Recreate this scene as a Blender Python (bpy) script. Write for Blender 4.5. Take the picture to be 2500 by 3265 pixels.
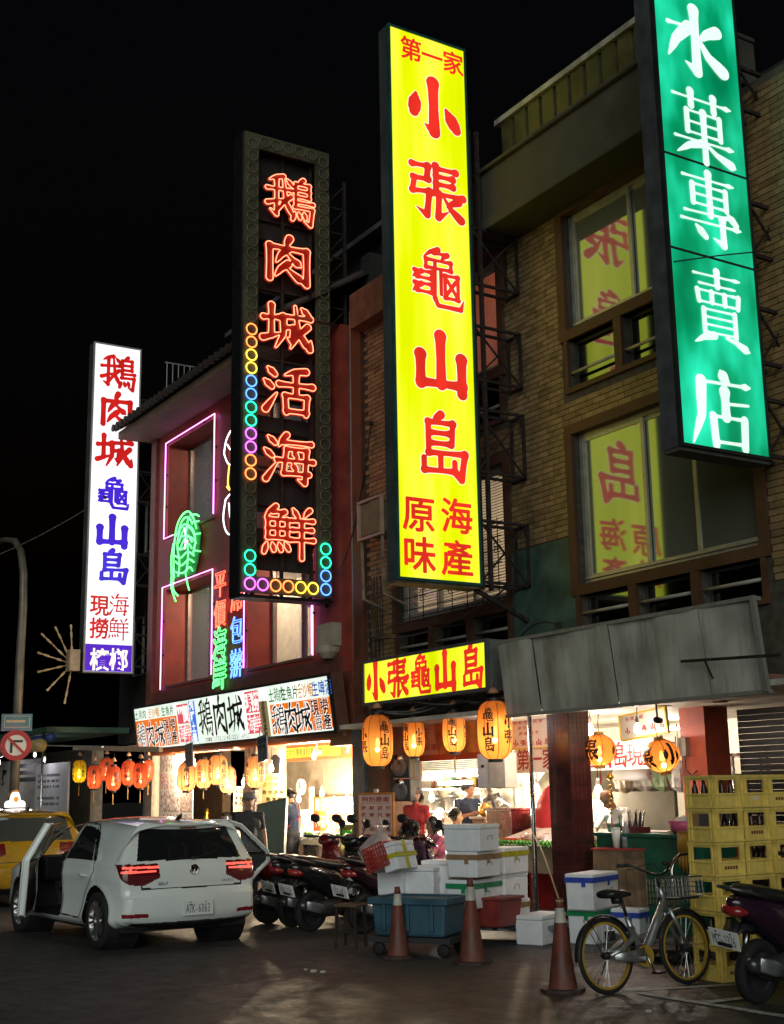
import bpy, math, random, colorsys
import numpy as np
from mathutils import Vector, Matrix
random.seed(7)
for o in list(bpy.data.objects):
    bpy.data.objects.remove(o)
SC = bpy.context.scene
COL = SC.collection
R = math.radians
PI = math.pi

# ------------------------------------------------------------------ camera
F_PX, YAW, PIT, ROL, CAM_H = 4094.0, R(58.0), R(12.33), R(-0.98), 1.7
PS = 2500 / 1680.0
_f = Vector((-math.sin(YAW) * math.cos(PIT), math.cos(YAW) * math.cos(PIT), math.sin(PIT)))
_r = Vector((math.cos(YAW), math.sin(YAW), 0))
_u = _r.cross(_f)
CR = _r * math.cos(ROL) + _u * math.sin(ROL)
CU = -_r * math.sin(ROL) + _u * math.cos(ROL)
cam_data = bpy.data.cameras.new('camera')
cam_data.sensor_fit = 'HORIZONTAL'
cam_data.sensor_width = 36
cam_data.lens = F_PX / 2500 * 36
cam_data.clip_start = 0.1
cam_data.clip_end = 600
cam = bpy.data.objects.new('camera', cam_data)
COL.objects.link(cam)
cam.matrix_world = Matrix(((CR.x, CU.x, -_f.x, 0), (CR.y, CU.y, -_f.y, 0), (CR.z, CU.z, -_f.z, CAM_H), (0, 0, 0, 1)))
SC.camera = cam

# ------------------------------------------------------------------ world, sun, exposure (night)
W = bpy.data.worlds.new('World')
SC.world = W
W.use_nodes = True
_nt = W.node_tree
_bg = _nt.nodes['Background']
_sky = _nt.nodes.new('ShaderNodeTexSky')
_sky.sky_type = 'NISHITA'
_sky.sun_disc = False
SUN_EL, SUN_AZ = R(15), R(-38)      # weak light from the street behind the viewer
_sky.sun_elevation = R(-4)
_sky.sun_rotation = R(90) - SUN_AZ
_nt.links.new(_sky.outputs[0], _bg.inputs[0])
_bg.inputs[1].default_value = 0.1
sd = bpy.data.lights.new('sun', 'SUN')
sd.energy = 1.3
sd.angle = R(50)
sd.color = (0.93, 1.0, 0.94)
sun = bpy.data.objects.new('sun', sd)
COL.objects.link(sun)
_sv = Vector((math.cos(SUN_EL) * math.cos(SUN_AZ), math.cos(SUN_EL) * math.sin(SUN_AZ), math.sin(SUN_EL)))
sun.rotation_euler = _sv.to_track_quat('Z', 'Y').to_euler()
sun.location = _sv * 40
SC.view_settings.view_transform = 'Standard'
SC.view_settings.look = 'None'
SC.view_settings.exposure = 0
SC.view_settings.gamma = 1
SC.view_settings.use_curve_mapping = False
SC.render.engine = 'CYCLES'
SC.cycles.use_denoising = True
try:
    SC.cycles.denoiser = 'OPENIMAGEDENOISE'
except Exception:
    pass
SC.cycles.max_bounces = 7
SC.cycles.diffuse_bounces = 3
SC.cycles.glossy_bounces = 3
SC.cycles.transmission_bounces = 5
SC.cycles.transparent_max_bounces = 6
SC.cycles.sample_clamp_indirect = 4
SC.cycles.caustics_reflective = False
SC.cycles.caustics_refractive = False
SC.cycles.use_light_tree = True

def ray(x, y):
    return CR * ((x * PS - 1250) / F_PX) - CU * ((y * PS - 1632.5) / F_PX) + _f

def at(x, y, X=None, Y=None, Z=None):
    """direction of a photo pixel, cut with a plane of the place"""
    d = ray(x, y)
    if X is not None: t = X / d.x
    elif Y is not None: t = Y / d.y
    else: t = (Z - CAM_H) / d.z
    return Vector((0, 0, CAM_H)) + d * t

# ------------------------------------------------------------------ materials
MATS = {}
def _nodes(name):
    m = bpy.data.materials.new(name)
    m.use_nodes = True
    return m, m.node_tree, m.node_tree.nodes['Principled BSDF']

def lin(c):
    """0-255 display colour to linear"""
    out = []
    for v in c:
        v = v / 255.0
        out.append(v / 12.92 if v <= .04045 else ((v + .055) / 1.055) ** 2.4)
    return tuple(out)

def mat(name, col, rough=.6, metal=0., var=.12, scale=6., bump=0., bscale=40., coat=0., spec=.5, trans=0., alpha=1., dirt=None, dirt_amt=.4, dscale=2.5, vstreak=0., ior=1.45, emit=None, estr=0.):
    if name in MATS: return MATS[name]
    m, nt, b = _nodes(name)
    N, Lk = nt.nodes, nt.links
    tc = N.new('ShaderNodeTexCoord')
    b.inputs['Roughness'].default_value = rough
    b.inputs['Metallic'].default_value = metal
    b.inputs['Coat Weight'].default_value = coat
    b.inputs['Coat Roughness'].default_value = .04
    b.inputs['Specular IOR Level'].default_value = spec
    b.inputs['Transmission Weight'].default_value = trans
    b.inputs['Alpha'].default_value = alpha
    b.inputs['IOR'].default_value = ior
    c = (*col, 1)
    b.inputs['Base Color'].default_value = c
    last = None
    if var > 0:
        nz = N.new('ShaderNodeTexNoise'); nz.inputs['Scale'].default_value = scale; nz.inputs['Detail'].default_value = 6
        Lk.new(tc.outputs['Object'], nz.inputs['Vector'])
        mx = N.new('ShaderNodeMix'); mx.data_type = 'RGBA'; mx.blend_type = 'MULTIPLY'
        mr = N.new('ShaderNodeMapRange'); mr.inputs['From Min'].default_value = .3; mr.inputs['From Max'].default_value = .7
        mr.inputs['To Min'].default_value = 1 - var * 1.6; mr.inputs['To Max'].default_value = 1 + var
        Lk.new(nz.outputs['Fac'], mr.inputs['Value'])
        mx.inputs['Factor'].default_value = 1
        mx.inputs['A'].default_value = c
        Lk.new(mr.outputs[0], mx.inputs['B'])
        last = mx.outputs['Result']
        mr2 = N.new('ShaderNodeMapRange'); mr2.inputs['From Min'].default_value = .3; mr2.inputs['From Max'].default_value = .7
        mr2.inputs['To Min'].default_value = max(.02, rough * .85); mr2.inputs['To Max'].default_value = min(1, rough * 1.2)
        Lk.new(nz.outputs['Fac'], mr2.inputs['Value']); Lk.new(mr2.outputs[0], b.inputs['Roughness'])
    if dirt is not None:
        nd = N.new('ShaderNodeTexNoise'); nd.inputs['Scale'].default_value = dscale; nd.inputs['Detail'].default_value = 8; nd.inputs['Roughness'].default_value = .7
        src = tc.outputs['Object']
        if vstreak:
            mp = N.new('ShaderNodeMapping'); mp.inputs['Scale'].default_value = (1, 1, vstreak)
            Lk.new(src, mp.inputs['Vector']); src = mp.outputs[0]
        Lk.new(src, nd.inputs['Vector'])
        rp = N.new('ShaderNodeMapRange'); rp.inputs['From Min'].default_value = .45; rp.inputs['From Max'].default_value = .72
        rp.inputs['To Max'].default_value = dirt_amt
        Lk.new(nd.outputs['Fac'], rp.inputs['Value'])
        m2 = N.new('ShaderNodeMix'); m2.data_type = 'RGBA'
        Lk.new(rp.outputs[0], m2.inputs['Factor'])
        if last: Lk.new(last, m2.inputs['A'])
        else: m2.inputs['A'].default_value = c
        m2.inputs['B'].default_value = (*dirt, 1)
        last = m2.outputs['Result']
    if last: Lk.new(last, b.inputs['Base Color'])
    if bump:
        nb = N.new('ShaderNodeTexNoise'); nb.inputs['Scale'].default_value = bscale; nb.inputs['Detail'].default_value = 5
        Lk.new(tc.outputs['Object'], nb.inputs['Vector'])
        bp = N.new('ShaderNodeBump'); bp.inputs['Strength'].default_value = bump; bp.inputs['Distance'].default_value = .01
        Lk.new(nb.outputs['Fac'], bp.inputs['Height']); Lk.new(bp.outputs[0], b.inputs['Normal'])
    if emit:
        b.inputs['Emission Color'].default_value = (*emit, 1)
        b.inputs['Emission Strength'].default_value = estr
    MATS[name] = m
    return m

def glow(name, col, s=1., var=0., scale=1.2, col2=None, vs=.35, gloss=.35):
    """a backlit face or a lamp: gives off light; var = uneven tubes behind the face"""
    if name in MATS: return MATS[name]
    m, nt, b = _nodes(name)
    N, Lk = nt.nodes, nt.links
    b.inputs['Base Color'].default_value = (*[min(.8, x * .5) for x in col], 1)
    b.inputs['Roughness'].default_value = gloss
    b.inputs['Emission Color'].default_value = (*col, 1)
    b.inputs['Emission Strength'].default_value = s
    if var:
        tc = N.new('ShaderNodeTexCoord'); nz = N.new('ShaderNodeTexNoise')
        mp = N.new('ShaderNodeMapping'); mp.inputs['Scale'].default_value = (1, 1, vs)
        nz.inputs['Scale'].default_value = scale; nz.inputs['Detail'].default_value = 3
        Lk.new(tc.outputs['Object'], mp.inputs['Vector']); Lk.new(mp.outputs[0], nz.inputs['Vector'])
        mr = N.new('ShaderNodeMapRange'); mr.inputs['From Min'].default_value = .3; mr.inputs['From Max'].default_value = .7
        mr.inputs['To Min'].default_value = s * (1 - var); mr.inputs['To Max'].default_value = s * (1 + var * .7)
        Lk.new(nz.outputs['Fac'], mr.inputs['Value']); Lk.new(mr.outputs[0], b.inputs['Emission Strength'])
        if col2:
            mx = N.new('ShaderNodeMix'); mx.data_type = 'RGBA'
            mx.inputs['A'].default_value = (*col, 1); mx.inputs['B'].default_value = (*col2, 1)
            m3 = N.new('ShaderNodeMapRange'); m3.inputs['From Min'].default_value = .42; m3.inputs['From Max'].default_value = .68
            Lk.new(nz.outputs['Fac'], m3.inputs['Value']); Lk.new(m3.outputs[0], mx.inputs['Factor'])
            Lk.new(mx.outputs['Result'], b.inputs['Emission Color'])
    MATS[name] = m
    return m

def paper(name, col, trans=.75):
    """lantern paper: lets the lamp inside shine through"""
    if name in MATS: return MATS[name]
    m, nt, b = _nodes(name)
    N, Lk = nt.nodes, nt.links
    N.remove(b)
    out = N['Material Output']
    d = N.new('ShaderNodeBsdfDiffuse'); t = N.new('ShaderNodeBsdfTranslucent'); mx = N.new('ShaderNodeMixShader')
    d.inputs['Color'].default_value = (*col, 1); t.inputs['Color'].default_value = (*col, 1)
    mx.inputs['Fac'].default_value = trans
    rf = N.new('ShaderNodeBsdfRefraction'); rf.inputs['Roughness'].default_value = .42; rf.inputs['IOR'].default_value = 1.03
    rf.inputs['Color'].default_value = (*[min(1, c * 1.0 + .12) for c in col], 1)
    m3 = N.new('ShaderNodeMixShader'); m3.inputs['Fac'].default_value = .3
    Lk.new(d.outputs[0], mx.inputs[1]); Lk.new(t.outputs[0], mx.inputs[2]); Lk.new(mx.outputs[0], m3.inputs[1]); Lk.new(rf.outputs[0], m3.inputs[2]); Lk.new(m3.outputs[0], out.inputs['Surface'])
    MATS[name] = m
    return m

# ------------------------------------------------------------------ scene tree
def _link(o, parent=None):
    COL.objects.link(o)
    if parent is not None: o.parent = parent
    return o

def tag(o, label, cat, group=None, kind=None):
    if label: o['label'] = label
    if cat: o['category'] = cat
    if group: o['group'] = group
    if kind: o['kind'] = kind
    return o

def thing(name, label, cat, loc=(0, 0, 0), rz=0., group=None, rx=0., ry=0.):
    o = bpy.data.objects.new(name, None)
    o.empty_display_size = .2
    COL.objects.link(o)
    o.location = loc
    o.rotation_euler = (rx, ry, rz)
    return tag(o, label, cat, group)

def copy_tree(o, parent=None):
    c = o.copy(); COL.objects.link(c)
    if parent is not None: c.parent = parent
    for ch in list(o.children): copy_tree(ch, c)
    return c

def root_of(p):
    while p.parent is not None: p = p.parent
    return p

class MB:
    """collects shapes; build() links them as one mesh object"""
    def __init__(s):
        s.v = []; s.f = []; s.m = []
    def add(s, vs, fs, mi=0):
        o = len(s.v)
        s.v.extend([tuple(p) for p in vs])
        s.f.extend([tuple(i + o for i in f) for f in fs])
        s.m.extend([mi] * len(fs))
        return s
    def box(s, a, b, mi=0):
        (x0, y0, z0), (x1, y1, z1) = a, b
        if x0 > x1: x0, x1 = x1, x0
        if y0 > y1: y0, y1 = y1, y0
        if z0 > z1: z0, z1 = z1, z0
        return s.add([(x0, y0, z0), (x1, y0, z0), (x1, y1, z0), (x0, y1, z0), (x0, y0, z1), (x1, y0, z1), (x1, y1, z1), (x0, y1, z1)],
                     [(0, 3, 2, 1), (4, 5, 6, 7), (0, 1, 5, 4), (1, 2, 6, 5), (2, 3, 7, 6), (3, 0, 4, 7)], mi)
    def cbox(s, c, d, mi=0, rz=0., rx=0., ry=0., taper=1.):
        """box by centre and size, turned; taper scales the bottom"""
        M = Matrix.Rotation(rz, 3, 'Z') @ Matrix.Rotation(ry, 3, 'Y') @ Matrix.Rotation(rx, 3, 'X')
        vs = []
        for z in (-.5, .5):
            k = taper if z < 0 else 1.
            for x, y in ((-.5, -.5), (.5, -.5), (.5, .5), (-.5, .5)):
                vs.append(Vector(c) + M @ Vector((x * d[0] * k, y * d[1] * k, z * d[2])))
        return s.add(vs, [(0, 3, 2, 1), (4, 5, 6, 7), (0, 1, 5, 4), (1, 2, 6, 5), (2, 3, 7, 6), (3, 0, 4, 7)], mi)
    def bar(s, p, q, w, h=None, mi=0, up=(0, 0, 1)):
        p, q = Vector(p), Vector(q); h = h or w
        d = (q - p).normalized(); u = Vector(up)
        if abs(d.dot(u)) > .98: u = Vector((1, 0, 0))
        a = d.cross(u).normalized() * (w / 2); b = a.cross(d).normalized() * (h / 2)
        vs = [p - a - b, p + a - b, p + a + b, p - a + b, q - a - b, q + a - b, q + a + b, q - a + b]
        return s.add(vs, [(0, 3, 2, 1), (4, 5, 6, 7), (0, 1, 5, 4), (1, 2, 6, 5), (2, 3, 7, 6), (3, 0, 4, 7)], mi)
    def tube(s, pts, r, n=8, mi=0, closed=False, cap=True):
        pts = [Vector(p) for p in pts]; k = len(pts)
        rs = r if isinstance(r, (list, tuple)) else [r] * k
        up = None; vs = []; fs = []
        for i, p in enumerate(pts):
            a = pts[(i - 1) % k] if (closed or i > 0) else p
            b = pts[(i + 1) % k] if (closed or i < k - 1) else p
            d = (b - a)
            d = d.normalized() if d.length > 1e-9 else Vector((0, 0, 1))
            if up is None:
                up = Vector((0, 0, 1)) if abs(d.z) < .9 else Vector((1, 0, 0))
            sdv = d.cross(up)
            if sdv.length < 1e-6: sdv = d.orthogonal()
            sdv.normalize(); up = sdv.cross(d).normalized()
            for j in range(n):
                t = 2 * PI * j / n
                vs.append(p + sdv * (math.cos(t) * rs[i]) + up * (math.sin(t) * rs[i]))
        for i in range(k if closed else k - 1):
            i2 = (i + 1) % k
            for j in range(n):
                j2 = (j + 1) % n
                fs.append((i * n + j, i * n + j2, i2 * n + j2, i2 * n + j))
        if cap and not closed:
            fs.append(tuple(range(n - 1, -1, -1))); fs.append(tuple((k - 1) * n + j for j in range(n)))
        return s.add(vs, fs, mi)
    def lathe(s, prof, c=(0, 0, 0), axis='z', n=20, mi=0, M=None, cap=True):
        """prof: (radius, height) pairs"""
        vs = []; fs = []; k = len(prof)
        for (r, h) in prof:
            for j in range(n):
                t = 2 * PI * j / n
                a, b = r * math.cos(t), r * math.sin(t)
                if axis == 'z': p = Vector((a, b, h))
                elif axis == 'y': p = Vector((a, h, b))
                else: p = Vector((h, a, b))
                if M is not None: p = M @ p
                vs.append(p + Vector(c))
        for i in range(k - 1):
            for j in range(n):
                j2 = (j + 1) % n
                q = (i * n + j, i * n + j2, (i + 1) * n + j2, (i + 1) * n + j)
                fs.append(q if axis != 'y' else q[::-1])
        for i, fl in ((0, True), (k - 1, False)):
            if cap and prof[i][0] > 1e-4:
                q = tuple(i * n + j for j in range(n))
                fs.append(q[::-1] if fl != (axis == 'y') else q)
        return s.add(vs, fs, mi)
    def prism(s, poly, fr, d0, d1, mi=0):
        """polygon in (u,v) of a frame (origin,U,V,N), from depth d0 to d1 along N"""
        O, U, V, N = [Vector(t) for t in fr]; n = len(poly)
        vs = [O + U * u + V * v + N * d0 for u, v in poly] + [O + U * u + V * v + N * d1 for u, v in poly]
        fs = [tuple(range(n - 1, -1, -1)), tuple(range(n, 2 * n))] + [(i, (i + 1) % n, n + (i + 1) % n, n + i) for i in range(n)]
        return s.add(vs, fs, mi)
    def loft(s, secs, n=16, mi=0, ax='x', p=2.4, cap=True):
        """secs: (pos, cy, cz, half_y, half_z) superellipse sections along x (or z)"""
        vs = []; fs = []
        for (t, a, b, ha, hb) in secs:
            for j in range(n):
                q = 2 * PI * j / n
                c_, s_ = math.cos(q), math.sin(q)
                u = a + ha * math.copysign(abs(c_) ** (2 / p), c_); w = b + hb * math.copysign(abs(s_) ** (2 / p), s_)
                vs.append((t, u, w) if ax == 'x' else (u, w, t))
        k = len(secs)
        for i in range(k - 1):
            for j in range(n):
                j2 = (j + 1) % n
                fs.append((i * n + j, i * n + j2, (i + 1) * n + j2, (i + 1) * n + j))
        if cap:
            fs.append(tuple(range(n - 1, -1, -1))); fs.append(tuple((k - 1) * n + j for j in range(n)))
        return s.add(vs, fs, mi)
    def mesh(s, name, mats, smooth=False, auto=None):
        me = bpy.data.meshes.new(name)
        me.from_pydata(s.v, [], s.f)
        if not isinstance(mats, (list, tuple)): mats = [mats]
        for m in mats: me.materials.append(m)
        if len(mats) > 1: me.polygons.foreach_set('material_index', s.m)
        if smooth or auto is not None:
            me.polygons.foreach_set('use_smooth', [True] * len(s.f))
            if auto is not None:
                try: me.set_sharp_from_angle(angle=R(auto))
                except Exception: pass
        me.update()
        return me
    def build(s, name, mats, parent=None, smooth=False, auto=None, world=False, bevel=0.):
        o = bpy.data.objects.new(name, s.mesh(name, mats, smooth, auto))
        _link(o, parent)
        if world and parent is not None:
            # vertices were given in place coordinates: undo the root's own placing
            M = Matrix.Identity(4); q = parent
            chain = []
            while q is not None: chain.append(q); q = q.parent
            for q in reversed(chain):
                M = M @ Matrix.LocRotScale(q.location, q.rotation_euler, q.scale)
            o.matrix_basis = M.inverted()
        if bevel:
            b = o.modifiers.new('bevel', 'BEVEL'); b.width = bevel; b.segments = 2; b.limit_method = 'ANGLE'; b.angle_limit = R(50)
        return o

def lamp(name, loc, power, col, r=.04, parent=None):
    d = bpy.data.lights.new(name, 'POINT'); d.energy = power; d.color = col; d.shadow_soft_size = r
    o = bpy.data.objects.new(name, d); _link(o, parent); o.location = loc
    return o
# ------------------------------------------------------------------ lettering
PROF = {'h': [(0, 1.1), (.12, .8), (.5, .66), (.85, .8), (1, 1.2)], 's': [(0, 1.25), (.12, 1.), (.5, .9), (.9, 1.), (1, 1.05)],
        'p': [(0, 1.25), (.3, 1.1), (.7, .75), (1, .15)], 'n': [(0, .35), (.4, .8), (.75, 1.35), (.87, 1.4), (1, .12)],
        'm': [(0, .45), (.1, .27), (.8, .27), (.88, .45), (.94, .95), (1, .2)], 'd': [(0, .35), (.6, 1.35), (1, .9)], 'k': [(0, .85), (1, .8)], 't': [(0, 1.25), (.4, .9), (1, .12)], 'g': None}
BR = {
 '小': (9.6, 'g 50,4 51,88 34,78;d 19,30 15,62;d 73,44 91,74'),
 '張': (5.8, 'h 8,12 36,10;s 36,10 34,32;h 10,34 36,32;k 12,34 8,56;h 8,56 38,52;g 38,52 33,92 14,82;s 50,6 50,52;h 50,10 86,9;h 50,23 80,22;h 50,36 80,35;h 42,53 98,50;g 55,52 53,92 72,78;p 90,58 68,72;n 62,54 76,74 99,92'),
 '龜': (3.9, 'p 52,2 26,18;h 44,9 68,8;p 68,8 56,20;k 30,21 30,34;h 30,21 74,20;k 74,20 74,34;h 30,34 74,33;k 46,21 45,82;k 56,34 56,74;h 10,43 40,42;k 40,42 40,53;h 14,53 40,53;p 22,43 6,55;h 10,63 40,62;k 40,62 40,75;h 14,75 40,75;p 22,63 6,78;g 45,82 50,93 90,93 96,76;k 63,42 63,78;h 63,42 86,41;k 86,41 86,78;h 63,78 86,78;k 67,49 82,71;k 82,49 67,71'),
 '山': (8.8, 's 50,8 50,84;s 15,42 15,86;h 15,84 86,82;s 86,40 86,94'),
 '島': (5.8, 'p 52,1 38,14;k 30,14 30,62;h 30,14 72,13;k 72,13 70,46;h 32,30 68,29;h 32,46 68,45;h 30,61 92,58;g 92,58 85,97 68,88;k 50,64 50,86;k 22,70 22,89;h 22,88 74,86;k 74,72 74,87'),
 '水': (7, 'g 50,3 50,93 32,83;m 8,34 40,31;p 40,31 6,82;p 86,24 56,46;n 52,40 70,66 99,85'),
 '菓': (4.6, 'm 4,14 96,12;s 32,4 32,24;s 68,4 68,24;k 24,32 24,62;m 24,32 76,31;k 76,31 76,62;m 24,47 76,46;m 24,62 76,61;s 50,30 50,99;m 4,73 96,70;p 48,73 6,95;n 52,73 68,84 98,95'),
 '專': (4.6, 'm 10,11 90,9;s 50,1 50,58;k 24,20 24,46;m 24,20 76,19;k 76,19 76,46;m 24,33 76,32;m 24,46 76,45;m 10,59 84,55;d 78,50 90,62;m 4,71 97,68;g 68,60 68,95 52,88;d 26,76 40,89'),
 '賣': (4, 'm 14,8 86,6;s 50,0 50,20;m 22,20 78,19;k 18,29 20,44;m 18,29 82,28;k 82,28 80,44;m 20,44 80,43;k 40,29 40,43;k 60,29 60,43;k 26,53 26,83;m 26,53 74,52;k 74,52 74,83;m 26,63 74,62;m 26,73 74,72;m 26,83 74,82;p 40,86 10,99;n 58,86 72,89 94,99'),
 '店': (6.4, 'd 50,0 57,12;m 16,17 94,14;p 19,17 17,60 2,97;s 54,26 54,58;m 54,41 90,38;k 34,59 36,95;m 34,59 82,58;k 82,58 80,95;m 36,91 80,90'),
 '鵝': (3.3, 'p 36,3 8,16;h 3,35 53,30;g 22,12 22,89 9,80;t 3,67 40,52;n 36,6 42,60 57,87;p 52,44 24,82;d 44,8 55,20;p 78,1 68,12;k 62,12 62,62;h 62,12 90,11;k 90,11 90,40;h 62,26 90,25;h 62,40 90,39;h 62,52 98,50;h 60,64 97,62;g 97,62 93,97 80,90;d 60,76 55,92;d 68,75 71,86;d 79,73 82,84'),
 '肉': (5.6, 's 12,24 12,93;h 12,25 88,22;g 88,22 88,93 72,86;p 53,1 46,22;p 50,24 26,56;n 50,36 60,46 76,57;p 50,56 24,86;n 48,66 60,76 78,88'),
 '城': (4.8, 'h 2,36 34,32;s 18,9 18,72;t 1,79 39,64;h 40,28 97,24;p 42,28 42,66 27,95;h 46,50 62,49;g 62,49 60,78 51,72;n 66,3 72,56 97,92;t 96,88 98,70;p 92,42 57,92;d 80,5 93,17'),
 '活': (5, 'd 10,8 23,20;d 3,34 17,46;t 5,93 27,58;p 86,5 44,18;h 32,38 99,35;s 66,14 66,58;k 44,60 46,95;h 44,60 88,59;k 88,59 86,95;h 46,91 86,90'),
 '海': (4.3, 'd 10,8 23,20;d 3,34 17,46;t 5,93 27,58;p 46,1 31,25;h 40,16 95,14;k 46,29 40,78;h 46,29 86,28;g 86,28 82,94 69,88;h 27,53 99,50;h 40,78 90,76;d 60,33 66,43;d 58,58 64,69'),
 '鮮': (3.7, 'p 26,1 5,25;h 20,12 43,11;p 43,11 32,24;k 10,27 10,64;h 10,27 48,26;k 48,26 48,64;h 10,45 48,44;h 10,63 48,62;k 29,27 29,62;d 8,74 3,92;d 19,74 22,87;d 32,73 36,86;d 44,71 51,84;d 60,3 69,18;p 93,3 82,18;h 56,26 99,24;h 58,44 97,42;h 53,64 100,62;s 77,26 77,99'),
}
NG = 120
_gx = np.linspace(-.6, .6, NG)
_GX, _GY = np.meshgrid(_gx, _gx)          # rows = v up
_SDF = {}
def sdf(ch):
    if ch in _SDF: return _SDF[ch]
    Rb, s = BR[ch]
    best = np.full(_GX.shape, 9.)
    for st in s.split(';'):
        k, *ps = st.split()
        pts = [np.array([float(a) for a in p.split(',')]) for p in ps]
        if k in 'pn' and len(pts) == 2:       # give the sweep a little bow
            a, b = pts; m = (a + b) / 2; d = b - a
            pts = [a, m + np.array([-d[1], d[0]]) * (.07 if k == 'p' else -.07), b]
        # resample
        seg = [np.linalg.norm(pts[i + 1] - pts[i]) for i in range(len(pts) - 1)]; L = sum(seg)
        if k == 'g':
            kn = (L - seg[-1]) / L
            pr = [(0, 1.25), (.1, 1.), (.5 * kn, .9), (kn, 1.1), (1, .12)]
        else: pr = PROF[k]
        samp = []; acc = 0
        for i in range(len(pts) - 1):
            n = max(2, int(seg[i] / 7))
            for j in range(n):
                t = j / n; samp.append((pts[i] * (1 - t) + pts[i + 1] * t, (acc + seg[i] * t) / L))
            acc += seg[i]
        samp.append((pts[-1], 1.))
        xs = [p[0] for p in pr]; ys = [p[1] for p in pr]
        C = [((p[0] - 50) / 100., (50 - p[1]) / 100., np.interp(t, xs, ys) * Rb / 100.) for p, t in samp]
        for (x0, y0, r0), (x1, y1, r1) in zip(C[:-1], C[1:]):
            dx, dy = x1 - x0, y1 - y0; q = dx * dx + dy * dy + 1e-12
            t = np.clip(((_GX - x0) * dx + (_GY - y0) * dy) / q, 0, 1)
            best = np.minimum(best, np.hypot(_GX - x0 - dx * t, _GY - y0 - dy * t) - (r0 + (r1 - r0) * t))
    _SDF[ch] = best
    return best

def contour(g, lev):
    """marching squares -> closed loops"""
    h = _gx[1] - _gx[0]; A = g - lev
    ins = A < 0
    seg = {}
    def ed(i, j, e):
        if e == 0: a, b = (i, j), (i, j + 1)
        elif e == 1: a, b = (i, j + 1), (i + 1, j + 1)
        elif e == 2: a, b = (i + 1, j), (i + 1, j + 1)
        else: a, b = (i, j), (i + 1, j)
        return (a, b)
    TB = {1: [(3, 0)], 2: [(0, 1)], 3: [(3, 1)], 4: [(1, 2)], 5: [(3, 2), (1, 0)], 6: [(0, 2)], 7: [(3, 2)], 8: [(2, 3)], 9: [(2, 0)], 10: [(0, 3), (2, 1)], 11: [(2, 1)], 12: [(1, 3)], 13: [(1, 0)], 14: [(0, 3)]}
    code = ins[:-1, :-1] * 1 + ins[:-1, 1:] * 2 + ins[1:, 1:] * 4 + ins[1:, :-1] * 8
    for i, j in zip(*np.nonzero((code > 0) & (code < 15))):
        for a, b in TB[int(code[i, j])]:
            seg[ed(i, j, a)] = ed(i, j, b)
    def pt(e):
        (i0, j0), (i1, j1) = e
        a, b = A[i0, j0], A[i1, j1]; t = a / (a - b)
        return (_gx[j0] + (_gx[j1] - _gx[j0]) * t, _gx[i0] + (_gx[i1] - _gx[i0]) * t)
    loops = []
    while seg:
        s0 = next(iter(seg)); e = s0; lp = []
        while e in seg:
            lp.append(pt(e)); e = seg.pop(e)
        if len(lp) > 5: loops.append(lp)
    out = []
    for lp in loops:                       # light smoothing, drop collinear points
        P = np.array(lp); P = (np.roll(P, 1, 0) + 2 * P + np.roll(P, -1, 0)) / 4
        keep = []; last = None
        n = len(P)
        for i in range(n):
            a = P[i] - P[i - 1]; b = P[(i + 1) % n] - P[i]
            ang = abs(math.atan2(a[0] * b[1] - a[1] * b[0], a @ b))
            if ang > .06 or i % 4 == 0: keep.append(tuple(P[i]))
        if len(keep) > 3: out.append(keep)
    return out

_LOOP = {}
def loops_of(ch, grow=0.):
    k = (ch, grow)
    if k not in _LOOP: _LOOP[k] = contour(sdf(ch), grow)
    return _LOOP[k]

_GM = {}
def glyph(ch, grow=0., brush=True):
    """flat mesh of one character in an em square centred on 0: (verts2d, faces)"""
    k = (ch, round(grow, 4), brush and ch in BR)
    if k in _GM: return _GM[k]
    if k[2]:
        c = bpy.data.curves.new('g', 'CURVE'); c.dimensions = '2D'; c.fill_mode = 'BOTH'
        for lp in loops_of(ch, grow):
            sp = c.splines.new('POLY'); sp.points.add(len(lp) - 1)
            for q, (x, y) in zip(sp.points, lp): q.co = (x, y, 0, 1)
            sp.use_cyclic_u = True
        off = (0, 0)
    else:
        c = bpy.data.curves.new('g', 'FONT'); c.body = ch; c.size = 1; c.offset = grow; c.resolution_u = 2; c.fill_mode = 'BOTH'
        off = (.5, .38)
    o = bpy.data.objects.new('g', c); COL.objects.link(o)
    me = bpy.data.meshes.new_from_object(o.evaluated_get(bpy.context.evaluated_depsgraph_get()))
    V = [(v.co.x - off[0], v.co.y - off[1]) for v in me.vertices]
    if not k[2] and ord(ch) < 0x2000 and V:
        xs = [p[0] for p in V]; ys = [p[1] for p in V]; cx = (min(xs) + max(xs)) / 2
        V = [(x - cx, (y + .38 - .34) * 1.32) for x, y in V]
        V = [(x * 1.32, y) for x, y in V]
    F = [tuple(p.vertices) for p in me.polygons if p.normal.z > 0] or [tuple(p.vertices)[::-1] for p in me.polygons]
    bpy.data.objects.remove(o); bpy.data.curves.remove(c); bpy.data.meshes.remove(me)
    _GM[k] = (V, F)
    return _GM[k]

def put_text(mb, s, fr, u, v, w, h=None, step=None, down=False, grow=None, brush=True, d=.004, mi=0):
    """characters of s, first centred on (u,v) of the frame; w,h = character size; laid right or down"""
    O, U, V, N = [Vector(t) for t in fr]; h = h or w
    step = step or (h if down else w) * 1.08
    for i, ch in enumerate(s):
        if ch == ' ': continue
        g = (0.0 if (brush and ch in BR) else .012) if grow is None else grow
        P, Fc = glyph(ch, g, brush)
        uu, vv = (u, v - i * step) if down else (u + i * step, v)
        mb.add([O + U * (uu + x * w) + V * (vv + y * h) + N * d for x, y in P], Fc, mi)
    return mb

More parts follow.
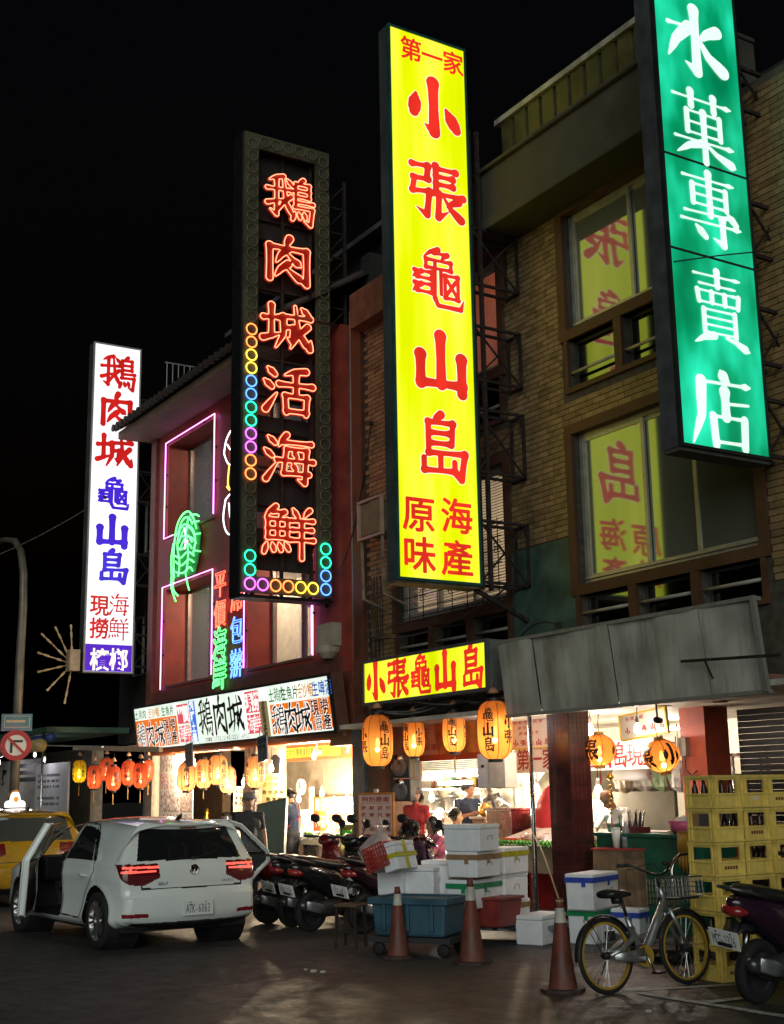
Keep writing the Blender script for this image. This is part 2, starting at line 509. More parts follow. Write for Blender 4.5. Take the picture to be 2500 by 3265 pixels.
_RG = {}
def raster(ch, n=34):
    """character as small cells (for curved lantern skins)"""
    if ch in _RG: return _RG[ch]
    cells = []
    if ch in BR:
        g = sdf(ch)
        for i in range(n):
            for j in range(n):
                x, y = -.52 + 1.04 * (j + .5) / n, -.52 + 1.04 * (i + .5) / n
                a = int(round((y + .6) / 1.2 * (NG - 1))); b = int(round((x + .6) / 1.2 * (NG - 1)))
                if g[a, b] < .004: cells.append((i, j))
    else:
        P, Fc = glyph(ch, .02)
        from mathutils.geometry import intersect_point_tri_2d as ipt
        tris = []
        for f in Fc:
            for q in range(1, len(f) - 1): tris.append((P[f[0]], P[f[q]], P[f[q + 1]]))
        hit = set()
        for a, b, c in tris:
            lo = min(a[0], b[0], c[0]), min(a[1], b[1], c[1]); hi = max(a[0], b[0], c[0]), max(a[1], b[1], c[1])
            for i in range(max(0, int((lo[1] + .52) / 1.04 * n) - 1), min(n, int((hi[1] + .52) / 1.04 * n) + 2)):
                for j in range(max(0, int((lo[0] + .52) / 1.04 * n) - 1), min(n, int((hi[0] + .52) / 1.04 * n) + 2)):
                    if (i, j) in hit: continue
                    if ipt((-.52 + 1.04 * (j + .5) / n, -.52 + 1.04 * (i + .5) / n), a, b, c): hit.add((i, j))
        cells = list(hit)
    _RG[ch] = [(-.52 + 1.04 * j / n, -.52 + 1.04 * i / n, 1.04 / n) for i, j in cells]
    return _RG[ch]
# ------------------------------------------------------------------ common materials
def asphalt():
    m, nt, b = _nodes('asphalt'); N, L = nt.nodes, nt.links
    tc = N.new('ShaderNodeTexCoord')
    def noise(sc, det, ro=.6):
        n = N.new('ShaderNodeTexNoise'); n.inputs['Scale'].default_value = sc; n.inputs['Detail'].default_value = det; n.inputs['Roughness'].default_value = ro
        L.new(tc.outputs['Object'], n.inputs['Vector']); return n
    n1, n2, n3 = noise(.55, 7), noise(55, 2, .8), noise(4, 8, .75)
    cr = N.new('ShaderNodeValToRGB'); e = cr.color_ramp.elements
    e[0].position = .3; e[0].color = (.028, .027, .027, 1); e[1].position = .75; e[1].color = (.075, .07, .066, 1)
    L.new(n1.outputs['Fac'], cr.inputs[0])
    mx = N.new('ShaderNodeMix'); mx.data_type = 'RGBA'; mx.blend_type = 'OVERLAY'; mx.inputs['Factor'].default_value = 1.
    L.new(cr.outputs[0], mx.inputs['A']); L.new(n2.outputs['Fac'], mx.inputs['B'])
    mx2 = N.new('ShaderNodeMix'); mx2.data_type = 'RGBA'; mx2.blend_type = 'OVERLAY'; mx2.inputs['Factor'].default_value = .6
    L.new(mx.outputs['Result'], mx2.inputs['A']); L.new(n3.outputs['Fac'], mx2.inputs['B'])
    L.new(mx2.outputs['Result'], b.inputs['Base Color'])
    mr = N.new('ShaderNodeMapRange'); mr.inputs['From Min'].default_value = .3; mr.inputs['From Max'].default_value = .7; mr.inputs['To Min'].default_value = .38; mr.inputs['To Max'].default_value = .75
    L.new(n3.outputs['Fac'], mr.inputs['Value']); L.new(mr.outputs[0], b.inputs['Roughness'])
    ad = N.new('ShaderNodeMath'); ad.operation = 'ADD'; L.new(n2.outputs['Fac'], ad.inputs[0]); L.new(n3.outputs['Fac'], ad.inputs[1])
    bp = N.new('ShaderNodeBump'); bp.inputs['Strength'].default_value = .55; bp.inputs['Distance'].default_value = .012
    L.new(ad.outputs[0], bp.inputs['Height']); L.new(bp.outputs[0], b.inputs['Normal'])
    dn = noise(1.3, 4); va = N.new('ShaderNodeVectorMath'); va.operation = 'MULTIPLY_ADD'; va.inputs[1].default_value = (.9, .9, .9)
    L.new(dn.outputs['Color'], va.inputs[0]); L.new(tc.outputs['Object'], va.inputs[2])
    vo = N.new('ShaderNodeTexVoronoi'); vo.feature = 'DISTANCE_TO_EDGE'; vo.inputs['Scale'].default_value = .32; L.new(va.outputs[0], vo.inputs['Vector'])
    cm_ = N.new('ShaderNodeMapRange'); cm_.inputs['From Min'].default_value = .0; cm_.inputs['From Max'].default_value = .007; cm_.inputs['To Min'].default_value = .3; L.new(vo.outputs['Distance'], cm_.inputs['Value'])
    vp = N.new('ShaderNodeTexVoronoi'); vp.distance = 'CHEBYCHEV'; vp.inputs['Scale'].default_value = .22; L.new(tc.outputs['Object'], vp.inputs['Vector'])
    pm = N.new('ShaderNodeMapRange'); pm.inputs['To Min'].default_value = .72; pm.inputs['To Max'].default_value = 1.25; L.new(vp.outputs['Color'], pm.inputs['Value'])
    mu = N.new('ShaderNodeMath'); mu.operation = 'MULTIPLY'; L.new(cm_.outputs[0], mu.inputs[0]); L.new(pm.outputs[0], mu.inputs[1])
    mx3 = N.new('ShaderNodeMix'); mx3.data_type = 'RGBA'; mx3.blend_type = 'MULTIPLY'; mx3.inputs['Factor'].default_value = 1
    L.new(mx2.outputs['Result'], mx3.inputs['A']); L.new(mu.outputs[0], mx3.inputs['B']); L.new(mx3.outputs['Result'], b.inputs['Base Color'])
    MATS['asphalt'] = m; return m
asphalt()

def tile_mat(name, cols, rough=.5):
    """glazed wall tile: each tile its own tint (object random plus noise)"""
    m, nt, b = _nodes(name); N, L = nt.nodes, nt.links
    oi = N.new('ShaderNodeObjectInfo'); tc = N.new('ShaderNodeTexCoord'); ge = N.new('ShaderNodeNewGeometry')
    mp = N.new('ShaderNodeMapping'); mp.inputs['Scale'].default_value = (4.3, 1, 13.3)
    nz = N.new('ShaderNodeTexNoise'); nz.inputs['Scale'].default_value = 5; nz.inputs['Detail'].default_value = 8; nz.inputs['Roughness'].default_value = .7
    L.new(ge.outputs['Position'], nz.inputs['Vector'])
    wn = N.new('ShaderNodeTexWhiteNoise'); sn = N.new('ShaderNodeVectorMath'); sn.operation = 'FLOOR'
    L.new(ge.outputs['Position'], mp.inputs['Vector']); L.new(mp.outputs[0], sn.inputs[0]); L.new(sn.outputs[0], wn.inputs['Vector'])
    ad = N.new('ShaderNodeMath'); ad.operation = 'ADD'; L.new(oi.outputs['Random'], ad.inputs[0]); L.new(wn.outputs['Value'], ad.inputs[1])
    fr = N.new('ShaderNodeMath'); fr.operation = 'FRACT'; L.new(ad.outputs[0], fr.inputs[0])
    cr = N.new('ShaderNodeValToRGB'); cr.color_ramp.elements[0].color = (*cols[0], 1); cr.color_ramp.elements[1].color = (*cols[1], 1)
    L.new(fr.outputs[0], cr.inputs[0])
    mx = N.new('ShaderNodeMix'); mx.data_type = 'RGBA'; mx.inputs['B'].default_value = (*[c * .25 for c in cols[0]], 1)
    mr = N.new('ShaderNodeMapRange'); mr.inputs['From Min'].default_value = .48; mr.inputs['From Max'].default_value = .75; mr.inputs['To Max'].default_value = .75
    L.new(nz.outputs['Fac'], mr.inputs['Value']); L.new(mr.outputs[0], mx.inputs['Factor']); L.new(cr.outputs[0], mx.inputs['A'])
    L.new(mx.outputs['Result'], b.inputs['Base Color']); b.inputs['Roughness'].default_value = rough
    MATS[name] = m; return m
BRICK = tile_mat('buff tile', [(.15, .098, .046), (.28, .19, .09)])  # tints lowered to stand in for dimmer light high on the facade
REDTILE = tile_mat('red tile', [(.038, .008, .008), (.085, .017, .015)], .3)
MORTAR = mat('mortar', (.07, .06, .045), .9, var=.3, scale=9)
BROWN = mat('brown trim', (.085, .038, .021), .6, var=.25, scale=5, dirt=(.03, .02, .015), dirt_amt=.5)
REDWALL = mat('red wall', (.30, .045, .03), .55, var=.18, scale=3, dirt=(.08, .03, .02), dirt_amt=.5, dscale=1.2, vstreak=.3, bump=.15, bscale=25)
DARKWALL = mat('dark wall', (.02, .018, .018), .8, var=.3, scale=2, bump=.2, bscale=12)  # base darkened: weaker light up the walls is put into the colour
CONC = mat('dimmed stained concrete', (.058, .056, .042), .85, var=.25, scale=2.5, dirt=(.05, .045, .035), dirt_amt=.7, dscale=1.6, vstreak=.25, bump=.25, bscale=20)  # stains plus a darker base that imitates weak light at cornice height
SHEET = mat('grey sheet metal', (.44, .44, .38), .5, .1, var=.2, scale=2, dirt=(.12, .11, .085), dirt_amt=.8, dscale=4, vstreak=.1)
ALU = mat('aluminium frame', (.45, .45, .40), .4, .5, var=.15, scale=8, dirt=(.15, .13, .1), dirt_amt=.3)
STEEL = mat('stainless', (.55, .55, .55), .25, 1., var=.1, scale=10)
CHROME = mat('chrome', (.75, .75, .75), .08, 1., var=0)
IRON = mat('rusty black iron', (.028, .022, .02), .7, .3, var=.4, scale=14, dirt=(.1, .04, .02), dirt_amt=.4, dscale=9)
BLACK = mat('black plastic', (.018, .018, .019), .42, var=.2, scale=8)
RUBBER = mat('tyre rubber', (.014, .014, .014), .75, var=.3, scale=20, bump=.2, bscale=60)
DARKIN = mat('dark interior', (.012, .012, .013), .7, var=.2)
MIRRORGLASS = mat('tinted window film', (.27, .29, .235), .05, .6, var=0)
CLEARGLASS = mat('clear glass', (.9, .93, .92), .03, 0, var=0, alpha=.16, spec=.9)
WHITEP = mat('white paint', (.72, .70, .66), .55, var=.1, scale=3, dirt=(.4, .36, .28), dirt_amt=.3)
WARMWALL = mat('cream wall', (.66, .60, .48), .6, var=.12, scale=2, dirt=(.35, .28, .18), dirt_amt=.4)
CEIL = mat('soffit board', (.55, .50, .42), .7, var=.2, scale=2, dirt=(.2, .15, .1), dirt_amt=.5)
FLOORC = mat('arcade floor', (.16, .15, .14), .45, var=.3, scale=3, dirt=(.05, .05, .05), dirt_amt=.6, bump=.15, bscale=30)
INK = mat('black ink', (.012, .012, .014), .5, var=0)
REDINK = mat('red ink', (.42, .02, .02), .5, var=.1)
PVC = mat('grey pipe', (.24, .24, .23), .5, var=.2, dirt=(.08, .07, .05), dirt_amt=.5)

# ------------------------------------------------------------------ the setting
g = MB()
xs = [-400, -60, -30, -20, -10, 0, 20, 60]; ys = [-80, -20, 0, 5, 10, 40, 300]
for i in range(len(xs) - 1):
    for j in range(len(ys) - 1):
        g.add([(xs[i], ys[j], 0), (xs[i + 1], ys[j], 0), (xs[i + 1], ys[j + 1], 0), (xs[i], ys[j + 1], 0)], [(0, 1, 2, 3)])
tag(g.build('road', MATS['asphalt']), None, None, kind='structure')
g = MB(); g.box((-60, 10.05, -.2), (10, 16.5, .11))
tag(g.build('arcade_pavement', FLOORC, bevel=.02), None, None, kind='structure')
LINE = mat('worn white line', (.55, .55, .52), .7, var=.35, scale=9, dirt=(.05, .05, .05), dirt_amt=.9, dscale=14)
def road_line(p, q, w=.1):
    p, q = Vector(p), Vector(q); d = (q - p).normalized(); n = Vector((-d.y, d.x, 0)) * w / 2
    k = MB(); k.add([p - n, q - n, q + n, p + n], [(0, 1, 2, 3)])
    o = k.build('road_marking', LINE); o.location.z = .004; o['kind'] = 'structure'; return o
def gz(x, y):
    v = at(x, y, Z=0); return Vector((v.x, v.y, 0))
road_line(gz(1343, 2124), gz(1640, 2106))
road_line(gz(1369, 2129), gz(1720, 2186)).location.z = .008
road_line(gz(1514, 2150), gz(1640, 2136)).location.z = .012
# litter scraps on the road
SCR = mat('litter paper', (.6, .58, .5), .8)
for (x, y, s_) in ((672, 2083, .035), (692, 2085, .03), (655, 2080, .02), (1390, 2170, .03)):
    p = gz(x, y); k = MB(); k.cbox((0, 0, .012), (s_ * 1.6, s_, .012), rz=random.random() * 3, rx=.3)
    o = k.build('paper_scrap', SCR); o.location = p
    tag(o, 'small pale paper scrap lying flat on the dark asphalt', 'litter', 'paper scraps on the road')

# ------------------------------------------------------------------ wall helper
def holes_wall(mb, x0, x1, z0, z1, y0, y1, holes, mi=0):
    """front wall (boxes) with rectangular openings (x0,x1,z0,z1)"""
    xs = sorted({x0, x1, *[h[0] for h in holes], *[h[1] for h in holes]}); xs = [x for x in xs if x0 <= x <= x1]
    for a, b in zip(xs[:-1], xs[1:]):
        hs = sorted([h for h in holes if h[0] < (a + b) / 2 < h[1]], key=lambda h: h[2])
        z = z0
        for h in hs:
            if h[2] > z + 1e-4: mb.box((a, y0, z), (b, y1, h[2]), mi)
            z = h[3]
        if z < z1 - 1e-4: mb.box((a, y0, z), (b, y1, z1), mi)

def frame_rect(mb, x0, x1, z0, z1, y0, y1, w, mi=0):
    mb.box((x0, y0, z0), (x1, y1, z0 + w), mi); mb.box((x0, y0, z1 - w), (x1, y1, z1), mi)
    mb.box((x0, y0, z0 + w), (x0 + w, y1, z1 - w), mi); mb.box((x1 - w, y0, z0 + w), (x1, y1, z1 - w), mi)

# ------------------------------------------------------------------ brick building
FY = 10.3
BB = thing('brick_building', 'buff tiled building with brown framed windows above the seafood stalls', 'building', (-13, 10.4, 0))
WIN = [(-12.12, -9.2, 4.18, 6.12), (-12.12, -9.2, 7.5, 9.1), (-16.35, -13.6, 4.2, 6.1), (-16.35, -13.6, 7.45, 9.1)]
VENT = []
for (a, b) in ((-12.12, -9.2), (-16.35, -13.6)):
    n = 3; w = (b - a - .14 * (n - 1)) / n
    for i in range(n):
        VENT.append((a + i * (w + .14), a + i * (w + .14) + w, 3.62, 4.04)); VENT.append((a + i * (w + .14), a + i * (w + .14) + w, 6.72, 7.36))
HOLES = WIN + VENT
k = MB(); holes_wall(k, -17.3, -3.0, 2.72, 9.35, FY + .02, FY + .3, HOLES)
k.build('wall', MORTAR, BB, world=True)
# individual wall tiles
TW, TH = .232, .075
def in_hole(x, z):
    for h in HOLES:
        if h[0] - .16 < x + TW / 2 - .01 and x - TW / 2 + .01 < h[1] + .16 and h[2] - .16 < z + TH / 2 - .01 and z - TH / 2 + .01 < h[3] + .13: return True
    return -13.5 < x < -12.15 and z < 4.82
spots = []; cuts = []
nz_ = int((9.3 - 2.8) / TH)
for iz in range(nz_):
    z = 2.8 + (iz + .5) * TH
    x = -17.28 + TW / 2 + (TW / 2 if iz % 2 else 0)
    while x < -7.6:
        if z > 3.75 or x < -13.6:
            if not in_hole(x, z): spots.append((x, z))
            else:                       # tiles cut to fit beside the frames
                bl = [(h[0] - .14, h[1] + .14) for h in HOLES if h[2] - .14 < z + TH / 2 - .01 and z - TH / 2 + .01 < h[3] + .12]
                if z < 4.82: bl.append((-13.5, -12.15))
                a_, b_ = x - TW / 2, x + TW / 2
                for (l_, r_) in bl:
                    if l_ <= a_ < r_: a_ = r_
                    if l_ < b_ <= r_: b_ = l_
                if b_ - a_ > .03: cuts.append((a_, b_, z))
        x += TW
tm = MB(); tm.box((-TW / 2 + .005, -.016, -TH / 2 + .005), (TW / 2 - .005, .01, TH / 2 - .005)); tmesh = tm.mesh('brick', BRICK)
def vis_rank(s):      # largest in view and not behind the yellow and green signs
    x, z = s
    ok = (-13.45 < x < -12.2) or (-12.2 <= x < -9.6)
    return (0 if ok else 1, abs(z - 6.6) * .6 - x * .5)
spots.sort(key=vis_rank)
for (x, z) in spots[:298]:
    o = bpy.data.objects.new('brick', tmesh); _link(o, BB); o.location = (x + 13, FY + .02 - 10.4, z)
k = MB()
for (x, z) in spots[298:]:
    dy = random.uniform(-.003, .003)
    k.box((x - TW / 2 + .005, FY + .004 + dy, z - TH / 2 + .005), (x + TW / 2 - .005, FY + .03, z + TH / 2 - .005))
for (a_, b_, z) in cuts: k.box((a_ + .005, FY + .004, z - TH / 2 + .005), (b_ - .005, FY + .03, z + TH / 2 - .005))
o = k.build('brick', BRICK, BB, world=True); o['kind'] = 'stuff'
k = MB(); k.box((-13.47, FY - .012, 2.75), (-12.16, FY + .02, 4.8)); k.build('green_cladding', mat('green cladding', (.05, .10, .08), .5, var=.3, scale=3, dirt=(.02, .03, .025), dirt_amt=.6), BB, world=True)
# windows
def win(h, panes, lit=None, blind=False):
    x0, x1, z0, z1 = h
    k = MB(); frame_rect(k, x0 - .14, x1 + .14, z0 - .14, z1 + .12, FY - .03, FY + .22, .135)
    w = k.build('window', BROWN, BB, world=True)
    k = MB(); frame_rect(k, x0 + .002, x1 - .002, z0 + .002, z1 - .002, FY + .1, FY + .16, .06)
    k.box((x0 + .02, FY + .07, z0 + .062), (x1 - .02, FY + .1, z0 + .09))
    k.build('frame', ALU, w, world=True)
    n = len(panes)
    for i, (a, b) in enumerate(panes):
        a = x0 + (x1 - x0) * a; b = x0 + (x1 - x0) * b
        k = MB(); frame_rect(k, a, b, z0 + .062, z1 - .062, FY + .105 + .03 * (i % 2), FY + .135 + .03 * (i % 2), .055)
        k.build('sash', ALU, w, world=True)
        k = MB(); k.box((a + .05, FY + .118 + .03 * (i % 2), z0 + .11), (b - .05, FY + .124 + .03 * (i % 2), z1 - .11))
        k.build('pane', MIRRORGLASS if not lit else CLEARGLASS, w, world=True)
    if lit:
        k = MB(); k.box((x0 + .03, FY + .34, z0), (x1 - .03, FY + .36, z1)); k.build('room_light', lit, w, world=True)
    if blind:
        k = MB(); z = z0 + .08
        while z < z1 - .08:
            k.cbox(((x0 + x1) / 2, FY + .25, z), (x1 - x0 - .2, .035, .003), rx=R(38)); z += .042
        o = k.build('blind', mat('blind slats', (.6, .55, .45), .5), w, world=True); o['kind'] = 'stuff'
    return w
win(WIN[0], ((.02, .4), (.36, .7), (.66, .98)))
win(WIN[1], ((.02, .4), (.36, .7), (.66, .98)))
win(WIN[2], ((.02, .36), (.34, .68), (.66, .98)), lit=glow('lit room warm', (1., .72, .42), .5, var=.5, scale=1.5), blind=True)
win(WIN[3], ((.02, .36), (.34, .68), (.66, .98)), lit=glow('lit room red', (.9, .2, .08), .22, var=.5, scale=1.5), blind=True)
for h in VENT:
    x0, x1, z0, z1 = h
    k = MB(); frame_rect(k, x0 - .07, x1 + .07, z0 - .07, z1 + .07, FY - .025, FY + .2, .068)
    w = k.build('vent_window', BROWN, BB, world=True)
    k = MB(); frame_rect(k, x0, x1, z0, z1, FY + .12, FY + .15, .035); k.build('frame', mat('dark frame', (.06, .06, .055), .5), w, world=True)
    k = MB(); k.box((x0 + .03, FY + .13, z0 + .03), (x1 - .03, FY + .136, z1 - .03)); k.build('pane', mat('dark glass', (.16, .17, .15), .06, 1., var=0), w, world=True)
    k = MB(); k.tube([(x0 - .05, FY + .03, z0 + .2), (x1 + .05, FY + .03, z0 + .2)], .022, 8); k.build('rail', mat('old rail', (.42, .41, .36), .5, .3, dirt=(.1, .09, .07), dirt_amt=.4), w, world=True, smooth=True)
# cornice and parapet
k = MB(); k.box((-13.6, 9.72, 9.15), (-8.95, FY + .3, 9.3)); k.box((-13.55, 9.76, 9.3), (-8.97, FY + .3, 10.0)); k.box((-13.62, 9.7, 10.0), (-8.95, FY + .3, 10.06))
k.build('cornice', CONC, BB, world=True, bevel=.02)
k = MB(); k.box((-17.3, 10.05, 9.15), (-13.62, FY + .3, 9.75)); k.build('cornice', mat('brown cornice', (.16, .07, .04), .7, var=.25), BB, world=True)
for i in range(13):
    x = -13.0 + i * .3
    k = MB(); k.cbox((x + .12, 10.05, 10.42), (.23, .05, .72)); k.cbox((x + .255, 10.08, 10.42), (.05, .03, .72))
    k.build('parapet_sheet', mat('painted corrugated sheet', (.085, .078, .033), .5, .2, var=.25, scale=4, dirt=(.04, .06, .03), dirt_amt=.6, vstreak=.2), BB, world=True)  # sheet tone lowered, dim light at roof height painted in
k = MB(); k.box((-13.1, 9.98, 10.78), (-9.0, 10.14, 10.86)); k.build('parapet_cap', SHEET, BB, world=True)
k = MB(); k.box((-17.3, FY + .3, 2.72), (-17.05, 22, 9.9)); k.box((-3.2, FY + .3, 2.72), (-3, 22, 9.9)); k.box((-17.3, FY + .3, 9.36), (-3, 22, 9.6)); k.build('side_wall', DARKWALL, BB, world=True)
# arcade soffit, beam, back wall, columns
k = MB(); k.box((-17.3, 9.8, 2.66), (-3, 14.2, 2.72)); k.build('soffit', CEIL, BB, world=True)
k = MB(); k.box((-17.3, 14.0, .1), (-3, 14.2, 2.66)); k.build('back_wall', WARMWALL, BB, world=True)
def tiled_column(x0, x1, y0, y1, z0, z1, m, parent):
    k = MB(); k.box((x0, y0, z0), (x1, y1, z1)); c = k.build('column', MORTAR, parent, world=True)
    for face in (0, 1):
        k = MB(); n = int((z1 - z0) / .062)
        for i in range(n):
            z = z0 + (i + .5) * (z1 - z0) / n
            L_ = (x1 - x0) if face == 0 else (y1 - y0); w = .062
            nn = int(L_ / w)
            for j in range(nn):
                c0 = (j + .5) * L_ / nn; hw = L_ / nn / 2 - .0025
                if face == 0: k.box((x0 + c0 - hw, y0 - .006, z - .0285), (x0 + c0 + hw, y0, z + .0285))
                else: k.box((x1, y0 + c0 - hw, z - .0285), (x1 + .006, y0 + c0 + hw, z + .0285))
        o = k.build('tile', m, c, world=True); o['kind'] = 'stuff'
    return c
tiled_column(-12.86, -12.44, FY - .02, FY + .3, .1, 2.66, REDTILE, BB)
tiled_column(-8.5, -8.1, FY - .02, FY + .36, .1, 2.66, REDTILE, BB)
k = MB(); k.box((-17.3, FY, .1), (-16.55, FY + .5, 2.7)); k.build('pier', mat('brown pier', (.20, .10, .06), .6, var=.3, scale=4, dirt=(.06, .03, .02), dirt_amt=.5), BB, world=True)
k = MB(); k.box((-17.68, FY - .06, .1), (-17.32, FY + .3, 2.72)); k.build('shutter_rail', mat('bluish rail', (.17, .21, .25), .4, .6, var=.2, dirt=(.05, .05, .05), dirt_amt=.4), BB, world=True)
k = MB(); k.box((-17.62, FY - .05, 2.72), (-17.31, FY + .25, 9.6)); k.build('pilaster', mat('orange brown pilaster', (.11, .04, .02), .6, var=.25, scale=3, dirt=(.06, .025, .015), dirt_amt=.5, vstreak=.3), BB, world=True)
# drain pipes and cables down the gap
for (x, r_) in ((-17.85, .05), (-18.0, .035), (-17.78, .03)):
    k = MB(); k.tube([(x, 10.5, 3.3), (x, 10.48, 6), (x - .03, 10.5, 9.8)], r_, 8); k.build('drain_pipe', PVC, BB, world=True, smooth=True)
for i in range(7):
    x = -17.15 + i * .06; k = MB()
    k.tube([(x + random.uniform(-.04, .04), FY - .03, 2.9 + j * .42) for j in range(6)], .008, 5)
    k.build('cable', BLACK, BB, world=True)

# grey sheet awning over the stall
AW = thing('awning_fascia', 'streaked grey sheet metal awning board above the red column', 'awning', (-11.2, 9.75, 2.66))
a0 = -12.95; n = 6; wdt = (-8.75 - a0) / n
for i in range(n):
    x0 = a0 + i * wdt; k = MB(); m_ = 24; vs = []
    for q in range(m_ + 1):
        x = x0 + .002 + (wdt - .004) * q / m_; wv = .014 * math.sin(x * 9 + i) * math.sin(x * 2.7) + .018 * math.sin(x * 4.1) + .004 * (i % 2)
        for (z, yy, dx) in ((2.62, 9.72, 0), (3.06, 9.69 + .01 * math.sin(x * 2.3), -.03), (3.5, 9.66, -.06)): vs.append((x + dx, yy + wv, z))
    k.add(vs, [(3 * q + r_, 3 * q + 3 + r_, 3 * q + 4 + r_, 3 * q + 1 + r_) for q in range(m_) for r_ in range(2)])
    k.build('panel', SHEET, AW, world=True)
k = MB(); k.box((a0 - .08, 9.64, 3.5), (-8.78, 9.78, 3.54)); k.bar((-8.72, 9.7, 2.6), (-8.78, 9.66, 3.54), .05); k.box((a0, 9.7, 2.58), (-8.7, 9.76, 2.62)); k.build('trim', mat('awning trim', (.3, .3, .27), .5, .3, dirt=(.05, .04, .03), dirt_amt=.7, dscale=6), AW, world=True)
k = MB(); k.box((a0, 9.78, 2.73), (-8.8, FY - .03, 2.78)); k.build('underside', mat('awning underside', (.2, .1, .07), .6), AW, world=True)
k = MB()
k.bar((-8.3, 9.45, 2.9), (-9.75, 9.6, 2.98), .022, .03); k.bar((-9.4, 9.57, 2.97), (-9.4, 9.68, 2.78), .014); k.build('light_rail', IRON, AW, world=True)
for (x, y) in ((-10.7, 10.1), (-9.9, 10.15), (-11.4, 10.9), (-10.6, 11.0)):
    k = MB(); k.lathe([(.055, 2.662), (.085, 2.655), (.09, 2.645), (.06, 2.648), (.0, 2.65)], (x, y, 0), n=18); k.build('downlight', mat('downlight rim', (.35, .33, .3), .4, .5), AW, world=True)
# ------------------------------------------------------------------ red restaurant building
RB = thing('red_restaurant_building', 'red walled corner restaurant with tiled eaves and purple neon windows', 'building', (-22.3, 10.4, 0))
RW = [(-25.66, -23.18, 7.18, 9.22), (-25.66, -23.18, 3.98, 6.02), (-21.6, -19.05, 3.98, 6.02), (-21.6, -19.05, 7.18, 9.22)]
k = MB(); holes_wall(k, -26.5, -18.05, 2.7, 9.55, FY, FY + .6, RW); k.build('wall', REDWALL, RB, world=True)
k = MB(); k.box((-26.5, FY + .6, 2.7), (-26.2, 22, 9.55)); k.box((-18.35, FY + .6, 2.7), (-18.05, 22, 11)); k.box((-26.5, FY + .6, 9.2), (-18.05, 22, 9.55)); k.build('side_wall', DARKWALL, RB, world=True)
k = MB(); k.box((-26.56, FY - .06, 2.72), (-26.28, FY + .3, 9.5)); k.build('corner_post', mat('dull red post', (.19, .06, .045), .55, var=.2, dirt=(.07, .03, .02), dirt_amt=.5), RB, world=True)
k = MB(); k.box((-26.5, FY - .045, 3.55), (-18.05, FY, 3.86)); k.build('string_course', mat('brown string course', (.15, .045, .03), .6, var=.2), RB, world=True)
# room behind the windows
k = MB()
for z0 in (3.9, 7.1):
    k.box((-26.2, 12.6, z0), (-18.4, 12.7, z0 + 2.3)); k.box((-26.2, FY + .62, z0 - .1), (-18.4, 12.6, z0)); k.box((-26.2, FY + .62, z0 + 2.3), (-18.4, 12.6, z0 + 2.4))
k.build('dining_room', mat('room plaster', (.5, .45, .36), .7), RB, world=True)
def ceiling_lamp(x, y, z, power, col, label):
    t = thing('ceiling_lamp', label, 'lamp', (x, y, z))
    k = MB(); k.lathe([(.0, -.06), (.1, -.05), (.15, 0), (.15, .02)], n=16); k.build('diffuser', glow('lamp diffuser', col, 4), t, smooth=True)
    k = MB(); k.lathe([(.16, .02), (.16, .05), (.0, .05)], n=16); k.build('base', WHITEP, t)
    lamp('lamp_light', (0, 0, -.1), power * 14, col, .1, t)
    return t
ceiling_lamp(-24.3, 11.6, 9.33, 14, (1, .82, .6), 'round ceiling lamp behind the upper left restaurant window')
ceiling_lamp(-24.5, 11.6, 6.13, 14, (1, .82, .6), 'round ceiling lamp behind the lower left restaurant window')
ceiling_lamp(-20.4, 11.6, 6.13, 12, (1, .82, .6), 'round ceiling lamp behind the lower right restaurant window')
ceiling_lamp(-20.4, 11.6, 9.33, 8, (1, .82, .6), 'round ceiling lamp behind the upper right restaurant window')
WF = mat('bronze window frame', (.2, .17, .14), .4, .6, var=.15)
for i, (x0, x1, z0, z1) in enumerate(RW):
    k = MB(); frame_rect(k, x0, x1, z0, z1, FY + .48, FY + .54, .06); k.box(((x0 + x1) / 2 - .05, FY + .47, z0 + .06), ((x0 + x1) / 2 + .05, FY + .545, z1 - .06))
    w = k.build('window', WF, RB, world=True)
    for a, b in ((x0 + .06, (x0 + x1) / 2 - .05), ((x0 + x1) / 2 + .05, x1 - .06)):
        k = MB(); k.box((a, FY + .505, z0 + .06), (b, FY + .51, z1 - .06)); k.build('pane', CLEARGLASS, w, world=True)
    k = MB(); k.box((x0 - .03, FY - .03, z0 - .05), (x1 + .03, FY + .47, z0 - .002)); k.build('sill', mat('sill', (.2, .08, .06), .6), w, world=True)
# things hung in the windows
NOR = mat('noren cloth', (.6, .62, .68), .8, var=.2, scale=3, dirt=(.06, .08, .3), dirt_amt=.9, dscale=2.2)
for (x0, x1, z0, z1, s, cl) in ((-24.1, -23.35, 7.25, 8.7, '酒', INK), (-24.2, -23.4, 4.1, 5.8, '清酒', INK)):
    t = thing('noren_curtain', 'pale cloth curtain with blue brush lettering inside the %s neon window' % ('upper' if z0 > 6 else 'lower'), 'curtain', ((x0 + x1) / 2, FY + .62, z0))
    k = MB(); n = 14
    vs = []; 
    for a in range(n + 1):
        x = x0 + (x1 - x0) * a / n
        for z in (z0, z1): vs.append((x, FY + .62 + .02 * math.sin(a * 1.7), z))
    k.add(vs, [(2 * a, 2 * a + 2, 2 * a + 3, 2 * a + 1) for a in range(n)]); k.build('cloth', NOR, t, world=True)
    k = MB(); put_text(k, s, ((x0, FY + .595, z0), (1, 0, 0), (0, 0, 1), (0, -1, 0)), .42, z1 - z0 - .55 if len(s) > 1 else .5, .55, down=True); k.build('lettering', mat('indigo ink', (.03, .04, .3), .7), t, world=True)
